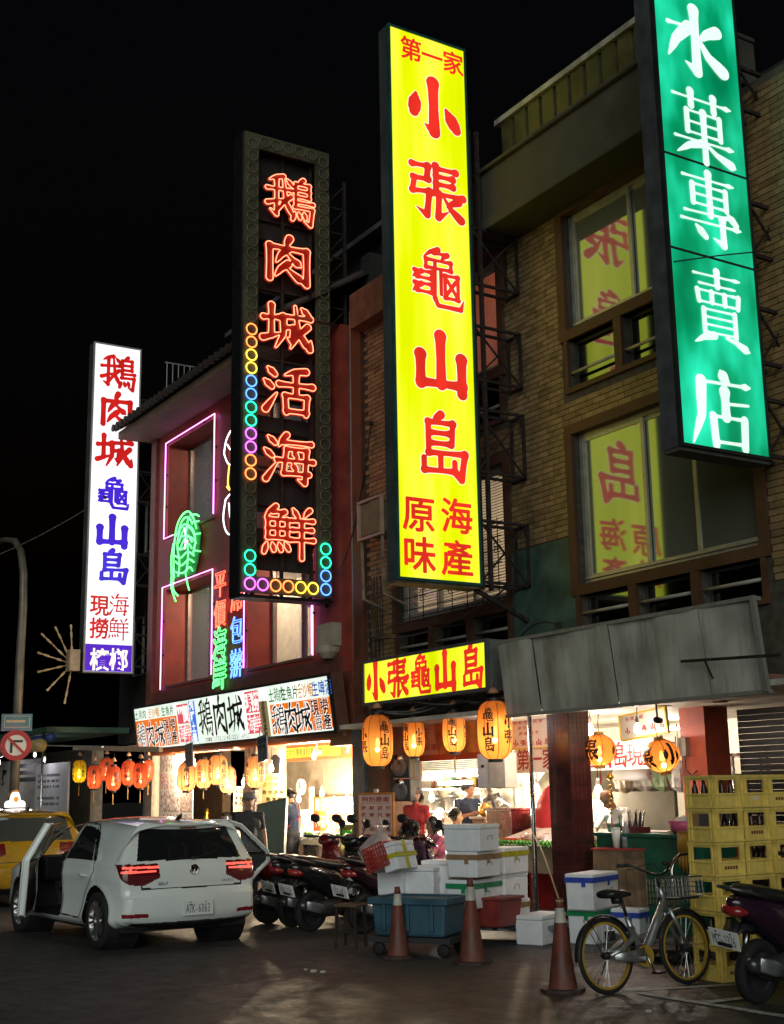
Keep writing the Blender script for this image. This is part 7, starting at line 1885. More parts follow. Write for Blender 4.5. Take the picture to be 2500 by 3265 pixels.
    for ci, nm, m_ in parts:
        sel = (cat == ci) & ~hole
        if sel.sum() == 0: continue
        if nm in ('tail_lamp', 'tail_lamp_bar', 'lamp_lower', 'reflector'):
            for sgn_ in (1, -1):
                s2 = sel & (cy_ * sgn_ > 0)
                if s2.sum(): o = bpy.data.objects.new(nm, np_mesh(nm, V_, Q_[s2], m_)); _link(o, t)
        elif nm == 'window':
            for w2, n2 in ((sel & hatch, 'rear_window'), (sel & wsh, 'windscreen'), (sel & (cy_ > .4) & ~hatch & ~wsh, 'side_window'), (sel & (cy_ < -.4) & ~hatch & ~wsh, 'side_window')):
                if w2.sum(): o = bpy.data.objects.new(n2, np_mesh(n2, V_, Q_[w2], m_ if n2 != 'windscreen' else CLEARGLASS)); _link(o, t)
        else:
            o = bpy.data.objects.new(nm, np_mesh(nm, V_, Q_[sel], m_)); _link(o, t)
    # wheel wells, floor, cabin
    k = MB()
    for ax in (.78, 3.40):
        for s_ in (-1, 1): k.lathe([(.40, s_ * .52), (.385, s_ * .86)], (ax, 0, .33), axis='y', n=28, cap=False); k.lathe([(.0, s_ * .52), (.40, s_ * .52)], (ax, 0, .33), axis='y', n=28, cap=False)
    k.box((.3, -.8, .2), (3.9, .8, .26)); k.build('underbody', DARKIN, t)
    if not taxi:
        k = MB(); k.box((1.0, -.78, .26), (3.1, .78, .34)); k.build('cabin_floor', DARKIN, t)
        for y in (-.38, .38):
            k = MB(); k.loft([(2.15, y, .52, .25, .09), (2.4, y, .53, .26, .10), (2.65, y, .56, .25, .08)], n=14); k.loft([(.55, 2.15, y, .08, .24), (.9, 2.05, y, .08, .24), (1.12, 1.98, y, .06, .2), (1.2, 1.97, y, .05, .12), (1.35, 1.95, y, .045, .12)], n=14, ax='z'); k.build('seat', mat('seat cloth', (.02, .02, .022), .8), t, smooth=True)
        k = MB(); k.loft([(1.35, 0, .6, .7, .12), (1.2, 0, .85, .68, .3), (1.12, 0, 1.0, .62, .12)], n=16); k.build('rear_seat', MATS['seat cloth'], t, smooth=True)
        k = MB(); k.box((2.95, -.72, .65), (3.25, .72, .96)); k.build('dashboard', DARKIN, t, bevel=.04)
        k = MB(); k.tube([(2.82 + .09 * math.sin(a) * .4, .38 + .18 * math.cos(a), .86 + .17 * math.sin(a)) for a in np.linspace(0, 6.0, 20)], .016, 6); k.build('steering_wheel', BLACK, t)
    # wheels
    AL = mat('alloy', (.5, .49, .46), .3, .9, var=.1)
    for ax in (.78, 3.40):
        for s_ in (-1, 1):
            yo = s_ * .79
            k = MB(); k.lathe([(.225, yo - .105), (.285, yo - .105), (.31, yo - .09), (.318, yo - .05), (.318, yo + .05), (.31, yo + .09), (.285, yo + .105), (.225, yo + .105)], (ax, 0, .318), axis='y', n=40, cap=False); w = k.build('wheel', RUBBER, t, smooth=True)
            w['label'] = 'black tyre with bright alloy rim' 
            yf = yo + s_ * .07
            k = MB(); k.lathe([(.195, yf - s_ * .02), (.215, yf + s_ * .02), (.228, yf + s_ * .03), (.232, yf - s_ * .02)] if s_ > 0 else [(.232, yf - s_ * .02), (.228, yf + s_ * .03), (.215, yf + s_ * .02), (.195, yf - s_ * .02)], (ax, 0, .318), axis='y', n=40, cap=False); k.lathe([(.0, yf + s_ * .012), (.05, yf + s_ * .01), (.06, yf - s_ * .02)], (ax, 0, .318), axis='y', n=20)
            for i in range(10):
                a = i * PI / 5 + (.12 if i % 2 else -.12) + .3
                p_ = Vector((ax + .05 * math.cos(a), yf + s_ * .005, .318 + .05 * math.sin(a))); q_ = Vector((ax + .212 * math.cos(a), yf + s_ * .012, .318 + .212 * math.sin(a))); k.bar(p_, q_, .03, .034, up=(0, 1, 0))
            k.build('rim', AL, w, smooth=False)
            k = MB(); k.lathe([(.0, yf - s_ * .06), (.2, yf - s_ * .06)], (ax, 0, .318), axis='y', n=24); k.build('brake_disc', mat('brake disc', (.05, .05, .05), .5, .6), w)
    # mirror on the right side, door handle, aerial, wiper
    for s_ in ((-1,) if not taxi else (-1, 1)):
        k = MB(); k.loft([(2.78, s_ * 1.0, 1.0, .09, .065), (2.85, s_ * 1.0, 1.0, .1, .075), (2.95, s_ * .99, 1.0, .07, .05)], n=14); k.bar((2.85, s_ * .86, .96), (2.86, s_ * .95, .98), .05); k.build('door_mirror', paint, t, smooth=True)
    k = MB(); k.loft([(.55, 0, 1.43, .02, .01), (.5, 0, 1.45, .018, .03), (.44, 0, 1.468, .01, .035), (.42, 0, 1.48, .004, .03)], n=10); k.build('aerial_fin', BLACK, t, smooth=True)
    for s_ in (-1, 1):
        k = MB(); w_ = float(half_width(np.array([1.1]), np.array([.81]))[0]); k.tube([(1.06, s_ * (w_ + .0), .81), (1.08, s_ * (w_ + .035), .812), (1.22, s_ * (w_ + .035), .814), (1.25, s_ * w_, .814)], .012, 8); k.build('door_handle', paint if not taxi else CHROME, t, smooth=True)
    return t
def plate(parent, s, loc, rot, w=.36, h=.16, m=None):
    o = bpy.data.objects.new('number_plate', None)
    k = MB(); k.box((-w / 2, -.004, -h / 2), (w / 2, .004, h / 2)); o = k.build('number_plate', mat('plate white', (.78, .8, .78), .35, var=.05), parent); o.location = loc; o.rotation_euler = rot
    k = MB(); cw = w * .8 / len(s); put_text(k, s, ((0, -.005, 0), (1, 0, 0), (0, 0, 1), (0, -1, 0)), -w * .8 / 2 + cw / 2, -h * .04, cw * 1.3, h * .66, step=cw, d=.0015, grow=-.004, brush=False); k.build('characters', INK, o)
    k = MB(); k.lathe([(.0, -.007), (.008, -.006), (.008, 0)], (-w * .25, 0, h * .38), axis='y', n=8); k.lathe([(.0, -.007), (.008, -.006), (.008, 0)], (w * .25, 0, h * .38), axis='y', n=8); k.build('bolts', STEEL, o); return o
WHP = mat('white car paint', (.82, .86, .83), .2, var=.03, scale=2, coat=.9)
car = build_car('white_hatchback_car', 'white hatchback car stopped with its front left and rear right doors open', (-14.22, 6.15, 0), PI + R(3), WHP)
plate(car, 'ATK-6063', (-.012, -.02, .455), (0, 0, -PI / 2), .38, .16)
# round emblem: ring with V over W strokes
k = MB(); k.tube([(.055 + .0, .056 * math.cos(a), .872 + .056 * math.sin(a)) for a in np.linspace(0, 2 * PI, 25)[:-1]], .006, 6, closed=True); em_ = k.build('emblem', CHROME, car, smooth=True)
k = MB()
for pts in ([(-.022, .046), (0, .006), (.022, .046)], [(-.048, .016), (-.024, -.046), (0, .0), (.024, -.046), (.048, .016)]):
    k.tube([(.05, a, .872 + b) for a, b in pts], .0055, 5)
k.build('emblem_strokes', CHROME, em_)
k = MB(); k.lathe([(.0, .057), (.054, .057)], (0, 0, .872), axis='x', n=24); k.build('emblem_disc', BLACK, em_)
for s, y, w in (('GOLF', .44, .035), ('280TSI', -.36, .028)):
    k = MB(); put_text(k, s, ((.062, y, .735), (0, -1, 0), (0, 0, 1), (-1, 0, 0)), 0, 0, w, w, step=w * .95, d=.006, brush=False); k.build('badge', CHROME, car)
k = MB(); k.bar((.105, -.02, 1.0), (.15, -.32, 1.06), .014); k.lathe([(.0, 0), (.03, 0), (.03, .02), (.0, .025)], (.09, 0, .99), n=12); k.build('rear_wiper', BLACK, car)
k = MB(); k.box((.24, -.1, 1.335), (.26, .1, 1.35)); k.build('high_stop_lamp', mat('tail lens', (0, 0, 0)), car)
# opened doors: outer skin of the shell turned about its hinge, with inner panel and window
def open_door(side, poly, winpolys, hinge, ang, label):
    d = bpy.data.objects.new('door', None); _link(d, car); d['label'] = label
    d.location = (hinge[0], hinge[1], 0); d.rotation_euler = (0, 0, R(ang))
    sel = inpoly(cx_, cz_, poly) & ((cy_ > .45) if side > 0 else (cy_ < -.45))
    wn = np.zeros(len(Q_), bool)
    for wp in winpolys: wn |= inpoly(cx_, cz_, wp)
    off = np.array([hinge[0], hinge[1], 0])
    glass = sel & wn; skin = sel & ~wn
    Vl = V_ - off
    for s_, nm, m_ in ((skin, 'outer_skin', WHP), (glass, 'window', CLEARGLASS if side < 0 else mat('door glass', (.1, .11, .11), .04, var=0, alpha=.45))):
        o = bpy.data.objects.new(nm, np_mesh(nm, Vl, Q_[s_], m_)); _link(o, d)
        if nm == 'outer_skin':
            Vi = Vl.copy(); Vi[:, 1] -= side * .07
            rim_ = np.zeros(len(Q_), bool)
            for (x0, z0), (x1, z1) in zip(poly, poly[1:] + poly[:1]):
                dx, dz = x1 - x0, z1 - z0; q = np.clip(((cx_ - x0) * dx + (cz_ - z0) * dz) / (dx * dx + dz * dz + 1e-9), 0, 1); rim_ |= np.hypot(cx_ - x0 - dx * q, cz_ - z0 - dz * q) < .04
            for s3, n3, m3 in ((s_ & ~rim_, 'inner_panel', mat('door trim', (.025, .025, .027), .6)), (s_ & rim_, 'flange', WHP)):
                o = bpy.data.objects.new(n3, np_mesh(n3, Vi, Q_[s3][:, ::-1], m3)); _link(o, d)
    # edge band
    k = MB(); n = len(poly)
    P = []
    for (x, z) in poly:
        w_ = float(half_width(np.array([x]), np.array([z]))[0]) - .004
        P.append((Vector((x - hinge[0], side * w_ - hinge[1], z)), Vector((x - hinge[0], side * (w_ - .07) - hinge[1], z))))
    for i in range(n):
        a, b = P[i], P[(i + 1) % n]
        if (a[0] - b[0]).length > 1e-3: k.add([a[0], b[0], b[1], a[1]], [(0, 1, 2, 3)])
    k.build('edge', WHP, d)
    for q_ in (0, 1): k = MB(); k.tube([p[q_] for p in P], .013, 6, closed=True); k.build('edge_bead', WHP, d, smooth=True)
    return d
open_door(1, DOORF, [FRONTWIN], (2.98, .87), -26, 'open front left door seen edge on')
open_door(-1, DOORR, [REARWIN], (1.83, -.88), 64, 'open rear right door with clear window')
# left mirror stays on the open door
# taxi ahead
YEL = mat('taxi yellow', (.36, .2, .008), .28, var=.05, coat=.8)
taxi = build_car('yellow_taxi', 'yellow taxi standing ahead of the white car at the left edge', (-20.9, 6.25, 0), PI - R(4), YEL, taxi=True)
taxi.scale = (1.05, 1.0, 1.06)
k = MB(); pr = [(-.16, 0), (.16, 0), (.16, .07), (.13, .1), (.08, .11), (.06, .2), (.03, .24), (-.03, .24), (-.06, .2), (-.08, .11), (-.13, .1), (-.16, .07)]
k.prism(pr, ((1.5, 0, 1.475), (0, 1, 0), (0, 0, 1), (-1, 0, 0)), -.07, .07); k.build('roof_lamp', glow('taxi lamp', (1, .95, .95), 1.6), taxi)
k = MB(); k.box((1.4, -.2, 1.455), (1.6, .2, 1.474)); k.build('roof_lamp_base', BLACK, taxi)
k = MB(); k.lathe([(.0, -.003), (.045, -.003)], (1.425, 0, 1.6), axis='x', n=16); k.build('roof_lamp_print', mat('orange print', (.7, .3, .05), .5, emit=(.9, .35, .05), estr=.6), taxi)
k = MB(); k.box((.42, .38, 1.2), (.425, .5, 1.235)); k.build('green_display', glow('green display', (.05, 1., .4), 2), taxi)
# ------------------------------------------------------------------ bicycle
def wheel(mb_t, mb_r, x, z, r, tw, rim, n=36):
    mb_t.lathe([(r - tw * 1.5, -tw * .5), (r - tw * .6, -tw * .85), (r, -tw * .3), (r, tw * .3), (r - tw * .6, tw * .85), (r - tw * 1.5, tw * .5)], (x, 0, z), axis='y', n=n, cap=False)
p0, p1 = gz(1306, 2131), gz(1452, 2112); hd = math.atan2(p1.y - p0.y, p1.x - p0.x)
BK = thing('bicycle', 'silver shared bicycle with yellow rims and front basket parked by the cone', 'bicycle', p0, rz=hd); BK.rotation_euler.x = R(-4)
BK.scale = (.92, .93, .93)
WB = 1.02; WR = .335
SILV = mat('silver frame', (.48, .49, .5), .3, .8, var=.12, scale=6, dirt=(.2, .19, .18), dirt_amt=.3); YRIM = mat('yellow rim', (.42, .26, .03), .35, var=.15)
for i, x in enumerate((0, WB)):
    k = MB(); wheel(k, None, x, WR, WR, .026, None); w = k.build('wheel', RUBBER, BK, smooth=True)
    k = MB(); k.lathe([(WR - .036, -.013), (WR - .06, -.013), (WR - .06, .013), (WR - .036, .013)], (x, 0, WR), axis='y', n=36, cap=False); k.build('rim', YRIM, w)
    k = MB()
    for j in range(24):
        a = j * PI / 12 + .05; k.tube([(x + .02 * math.cos(a + 1), .018 * (-1) ** j, WR + .02 * math.sin(a + 1)), (x + (WR - .055) * math.cos(a), 0, WR + (WR - .055) * math.sin(a))], .0014, 4)
    o = k.build('spokes', STEEL, w); o['kind'] = 'stuff'
    k = MB(); k.lathe([(.02, -.05), (.035, -.03), (.035, .03), (.02, .05)] if i == 0 else [(.018, -.045), (.045, -.03), (.045, .03), (.018, .045)], (x, 0, WR), axis='y', n=14); k.build('hub', BLACK, w)
    k = MB(); a0, a1 = (R(-5), R(185)) if i == 0 else (R(5), R(165))
    A = np.linspace(a0, a1, 18); vs = []
    for a in A:
        for yy, rr in ((-.035, .012), (-.02, .026), (.02, .026), (.035, .012)): vs.append((x + (WR + rr) * math.cos(a), yy, WR + (WR + rr) * math.sin(a)))
    k.add(vs, [(4 * q + c, 4 * q + c + 1, 4 * q + c + 5, 4 * q + c + 4) for q in range(17) for c in range(3)]); k.build('mudguard', BLACK, BK, smooth=True)
    k = MB(); k.tube([(x, .04, WR), (x + (-.2 if i == 0 else .12), .04, WR + WR * .95)], .004, 5); k.tube([(x, -.04, WR), (x + (-.2 if i == 0 else .12), -.04, WR + WR * .95)], .004, 5); k.build('mudguard_stay', BLACK, BK)
BBx, BBz = .44, .30
k = MB(); k.tube([(.80, 0, .76), (.66, 0, .56), (.52, 0, .36), (BBx + .02, 0, BBz)], [.036, .04, .044, .045], 14); k.build('down_tube', SILV, BK, smooth=True)
for s_ in (-1, 1):
    k = MB(); k.tube([(.34, s_ * .02, .56), (.30, s_ * .05, .46), (.16, s_ * .065, .38), (0, s_ * .065, WR)], [.03, .028, .024, .016], 10); k.build('chain_stay', SILV, BK, smooth=True)
    k = MB(); k.tube([(.82, s_ * .045, .70), (.88, s_ * .055, .58), (WB, s_ * .05, WR)], [.02, .02, .013], 10); k.build('fork_blade', SILV, BK, smooth=True)
k = MB(); k.tube([(BBx, 0, BBz), (.36, 0, .52), (.30, 0, .66)], [.04, .032, .024], 12); k.build('seat_tube', SILV, BK, smooth=True)
k = MB(); k.tube([(.31, 0, .64), (.25, 0, .84)], .016, 10); k.build('seat_post', BLACK, BK, smooth=True)
k = MB(); k.loft([(.04, 0, .87, .1, .035), (.1, 0, .875, .12, .045), (.2, 0, .87, .09, .04), (.3, 0, .865, .045, .032), (.37, 0, .86, .025, .02)], n=16); k.lathe([(.0, .78), (.05, .78), (.06, .84), (.0, .85)], (.2, 0, 0), n=12); k.build('saddle', mat('saddle vinyl', (.02, .02, .02), .35, var=.2), BK, smooth=True)
k = MB(); k.tube([(.83, 0, .68), (.79, 0, .82), (.765, 0, .9)], .024, 12); k.build('head_tube', SILV, BK, smooth=True)
k = MB(); k.tube([(.77, 0, .88), (.75, 0, .98), (.76, 0, 1.02)], .016, 10); k.build('stem', BLACK, BK, smooth=True)
k = MB(); k.tube([(.60, -.30, 1.12), (.66, -.26, 1.12), (.74, -.17, 1.06), (.76, -.06, 1.02), (.76, .06, 1.02), (.74, .17, 1.06), (.66, .26, 1.12), (.60, .30, 1.12)], .012, 8); hb = k.build('handlebar', BLACK, BK, smooth=True)
for s_ in (-1, 1):
    k = MB(); k.tube([(.67, s_ * .27, 1.12), (.54, s_ * .325, 1.12)], .018, 10); k.build('grip', BLACK, hb, smooth=True)
    k = MB(); k.tube([(.7, s_ * .24, 1.1), (.68, s_ * .27, 1.075), (.6, s_ * .33, 1.07)], .006, 6); k.build('brake_lever', STEEL, hb)
    k = MB(); k.tube([(.7, s_ * .22, 1.1), (.86, s_ * .14, 1.12), (.9, s_ * .04, .95), (.84, 0, .8)], .004, 5); k.build('brake_cable', BLACK, hb)
k = MB()
bx0, bx1, bz0, bz1 = .90, 1.16, .80, .98
for z in np.linspace(bz0, bz1, 5): k.tube([(bx0, -.17, z), (bx1, -.19, z), (bx1, .19, z), (bx0, .17, z)], .0035 if z < bz1 else .008, 4, closed=True)
for j in range(9): y = -.17 + j * .0425; k.tube([(bx1, y * 1.1, bz0), (bx1, y * 1.1, bz1)], .0025, 4); k.tube([(bx0, y, bz0), (bx0, y, bz1)], .0025, 4); k.tube([(bx0, y, bz0), (bx1, y * 1.1, bz0)], .0025, 4)
for j in range(6): x = bx0 + j * .052; k.tube([(x, -.18, bz0), (x, -.18, bz1)], .0025, 4); k.tube([(x, .18, bz0), (x, .18, bz1)], .0025, 4)
k.build('basket', mat('basket wire', (.2, .2, .2), .4, .6), BK)
k = MB(); k.box((.86, -.12, .775), (1.16, .12, .795)); k.build('basket_tray', BLACK, BK)
k = MB(); k.lathe([(.03, -.008), (.1, -.008), (.105, 0), (.1, .008), (.03, .008)], (BBx, -.06, BBz), axis='y', n=26, cap=False); k.build('chainring', YRIM, BK)
k = MB(); k.loft([(.05, -.065, .325, .012, .035), (.25, -.068, .31, .014, .05), (.42, -.07, .31, .014, .075)], n=10); k.build('chain_guard', SILV, BK, smooth=True)
k = MB(); k.tube([(BBx, -.08, BBz), (BBx + .07, -.085, BBz - .15)], .011, 8); k.tube([(BBx, .07, BBz), (BBx - .07, .075, BBz + .15)], .011, 8); k.build('crank', STEEL, BK, smooth=True)
for (x, y, z) in ((BBx + .07, -.14, BBz - .15), (BBx - .07, .13, BBz + .15)): k = MB(); k.cbox((x, y, z), (.09, .1, .022)); k.build('pedal', BLACK, BK, bevel=.005)
k = MB(); k.tube([(0, -.07, WR + .04), (BBx, -.07, BBz + .1)], .005, 5); k.tube([(0, -.07, WR - .04), (BBx, -.07, BBz - .1)], .005, 5); k.build('chain', STEEL, BK)
k = MB(); k.tube([(.05, .07, .28), (-.02, .16, .02)], .01, 6); k.build('kickstand', BLACK, BK)
k = MB(); k.cbox((.13, .06, .5), (.1, .05, .09)); k.build('wheel_lock', BLACK, BK, bevel=.01)
for x in (0, WB): k = MB(); k.cbox((x - .08, -.012, WR - .19), (.075, .012, .03), ry=R(35)); k.build('spoke_reflector', mat('amber reflector', (.5, .3, .2), .2), BK)

# ------------------------------------------------------------------ scooters
def scooter(label, loc, rz, paint, plate_txt, lean=6, seat=None, helmet_=None, plate_m=None):
    t = thing('scooter', label, 'scooter', loc, rz=rz, group=None); t.rotation_euler.x = R(lean)
    WBs, r = 1.24, .235
    for x in (0, WBs):
        k = MB(); k.lathe([(r - .085, -.03), (r - .07, -.048), (r - .02, -.05), (r, -.025), (r, .025), (r - .02, .05), (r - .07, .048), (r - .085, .03)], (x, 0, r), axis='y', n=30, cap=False); w = k.build('wheel', RUBBER, t, smooth=True)
        k = MB(); k.lathe([(r - .08, -.035), (r - .1, -.02), (.05, -.02), (.045, -.05), (.0, -.05)], (x, 0, r), axis='y', n=24, cap=False)
        for j in range(5): a = j * 2 * PI / 5; k.bar((x + .04 * math.cos(a), 0, r + .04 * math.sin(a)), (x + .15 * math.cos(a), 0, r + .15 * math.sin(a)), .03, .06, up=(0, 1, 0))
        k.build('rim', mat('dark rim', (.08, .08, .085), .4, .6), w)
    k = MB(); k.loft([(-.36, 0, .76, .03, .02), (-.30, 0, .745, .075, .06), (-.15, 0, .70, .13, .11), (.05, 0, .63, .165, .15), (.25, 0, .55, .17, .2), (.42, 0, .47, .15, .2), (.5, 0, .40, .13, .14)], n=20, p=2.6); k.build('rear_cowl', paint, t, smooth=True)
    k = MB(); k.loft([(-.27, 0, .84, .07, .025), (-.2, 0, .835, .115, .05), (.0, 0, .81, .14, .055), (.2, 0, .775, .145, .05), (.38, 0, .755, .13, .045), (.5, 0, .74, .09, .035), (.54, 0, .73, .04, .02)], n=20, p=2.8); k.build('seat', seat or mat('scooter seat', (.02, .019, .018), .32, var=.15, scale=12), t, smooth=True)
    k = MB(); k.tube([(-.1, .12, .80), (-.3, .13, .85), (-.4, .08, .87), (-.42, 0, .875), (-.4, -.08, .87), (-.3, -.13, .85), (-.1, -.12, .80)], .014, 8); k.build('grab_rail', mat('rail grey', (.12, .12, .12), .3, .6), t, smooth=True)
    k = MB(); k.loft([(-.37, 0, .70, .05, .025), (-.33, 0, .70, .1, .045), (-.26, 0, .69, .11, .04)], n=14); k.build('tail_lamp', mat('scooter tail lens', (.3, .02, .02), .12, coat=.8), t, smooth=True)
    k = MB(); k.loft([(-.33, 0, .53, .05, .015), (-.25, 0, .57, .07, .03), (-.1, 0, .56, .07, .05)], n=12); k.bar((-.3, 0, .62), (-.40, 0, .45), .12, .02); k.build('rear_mudguard', BLACK, t, smooth=True)
    plate(t, plate_txt, (-.405, 0, .50), (R(22), 0, -PI / 2), .26, .14)
    k = MB(); k.loft([(.44, 0, .27, .17, .05), (.6, 0, .26, .19, .045), (.82, 0, .27, .18, .05)], n=14, p=4); k.build('footboard', BLACK, t)
    k = MB()
    for i, (x, z, hw) in enumerate(((.84, .24, .17), (.88, .45, .2), (.93, .65, .21), (.95, .82, .18), (.9, .95, .14))): pass
    k.loft([(.24, .86, 0, .05, .16), (.45, .91, 0, .06, .2), (.65, .96, 0, .07, .215), (.82, .95, 0, .08, .185), (.95, .90, 0, .06, .13)], n=20, ax='z', p=2.6); k.build('leg_shield', paint, t, smooth=True)
    k = MB(); k.loft([(1.02, 0, .74, .12, .06), (1.08, 0, .71, .1, .07), (1.11, 0, .69, .04, .03)], n=14); k.build('headlamp', mat('lamp lens', (.35, .35, .35), .1, coat=.8), t, smooth=True)
    A = np.linspace(R(5), R(160), 12); k = MB(); vs = []
    for a in A:
        for yy, rr in ((-.06, .0), (-.045, .035), (.045, .035), (.06, .0)): vs.append((WBs + (r + rr) * math.cos(a), yy, r + (r + rr) * math.sin(a)))
    k.add(vs, [(4 * q + c, 4 * q + c + 1, 4 * q + c + 5, 4 * q + c + 4) for q in range(11) for c in range(3)]); k.build('front_mudguard', paint, t, smooth=True)
    for s_ in (-1, 1): k = MB(); k.tube([(WBs, s_ * .075, r), (1.06, s_ * .07, .55)], .02, 8); k.build('fork', STEEL, t, smooth=True)
    k = MB(); k.loft([(.78, 0, .99, .09, .05), (.86, 0, 1.02, .16, .07), (.95, 0, 1.0, .15, .07), (1.01, 0, .97, .07, .05)], n=16); k.tube([(.95, 0, .92), (.9, 0, .98)], .05, 10); k.build('handlebar_cowl', paint, t, smooth=True)
    k = MB(); k.tube([(.76, -.34, 1.02), (.84, -.2, 1.03), (.87, 0, 1.02), (.84, .2, 1.03), (.76, .34, 1.02)], .012, 8); hb = k.build('handlebar', BLACK, t)
    for s_ in (-1, 1):
        k = MB(); k.tube([(.80, s_ * .24, 1.025), (.745, s_ * .37, 1.015)], .019, 10); k.build('grip', BLACK, hb, smooth=True)
        k = MB(); k.tube([(.86, s_ * .2, 1.02), (.86, s_ * .28, 1.0), (.8, s_ * .37, .995)], .007, 6); k.build('brake_lever', STEEL, hb)
        k = MB(); k.tube([(.85, s_ * .18, 1.04), (.88, s_ * .22, 1.13), (.86, s_ * .27, 1.2)], .006, 6); k.build('mirror_stalk', BLACK, hb)
        k = MB(); M = Matrix.Translation((.86, s_ * .30, 1.25)) @ Matrix.Rotation(R(12 * s_), 4, 'Z')
        kk = MB(); kk.loft([(-.012, 0, 0, .08, .05), (.0, 0, 0, .088, .056), (.03, 0, 0, .06, .04), (.045, 0, 0, .02, .015)], n=18); kk.v = [tuple(M @ Vector(v)) for v in kk.v]; kk.build('mirror', BLACK, hb, smooth=True)
    k = MB(); k.loft([(-.12, -.1, .27, .05, .05), (.05, -.11, .27, .08, .09), (.3, -.1, .28, .1, .1), (.42, -.06, .3, .08, .09)], n=14); k.build('engine', mat('engine grey', (.06, .06, .06), .5, .4), t, smooth=True)
    k = MB(); k.loft([(-.32, -.16, .34, .03, .03), (-.28, -.16, .335, .055, .055), (.0, -.165, .27, .06, .06), (.1, -.15, .25, .03, .03)], n=14); k.build('muffler', mat('muffler', (.1, .1, .1), .3, .7), t, smooth=True)
    k = MB(); k.loft([(-.26, -.215, .35, .012, .05), (-.1, -.225, .31, .012, .06), (.02, -.22, .28, .01, .045)], n=12); k.build('muffler_guard', mat('guard alloy', (.35, .36, .38), .3, .7), t, smooth=True)
    k = MB(); k.tube([(-.02, .1, .55), (.0, .11, r)], .03, 10); k.build('shock_absorber', STEEL, t, smooth=True)
    k = MB(); k.tube([(.3, .12, .2), (.22, .2, .0)], .011, 6); k.build('side_stand', BLACK, t)
    t.scale = (1.07, 1.07, 1.07)
    return t
BKP = mat('black gloss paint', (.012, .012, .013), .18, var=.05, coat=.8); MAR = mat('dark maroon paint', (.03, .006, .012), .18, var=.05, coat=.8); PUR_ = mat('dark purple paint', (.028, .01, .024), .2, var=.05, coat=.8); RDP = mat('red scooter paint', (.14, .01, .012), .2, var=.05, coat=.8)
s1 = gz(664, 1996); AZ = R(103)
scooter('black scooter with white helmet on its footboard right of the white car', (s1.x, s1.y, 0), AZ, BKP, 'NSN-520')
scooter('black scooter between the white helmet one and the car door', (s1.x - .68, s1.y + .1, 0), AZ - R(3), BKP, '639-KHQ')
scooter('dark red scooter mostly hidden behind the open car door', (s1.x - 1.3, s1.y + .05, 0), AZ - R(6), RDP, 'GP3-118')
scooter('dark scooter with a small plate squeezed beside the blue tub', (s1.x + .68, s1.y + .38, 0), AZ, MAR, '555-HSJ')
s5 = gz(1622, 2150)
scooter('near dark purple scooter cut off by the right edge of the picture', (s5.x, s5.y, 0), R(96), PUR_, 'MCG-2326', lean=7)
v = Matrix.Rotation(AZ, 3, 'Z') @ Vector((.62, -.17, 0))
helmet('white_helmet', 'white open helmet hung at the footboard of the black scooter', (s1.x + v.x, s1.y + v.y, .42), mat('helmet white', (.6, .56, .5), .25, coat=.6), rz=R(20), s=1.05)
t = thing('folding_stool', 'small dark stool standing on the road left of the blue tub', 'stool', gz(752, 2030), rz=R(30)); k = MB(); k.cbox((0, 0, .46), (.3, .26, .03)); k.build('seat', mat('stool wood', (.12, .07, .04), .6), t, bevel=.006)
for x in (-.12, .12):
    for y in (-.1, .1): k = MB(); k.bar((x * 1.1, y * 1.1, 0), (x, y, .45), .028); k.build('leg', IRON, t)
k = MB(); k.bar((-.12, -.1, .18), (.12, -.1, .18), .02); k.bar((-.12, .1, .18), (.12, .1, .18), .02); k.build('rung', IRON, t)
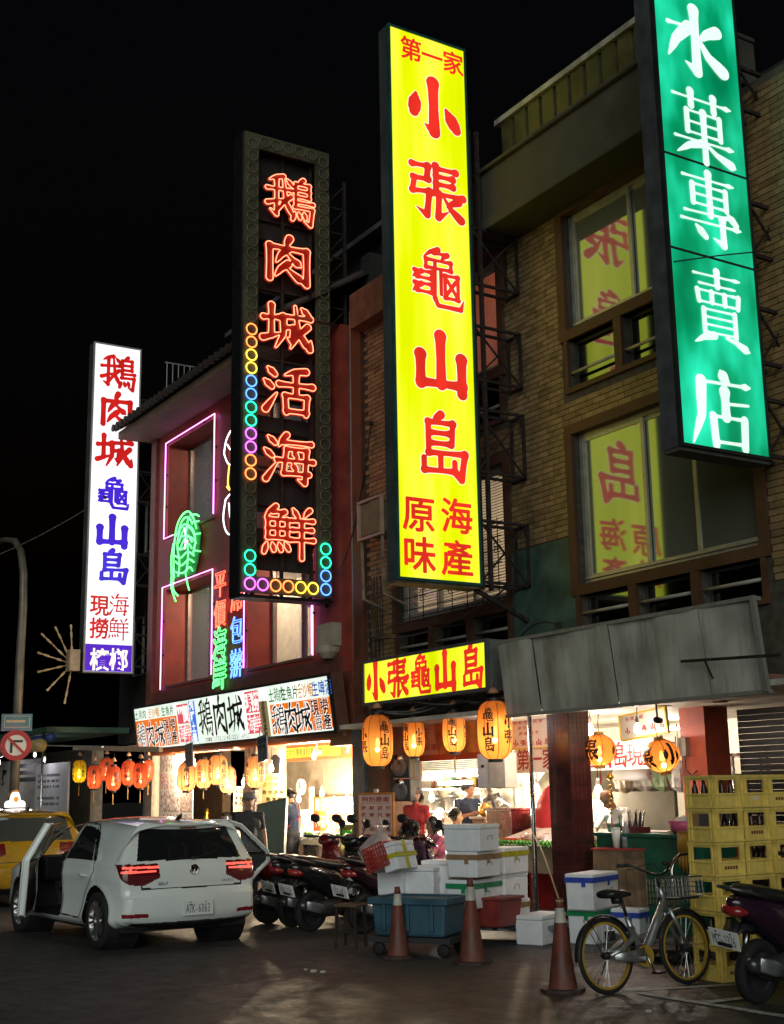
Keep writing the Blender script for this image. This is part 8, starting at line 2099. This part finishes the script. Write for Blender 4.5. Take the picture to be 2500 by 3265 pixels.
# ------------------------------------------------------------------ people (one continuous skin each)
SKIN = mat('skin', (.42, .23, .15), .5, var=.08, scale=9); SKIN2 = mat('tanned skin', (.34, .18, .11), .5, var=.08, scale=9)
HAIR = mat('black hair', (.012, .010, .009), .45, var=.2, scale=30)
def person(label, loc, rz, cloth, legs, skin, hair='short', lean=0., look=(0., 0.), arms=None, sit=False, h=1.66, vox=.011, cap=None, group=None, sleeves=.45, bald=False, apron=None, bag=None):
    """capsule skeleton -> one remeshed skin, coloured by region; faces local -y"""
    s = h / 1.7; t = thing('person', label, 'person', loc, rz=rz)
    zo = -.42 if sit else 0.
    def V(x, y, z): return Vector((x, y, z))
    hip = V(0, 0, .93 + zo)
    L = R(lean); up = V(0, -math.sin(L), math.cos(L)); fw = V(0, -math.cos(L), -math.sin(L))
    chest = hip + up * .34; neck = hip + up * .53; 
    yaw, pit = R(look[0]), R(look[1])
    hu = V(0, -math.sin(L * .6 + pit), math.cos(L * .6 + pit)); hf = V(math.sin(yaw) * math.cos(pit + L * .6), -math.cos(yaw) * math.cos(pit + L * .6), -math.sin(pit + L * .6))
    head = neck + hu * .16 - V(0, .01, 0)
    hr = hf.cross(hu).normalized()
    C = []      # (a,b,ra,rb,region)
    def cap_(a, b, ra, rb, reg): C.append((a * s, b * s, ra * s, rb * s, reg))
    for sx in (-1, 1):
        hp = hip + V(sx * .085, 0, -.04)
        if sit: kn = hp + V(sx * .05, -.42, .02); an = kn + V(0, .03, -.42); cap_(an, an + V(0, -.14, -.05), .045, .035, 'shoe')
        else: kn = hp + V(sx * .015, -.02, -.42); an = V(hp.x + sx * .02, .02, .08); cap_(an + V(0, 0, -.03), an + V(0, -.15, -.045), .042, .034, 'shoe')
        cap_(hp, kn, .088, .06, 'legs'); cap_(kn, an, .058, .04, 'legs')
        sh = neck + V(sx * .175, 0, 0) - up * .055
        cap_(chest + up * .1, sh, .085, .062, 'top')
        if arms and sx in arms: el, wr = arms[sx]; el = sh + V(*el); wr = el + V(*wr)
        else: el = sh + V(sx * .06, .02, -.28); wr = el + V(sx * .02, -.08, -.24)
        cap_(sh, el, .052, .041, 'arm'); cap_(el, wr, .040, .028, 'fore')
        d = (wr - el).normalized(); side_ = d.cross(V(0, -1, .3)).normalized()
        pm = wr + d * .075; cap_(wr, pm, .028, .034, 'hand')
        for j in range(4):
            o_ = side_ * (.026 - .0175 * j); l = (.062, .072, .068, .052)[j]; b0 = pm + o_; b1 = b0 + d * l * .5; b2 = b1 + (d * .6 + V(0, -.5, -.6)).normalized() * l * .5
            cap_(b0, b1, .0095, .009, 'hand'); cap_(b1, b2, .009, .0078, 'hand')
        th = wr + d * .03; cap_(th, th + (d * .6 + side_ * .8).normalized() * .055, .011, .009, 'hand')
    cap_(hip + V(-.06, 0, 0), hip + V(.06, 0, 0), .125, .125, 'legs'); cap_(hip + up * .08, chest, .125, .14, 'top'); cap_(chest + V(-.06, 0, 0), chest + V(.06, 0, 0), .13, .13, 'top'); cap_(chest, neck - up * .05, .14, .09, 'top')
    cap_(neck - up * .04, head - hu * .06, .052, .05, 'skin')
    cap_(head - hu * .045 + hf * .02, head + hu * .03, .07, .088, 'skin'); cap_(head + hu * .02 - hf * .02, head + hu * .045 - hf * .015, .09, .084, 'skin')
    cap_(head - hu * .085 + hf * .05, head - hu * .08 + hf * .055, .034, .03, 'skin')          # chin
    cap_(head + hu * .0 + hf * .085, head - hu * .03 + hf * .10, .012, .017, 'skin')           # nose
    for sx in (-1, 1): cap_(head + hr * (sx * .084) + hu * .01, head + hr * (sx * .088) - hu * .025, .018, .012, 'skin')
    cap_(head - hu * .062 + hf * .083 - hr * .018, head - hu * .062 + hf * .083 + hr * .018, .0095, .0095, 'lip')
    # surface from capsules
    k = MB()
    for a, b, ra, rb, reg in C:
        d = b - a; l = max(d.length, 1e-4); d = d / l; n = 10
        x_ = d.orthogonal().normalized(); y_ = d.cross(x_); vs = []; rings = []
        for (tt, rr) in [(-ra * .98, .2 * ra), (-ra * .7, .72 * ra), (0, ra), (l, rb), (l + rb * .7, .72 * rb), (l + rb * .98, .2 * rb)]:
            for j in range(n): an_ = 2 * PI * j / n; vs.append(a + d * tt + (x_ * math.cos(an_) + y_ * math.sin(an_)) * rr)
        fs = [(i * n + j, i * n + (j + 1) % n, (i + 1) * n + (j + 1) % n, (i + 1) * n + j) for i in range(5) for j in range(n)] + [tuple(range(n))[::-1], tuple(5 * n + j for j in range(n))]
        k.add(vs, fs)
    me = k.mesh('tmp', SKIN); o = bpy.data.objects.new('tmp', me); COL.objects.link(o)
    rm = o.modifiers.new('r', 'REMESH'); rm.mode = 'VOXEL'; rm.voxel_size = vox; rm.use_smooth_shade = True
    sm = o.modifiers.new('s', 'SMOOTH'); sm.iterations = 3; sm.factor = .5
    m2 = bpy.data.meshes.new_from_object(o.evaluated_get(bpy.context.evaluated_depsgraph_get())); bpy.data.objects.remove(o); bpy.data.meshes.remove(me)
    n = len(m2.polygons); cen = np.empty(n * 3, np.float32); m2.polygons.foreach_get('center', cen); cen = cen.reshape(-1, 3)
    best = np.full(n, 9.); reg = np.zeros(n, int); regs = ['top', 'legs', 'arm', 'fore', 'hand', 'skin', 'shoe', 'lip']
    tpar = np.zeros(n)
    for a, b, ra, rb, rg in C:
        a_, d = np.array(a), np.array(b - a); q = np.clip(((cen - a_) @ d) / (d @ d + 1e-9), 0, 1); dd = np.linalg.norm(cen - a_ - q[:, None] * d, axis=1) - (ra + (rb - ra) * q)
        u = dd < best - .0005; best[u] = dd[u]; reg[u] = regs.index(rg); tpar[u] = q[u]
    mi = np.zeros(n, np.int32)
    for i, rg in enumerate(regs):
        u = reg == i
        if rg == 'top': mi[u] = 1
        elif rg == 'legs': mi[u] = 2
        elif rg == 'arm': mi[u] = np.where(tpar[u] < (1. if sleeves >= 1 else sleeves * 1.6), 1, 0)
        elif rg == 'fore': mi[u] = 1 if sleeves >= 1 else 0
        elif rg == 'shoe': mi[u] = 3
        elif rg == 'lip': mi[u] = 5
    # hairline: part of the head gets the hair colour, volume added below
    hc = np.array(head * s); hu_, hf_, hr_ = np.array(hu), np.array(hf), np.array(hr)
    rel = (cen - hc) / s; uu, ff, rr_ = rel @ hu_, rel @ hf_, rel @ hr_
    onh = (reg == regs.index('skin')) & (uu > -.13)
    if hair and not bald: mi[onh & ((uu > .065) | ((ff < .0) & (uu > -.07)) | ((uu > .03) & (ff < .05)))] = 4
    if bald: mi[onh & (ff < -.01) & (uu < .05) & (uu > -.06)] = 4
    for sx in (-1, 1): mi[onh & (np.hypot(rr_ - sx * .032, (uu - .008) * 1.6) < .0125) & (ff > .05)] = 4     # eyes
    for sx in (-1, 1): mi[onh & (np.abs(rr_ - sx * .034) < .02) & (np.abs(uu - .036) < .005) & (ff > .05)] = 4  # brows
    m2.materials.clear()
    for m_ in (skin, cloth, legs, BLACK, HAIR, mat('lip', (.3, .1, .08), .5)): m2.materials.append(m_)
    m2.polygons.foreach_set('material_index', mi); m2.polygons.foreach_set('use_smooth', np.ones(n, bool)); m2.update(); m2.name = 'body'
    b_ = bpy.data.objects.new('body', m2); _link(b_, t)
    H = head * s
    if hair in ('bob', 'curly', 'pony') or (hair == 'short' and not bald):
        k = MB(); rnd = random.Random(len(label)); N = {'bob': 420, 'curly': 520, 'pony': 420, 'short': 420}[hair]
        for i in range(N):
            th = rnd.uniform(0, 2 * PI); ph = rnd.uniform(-.5 if hair != 'short' else -.05, 1.35)
            d = hr * (math.cos(th) * math.cos(ph)) - hf * (math.sin(th) * math.cos(ph)) + hu * math.sin(ph)
            if d.dot(hf) > .35 and d.dot(hu) < .62: continue
            if hair == 'short' and d.dot(hf) > .1 and d.dot(hu) < .3: continue
            r0 = .096 if hair != 'curly' else rnd.uniform(.10, .135); p = H + d * r0 * s; 
            dn = (-hu * (.9 if hair != 'short' else .3) + d * (.15 if hair != 'curly' else rnd.uniform(-.5, .9)) - hf * .25 + hr * rnd.uniform(-.3, .3)).normalized(); l = (.075 if hair != 'short' else .03) * s; w_ = d.cross(dn).normalized() * .014 * s
            k.add([p - w_, p + w_, p + dn * l + w_ * .5 + d * .01, p + dn * l - w_ * .5 + d * .01], [(0, 1, 2, 3)])
        if hair == 'pony': k.tube([H - hf * .095 * s + hu * .02, H - hf * .15 * s - hu * .05 * s, H - hf * .13 * s - hu * .18 * s], [.03, .035, .012], 9)
        k.build('hair', HAIR, t)
    if cap:
        M = Matrix((hr, -hf, hu)).transposed(); k = MB(); k.lathe([(.103 * s, .02 * s), (.102 * s, .06 * s), (.085 * s, .1 * s), (.05 * s, .125 * s), (.0, .13 * s)], n=20); pts = [(.09 * s * math.cos(a), -.06 * s - .12 * s * math.sin(a), .03 * s - .012 * math.sin(a)) for a in np.linspace(0, PI, 9)]; k.add([Vector(p) for p in pts], [tuple(range(9))]); k.v = [tuple(H + M @ Vector(v)) for v in k.v]; k.build('cap', cap, t, smooth=True)
    if apron:
        M = Matrix((V(1, 0, 0), -fw, up)).transposed(); k = MB(); c = hip * s
        vs = []
        for (w_, zz_, yy) in ((.17, -.35, -.16), (.18, 0., -.165), (.16, .2, -.17), (.11, .4, -.16)):
            for q in (-1, -.5, 0, .5, 1): vs.append(c + M @ V(q * w_ * s, (yy + .03 * q * q) * s, zz_ * s))
        k.add(vs, [(i * 5 + j, i * 5 + j + 1, i * 5 + j + 6, i * 5 + j + 5) for i in range(3) for j in range(4)])
        k.tube([vs[15], neck * s + V(-.07, .0, 0) * s, neck * s + V(-.05, .07, -.02) * s], .009, 5); k.tube([vs[19], neck * s + V(.07, .0, 0) * s, neck * s + V(.05, .07, -.02) * s], .009, 5); k.build('apron', apron, t)
    if bag:
        k = MB(); k.tube([(neck + V(-.12, -.1, -.02)) * s, (chest + V(0, -.15, -.05)) * s, (hip + V(.16, -.04, .1)) * s, (chest + V(.02, .16, -.05)) * s, (neck + V(-.12, .06, -.02)) * s], .011, 5, closed=True); k.build('strap', bag, t)
    return t
def cl(n, c): return mat(n, c, .75, var=.15, scale=12)
def pos(px_, Y): p = at(px_, 1800, Y=Y); return p.x, p.y
DK = cl('dark trousers', (.02, .02, .025)); RED = cl('red shirt', (.5, .04, .035)); PNK = cl('pink blouse', (.55, .13, .2)); NVY = cl('navy shirt', (.02, .03, .07)); WHT = cl('white shirt', (.62, .58, .52)); GRN = cl('green apron', (.015, .07, .035)); MARN = cl('dark maroon top', (.035, .012, .025))
fc = lambda p: math.atan2(-p[1], -p[0]) + PI / 2      # turn that faces the viewer
p = pos(893, 10.35); person('standing woman in a red shirt looking past the viewer', (p[0], p[1], .11), fc(p) - R(35), RED, DK, SKIN, 'bob', look=(25, -4), h=1.64)
p = pos(878, 9.15); person('woman with curly dark hair and dark top seen from behind the boxes', (p[0], p[1], .1), fc(p) + R(150), MARN, DK, SKIN2, 'curly', look=(20, 5), h=1.62, sit=True)
p = pos(932, 10.25); person('woman in a pink blouse with dark strap sitting at the table', (p[0], p[1], .11), fc(p) - R(60), PNK, DK, SKIN, 'pony', sit=True, look=(-20, 8), h=1.62, bag=DK, arms={1: ((.02, -.16, -.2), (-.1, -.2, .05)), -1: ((-.02, -.16, -.2), (.1, -.2, .05))})
p = pos(1003, 12.0); person('man in a navy polo shirt looking down at his hands', (p[0], p[1], .11), fc(p) + R(30), NVY, DK, SKIN2, 'short', look=(20, 22), h=1.72, arms={1: ((.1, -.12, -.22), (-.2, -.16, .06)), -1: ((-.1, -.1, -.24), (.16, -.2, .06))}, sleeves=.5)
p = pos(975, 11.3); person('dark haired guest in white sitting left of the man in navy', (p[0], p[1], .11), fc(p) + R(100), WHT, DK, SKIN2, 'short', sit=True, h=1.74, look=(0, 5))
p = pos(945, 11.9); person('guest sitting behind the pink blouse woman, mostly hidden', (p[0], p[1], .11), fc(p) + R(20), cl('grey shirt', (.25, .24, .22)), DK, SKIN2, 'short', sit=True, h=1.72)
p = pos(1352, 11.35); person('balding cook in white shirt and green apron bending over the counter', (p[0], p[1], .11), fc(p) - R(40), WHT, DK, SKIN2, 'bald', lean=34, look=(0, 26), bald=True, h=1.68, apron=GRN, arms={1: ((.08, -.14, -.24), (-.12, -.2, -.06)), -1: ((-.08, -.14, -.24), (.12, -.2, -.06))}, sleeves=.5)
p = pos(533, 8.6); person('man with a grey cap standing behind the open car door', (p[0], p[1], 0), fc(p) + R(10), cl('charcoal shirt', (.03, .03, .035)), DK, SKIN2, 'short', cap=cl('grey cap', (.16, .15, .15)), h=1.7)
p = pos(627, 10.9); person('person in a navy vest with red straps working at the seafood counter', (p[0], p[1], .11), fc(p) - R(120), NVY, DK, SKIN, 'short', h=1.66, look=(0, 20), arms={1: ((.05, -.2, -.2), (-.03, -.22, -.02))}, bag=REDINK)
# ------------------------------------------------------------------ kitchen clutter, wall fittings
POTM = mat('dented aluminium', (.45, .43, .4), .35, .8, var=.2, scale=12)
def pot(label, loc, r, h, m=POTM):
    t = thing('cooking_pot', label, 'pot', loc)
    k = MB(); k.lathe([(.0, 0), (r * .95, 0), (r, .02), (r, h), (r * 1.06, h), (r * 1.06, h + .012), (r * .96, h + .012), (r * .94, .02), (.0, .02)], n=22); k.build('vessel', m, t, smooth=True)
    k = MB(); k.lathe([(r * 1.02, h + .012), (r * .6, h + .05), (.03, h + .06), (.03, h + .09), (.0, h + .09)], n=22); k.build('lid', m, t, smooth=True)
    for s_ in (-1, 1): k = MB(); k.tube([(s_ * r, -.05, h * .75), (s_ * (r + .05), -.04, h * .76), (s_ * (r + .05), .04, h * .76), (s_ * r, .05, h * .75)], .009, 6); k.build('handle', m, t)
def shelf(label, x0, x1, y, zs, m=STEEL):
    t = thing('wall_shelf', label, 'shelf', ((x0 + x1) / 2, y, zs[0])); w_ = (x1 - x0) / 2
    for z in zs: k = MB(); k.box((-w_, -.2, z - zs[0] - .015), (w_, .2, z - zs[0] + .015)); k.build('board', m, t)
    for x in (-w_ + .02, w_ - .02): k = MB(); k.bar((x, .18, .11 - zs[0]), (x, .18, zs[-1] - zs[0] + .2), .03); k.build('upright', m, t)
    return t
shelf('steel shelf with pots on the kitchen back wall', -20.6, -18.2, 13.6, (1.35, 1.75))
rnd = random.Random(11)
for i, (x, r, h) in enumerate(((-20.3, .16, .2), (-19.8, .13, .24), (-19.3, .18, .16), (-18.6, .14, .22))): pot('%s cooking pot on the lower kitchen shelf' % ('leftmost', 'tall', 'wide', 'rightmost')[i], (x, 13.55, 1.365), r, h)
for i in range(7):
    x = -20.4 + i * .33; t = thing('sauce_bottle', 'sauce bottle on the upper kitchen shelf, number %s from the left' % ('one', 'two', 'three', 'four', 'five', 'six', 'seven')[i], 'bottle', (x, 13.55, 1.765), group='bottles on the kitchen shelf')
    k = MB(); k.lathe([(.0, 0), (.045, 0), (.045, .18), (.018, .24), (.018, .28), (.0, .28)], n=12); k.build('bottle', mat('sauce %d' % (i % 3), ((.1, .03, .01), (.3, .18, .03), (.05, .12, .05))[i % 3], .2), t, smooth=True); k = MB(); k.lathe([(.02, .28), (.02, .31), (.0, .31)], n=10); k.build('cap', REDINK if i % 2 else WHITEP, t)
# cook's back kitchen
t = thing('kitchen_back_panel', 'dark olive panel with extractor hood behind the cook', 'panel', (-14.6, 12.7, .11))
k = MB(); k.box((-1.1, 0, 0), (1.4, .06, 1.75)); k.build('panel', mat('olive panel', (.12, .11, .07), .5, var=.3, scale=3, dirt=(.04, .035, .02), dirt_amt=.6), t)
k = MB(); vs = [(-1.1, -.55, 1.55), (1.4, -.55, 1.55), (1.4, .06, 1.55), (-1.1, .06, 1.55), (-1.0, -.2, 1.95), (1.3, -.2, 1.95), (1.3, .06, 1.95), (-1.0, .06, 1.95)]; k.add(vs, [(0, 3, 2, 1), (4, 5, 6, 7), (0, 1, 5, 4), (1, 2, 6, 5), (2, 3, 7, 6), (3, 0, 4, 7)]); k.build('hood', mat('greasy steel', (.16, .15, .12), .4, .6, var=.3, scale=5), t)
counter('back_stove', 'low stove table behind the cook', 'stove', (-14.5, 12.35, .11), (2.2, .55, .8), mat('stove steel', (.2, .2, .19), .4, .7, var=.2), POTM)
pot('big stock pot on the stove behind the cook', (-14.0, 12.35, .91), .2, .32); pot('flat pan on the stove behind the cook', (-14.9, 12.35, .91), .22, .12)
BAG = mat('folded bags', (.5, .5, .42), .4, trans=.2, var=.3, scale=14)
for i, (x, z, c) in enumerate(((-13.1, 1.98, (.55, .55, .5)), (-12.75, 1.97, (.16, .25, .12)), (-13.5, 1.96, (.5, .42, .3)), (-12.45, 1.96, (.6, .6, .58)))):
    t = thing('bag_bundle', ('pale bundle of plastic bags hung behind the cook', 'green folded bundle hung behind the cook', 'tan bundle of bags hung behind the cook', 'white bundle of bags hung near the inner post')[i], 'bags', (x, 12.1, z)); k = MB(); n = 12; vs = []
    for a, (r_, zz_) in enumerate(((.02, .1), (.1, .0), (.15, -.12), (.13, -.25), (.03, -.32))):
        for j in range(n): th = 2 * PI * j / n; q = 1 + .25 * math.sin(3 * th + a + i); vs.append((r_ * q * math.cos(th) * 1.3, r_ * q * math.sin(th) * .7, zz_))
    k.add(vs, [(a * n + j, a * n + (j + 1) % n, (a + 1) * n + (j + 1) % n, (a + 1) * n + j) for a in range(4) for j in range(n)]); k.build('bundle', mat('bundle %d' % i, c, .5, var=.3, scale=14), t); k = MB(); k.tube([(0, 0, .08), (0, 0, .55)], .006, 5); k.build('hook', IRON, t)
p = at(1355, 1660, Y=11.6); t = thing('paper_roll', 'white paper roll hung below the long board', 'roll', p, rz=R(10)); k = MB(); k.lathe([(.02, -.28), (.07, -.28), (.075, 0), (.07, .28), (.02, .28)], axis='x', n=18); k.build('roll', WHITEP, t, smooth=True); k = MB(); k.tube([(-.32, 0, 0), (.32, 0, 0)], .012, 6); k.tube([(-.3, 0, 0), (-.3, 0, .2)], .006, 5); k.tube([(.3, 0, 0), (.3, 0, .2)], .006, 5); k.build('hanger', STEEL, t)
p = at(1306, 1665, Y=10.85); t = thing('gold_charm', 'string of small golden charms hanging beside the round lantern', 'charm', p); 
for i in range(8): k = MB(); r_ = .05 if i == 0 else .022; k.lathe([(.0, -r_), (r_ * .8, -r_ * .4), (r_, 0), (r_ * .6, r_ * .7), (.0, r_)], (.01 * (-1) ** i, 0, -i * .055 - (.05 if i else 0)), n=9); k.build('charm', MATS['polished gold'], t, smooth=True)
k = MB(); k.tube([(0, 0, .1), (0, 0, -.45), (0, 0, -.5), (0, 0, -.75)], [.003, .003, .012, .004], 6); k.build('tassel', REDINK, t)
# air conditioner bracket left of the yellow sign, window grilles, loose cables
p = at(812, 1112, Y=10.0); t = thing('air_conditioner', 'boxy wall air conditioner in a rusty frame left of the yellow sign', 'air conditioner', (p.x, 9.85, p.z - .25))
k = MB(); k.box((-.3, 0, 0), (.3, .45, .5)); k.build('casing', mat('ac casing', (.22, .17, .1), .6, var=.2), t, bevel=.02); k = MB(); frame_rect(k, -.36, .36, -.06, .56, -.03, .02, .04); k.build('frame', mat('pink frame', (.45, .3, .25), .5), t)
for x in (-.3, .3): k = MB(); k.bar((x, .02, -.06), (x, .04, -.95), .035); k.bar((x, .02, -.95), (x, .45, -1.1), .03); k.build('bracket', mat('rusty bracket', (.25, .2, .15), .7, var=.3), t)
for z0, z1 in ((4.2, 6.1),):
    t = thing('window_grille', 'thin scrolled iron grille across the lit blinds below the yellow sign', 'grille', (-15, 10.2, z0))
    for i in range(7): z = z0 - .05 + i * .18; k = MB(); k.tube([(-16.4, 10.18, z), (-13.55, 10.18, z)], .008, 5); k.build('bar', IRON, t, world=True)
    for i in range(8):
        x = -16.2 + i * .37; k = MB(); k.tube([(x, 10.17, z0 - .08), (x, 10.17, z0 + 1.1)], .008, 5)
        for a in range(4): cx0, cz0 = x + .05 * math.cos(a * PI / 2 + .8), z0 + .3 + (i % 2) * .4 + .05 * math.sin(a * PI / 2 + .8); k.tube([(cx0 + .045 * math.cos(q), 10.165, cz0 + .045 * math.sin(q)) for q in np.linspace(0, 5, 9)], .006, 5)
        k.build('scroll', IRON, t, world=True)
for i, (a, b, sag) in enumerate((((-18.1, 10.2, 5.2), (-17.0, 10.25, 7.5), .5), ((-17.2, 10.2, 4.1), (-13.1, 9.9, 4.25), .25), ((-46, 8, 9.2), (-26.9, 9.3, 8.2), .6), ((-13.3, 10.2, 3.6), (-11.9, 9.75, 3.62), -.12))):
    a, b = Vector(a), Vector(b); t = thing('loose_cable', ('thin cable drooping from the dark neon sign to the brick building', 'thin cable drooping below the tall yellow sign', 'overhead wire running to the tall white sign from the left', 'short cable arching above the grey awning')[i], 'cable', a); k = MB(); k.tube([a.lerp(b, q / 10) - Vector((0, 0, sag * 4 * (q / 10) * (1 - q / 10))) for q in range(11)], .012, 5); k.build('cable', BLACK if i != 2 else PVC, t, world=True); k = MB(); k.cbox(b, (.06, .06, .06)); k.build('clamp', IRON, t, world=True)
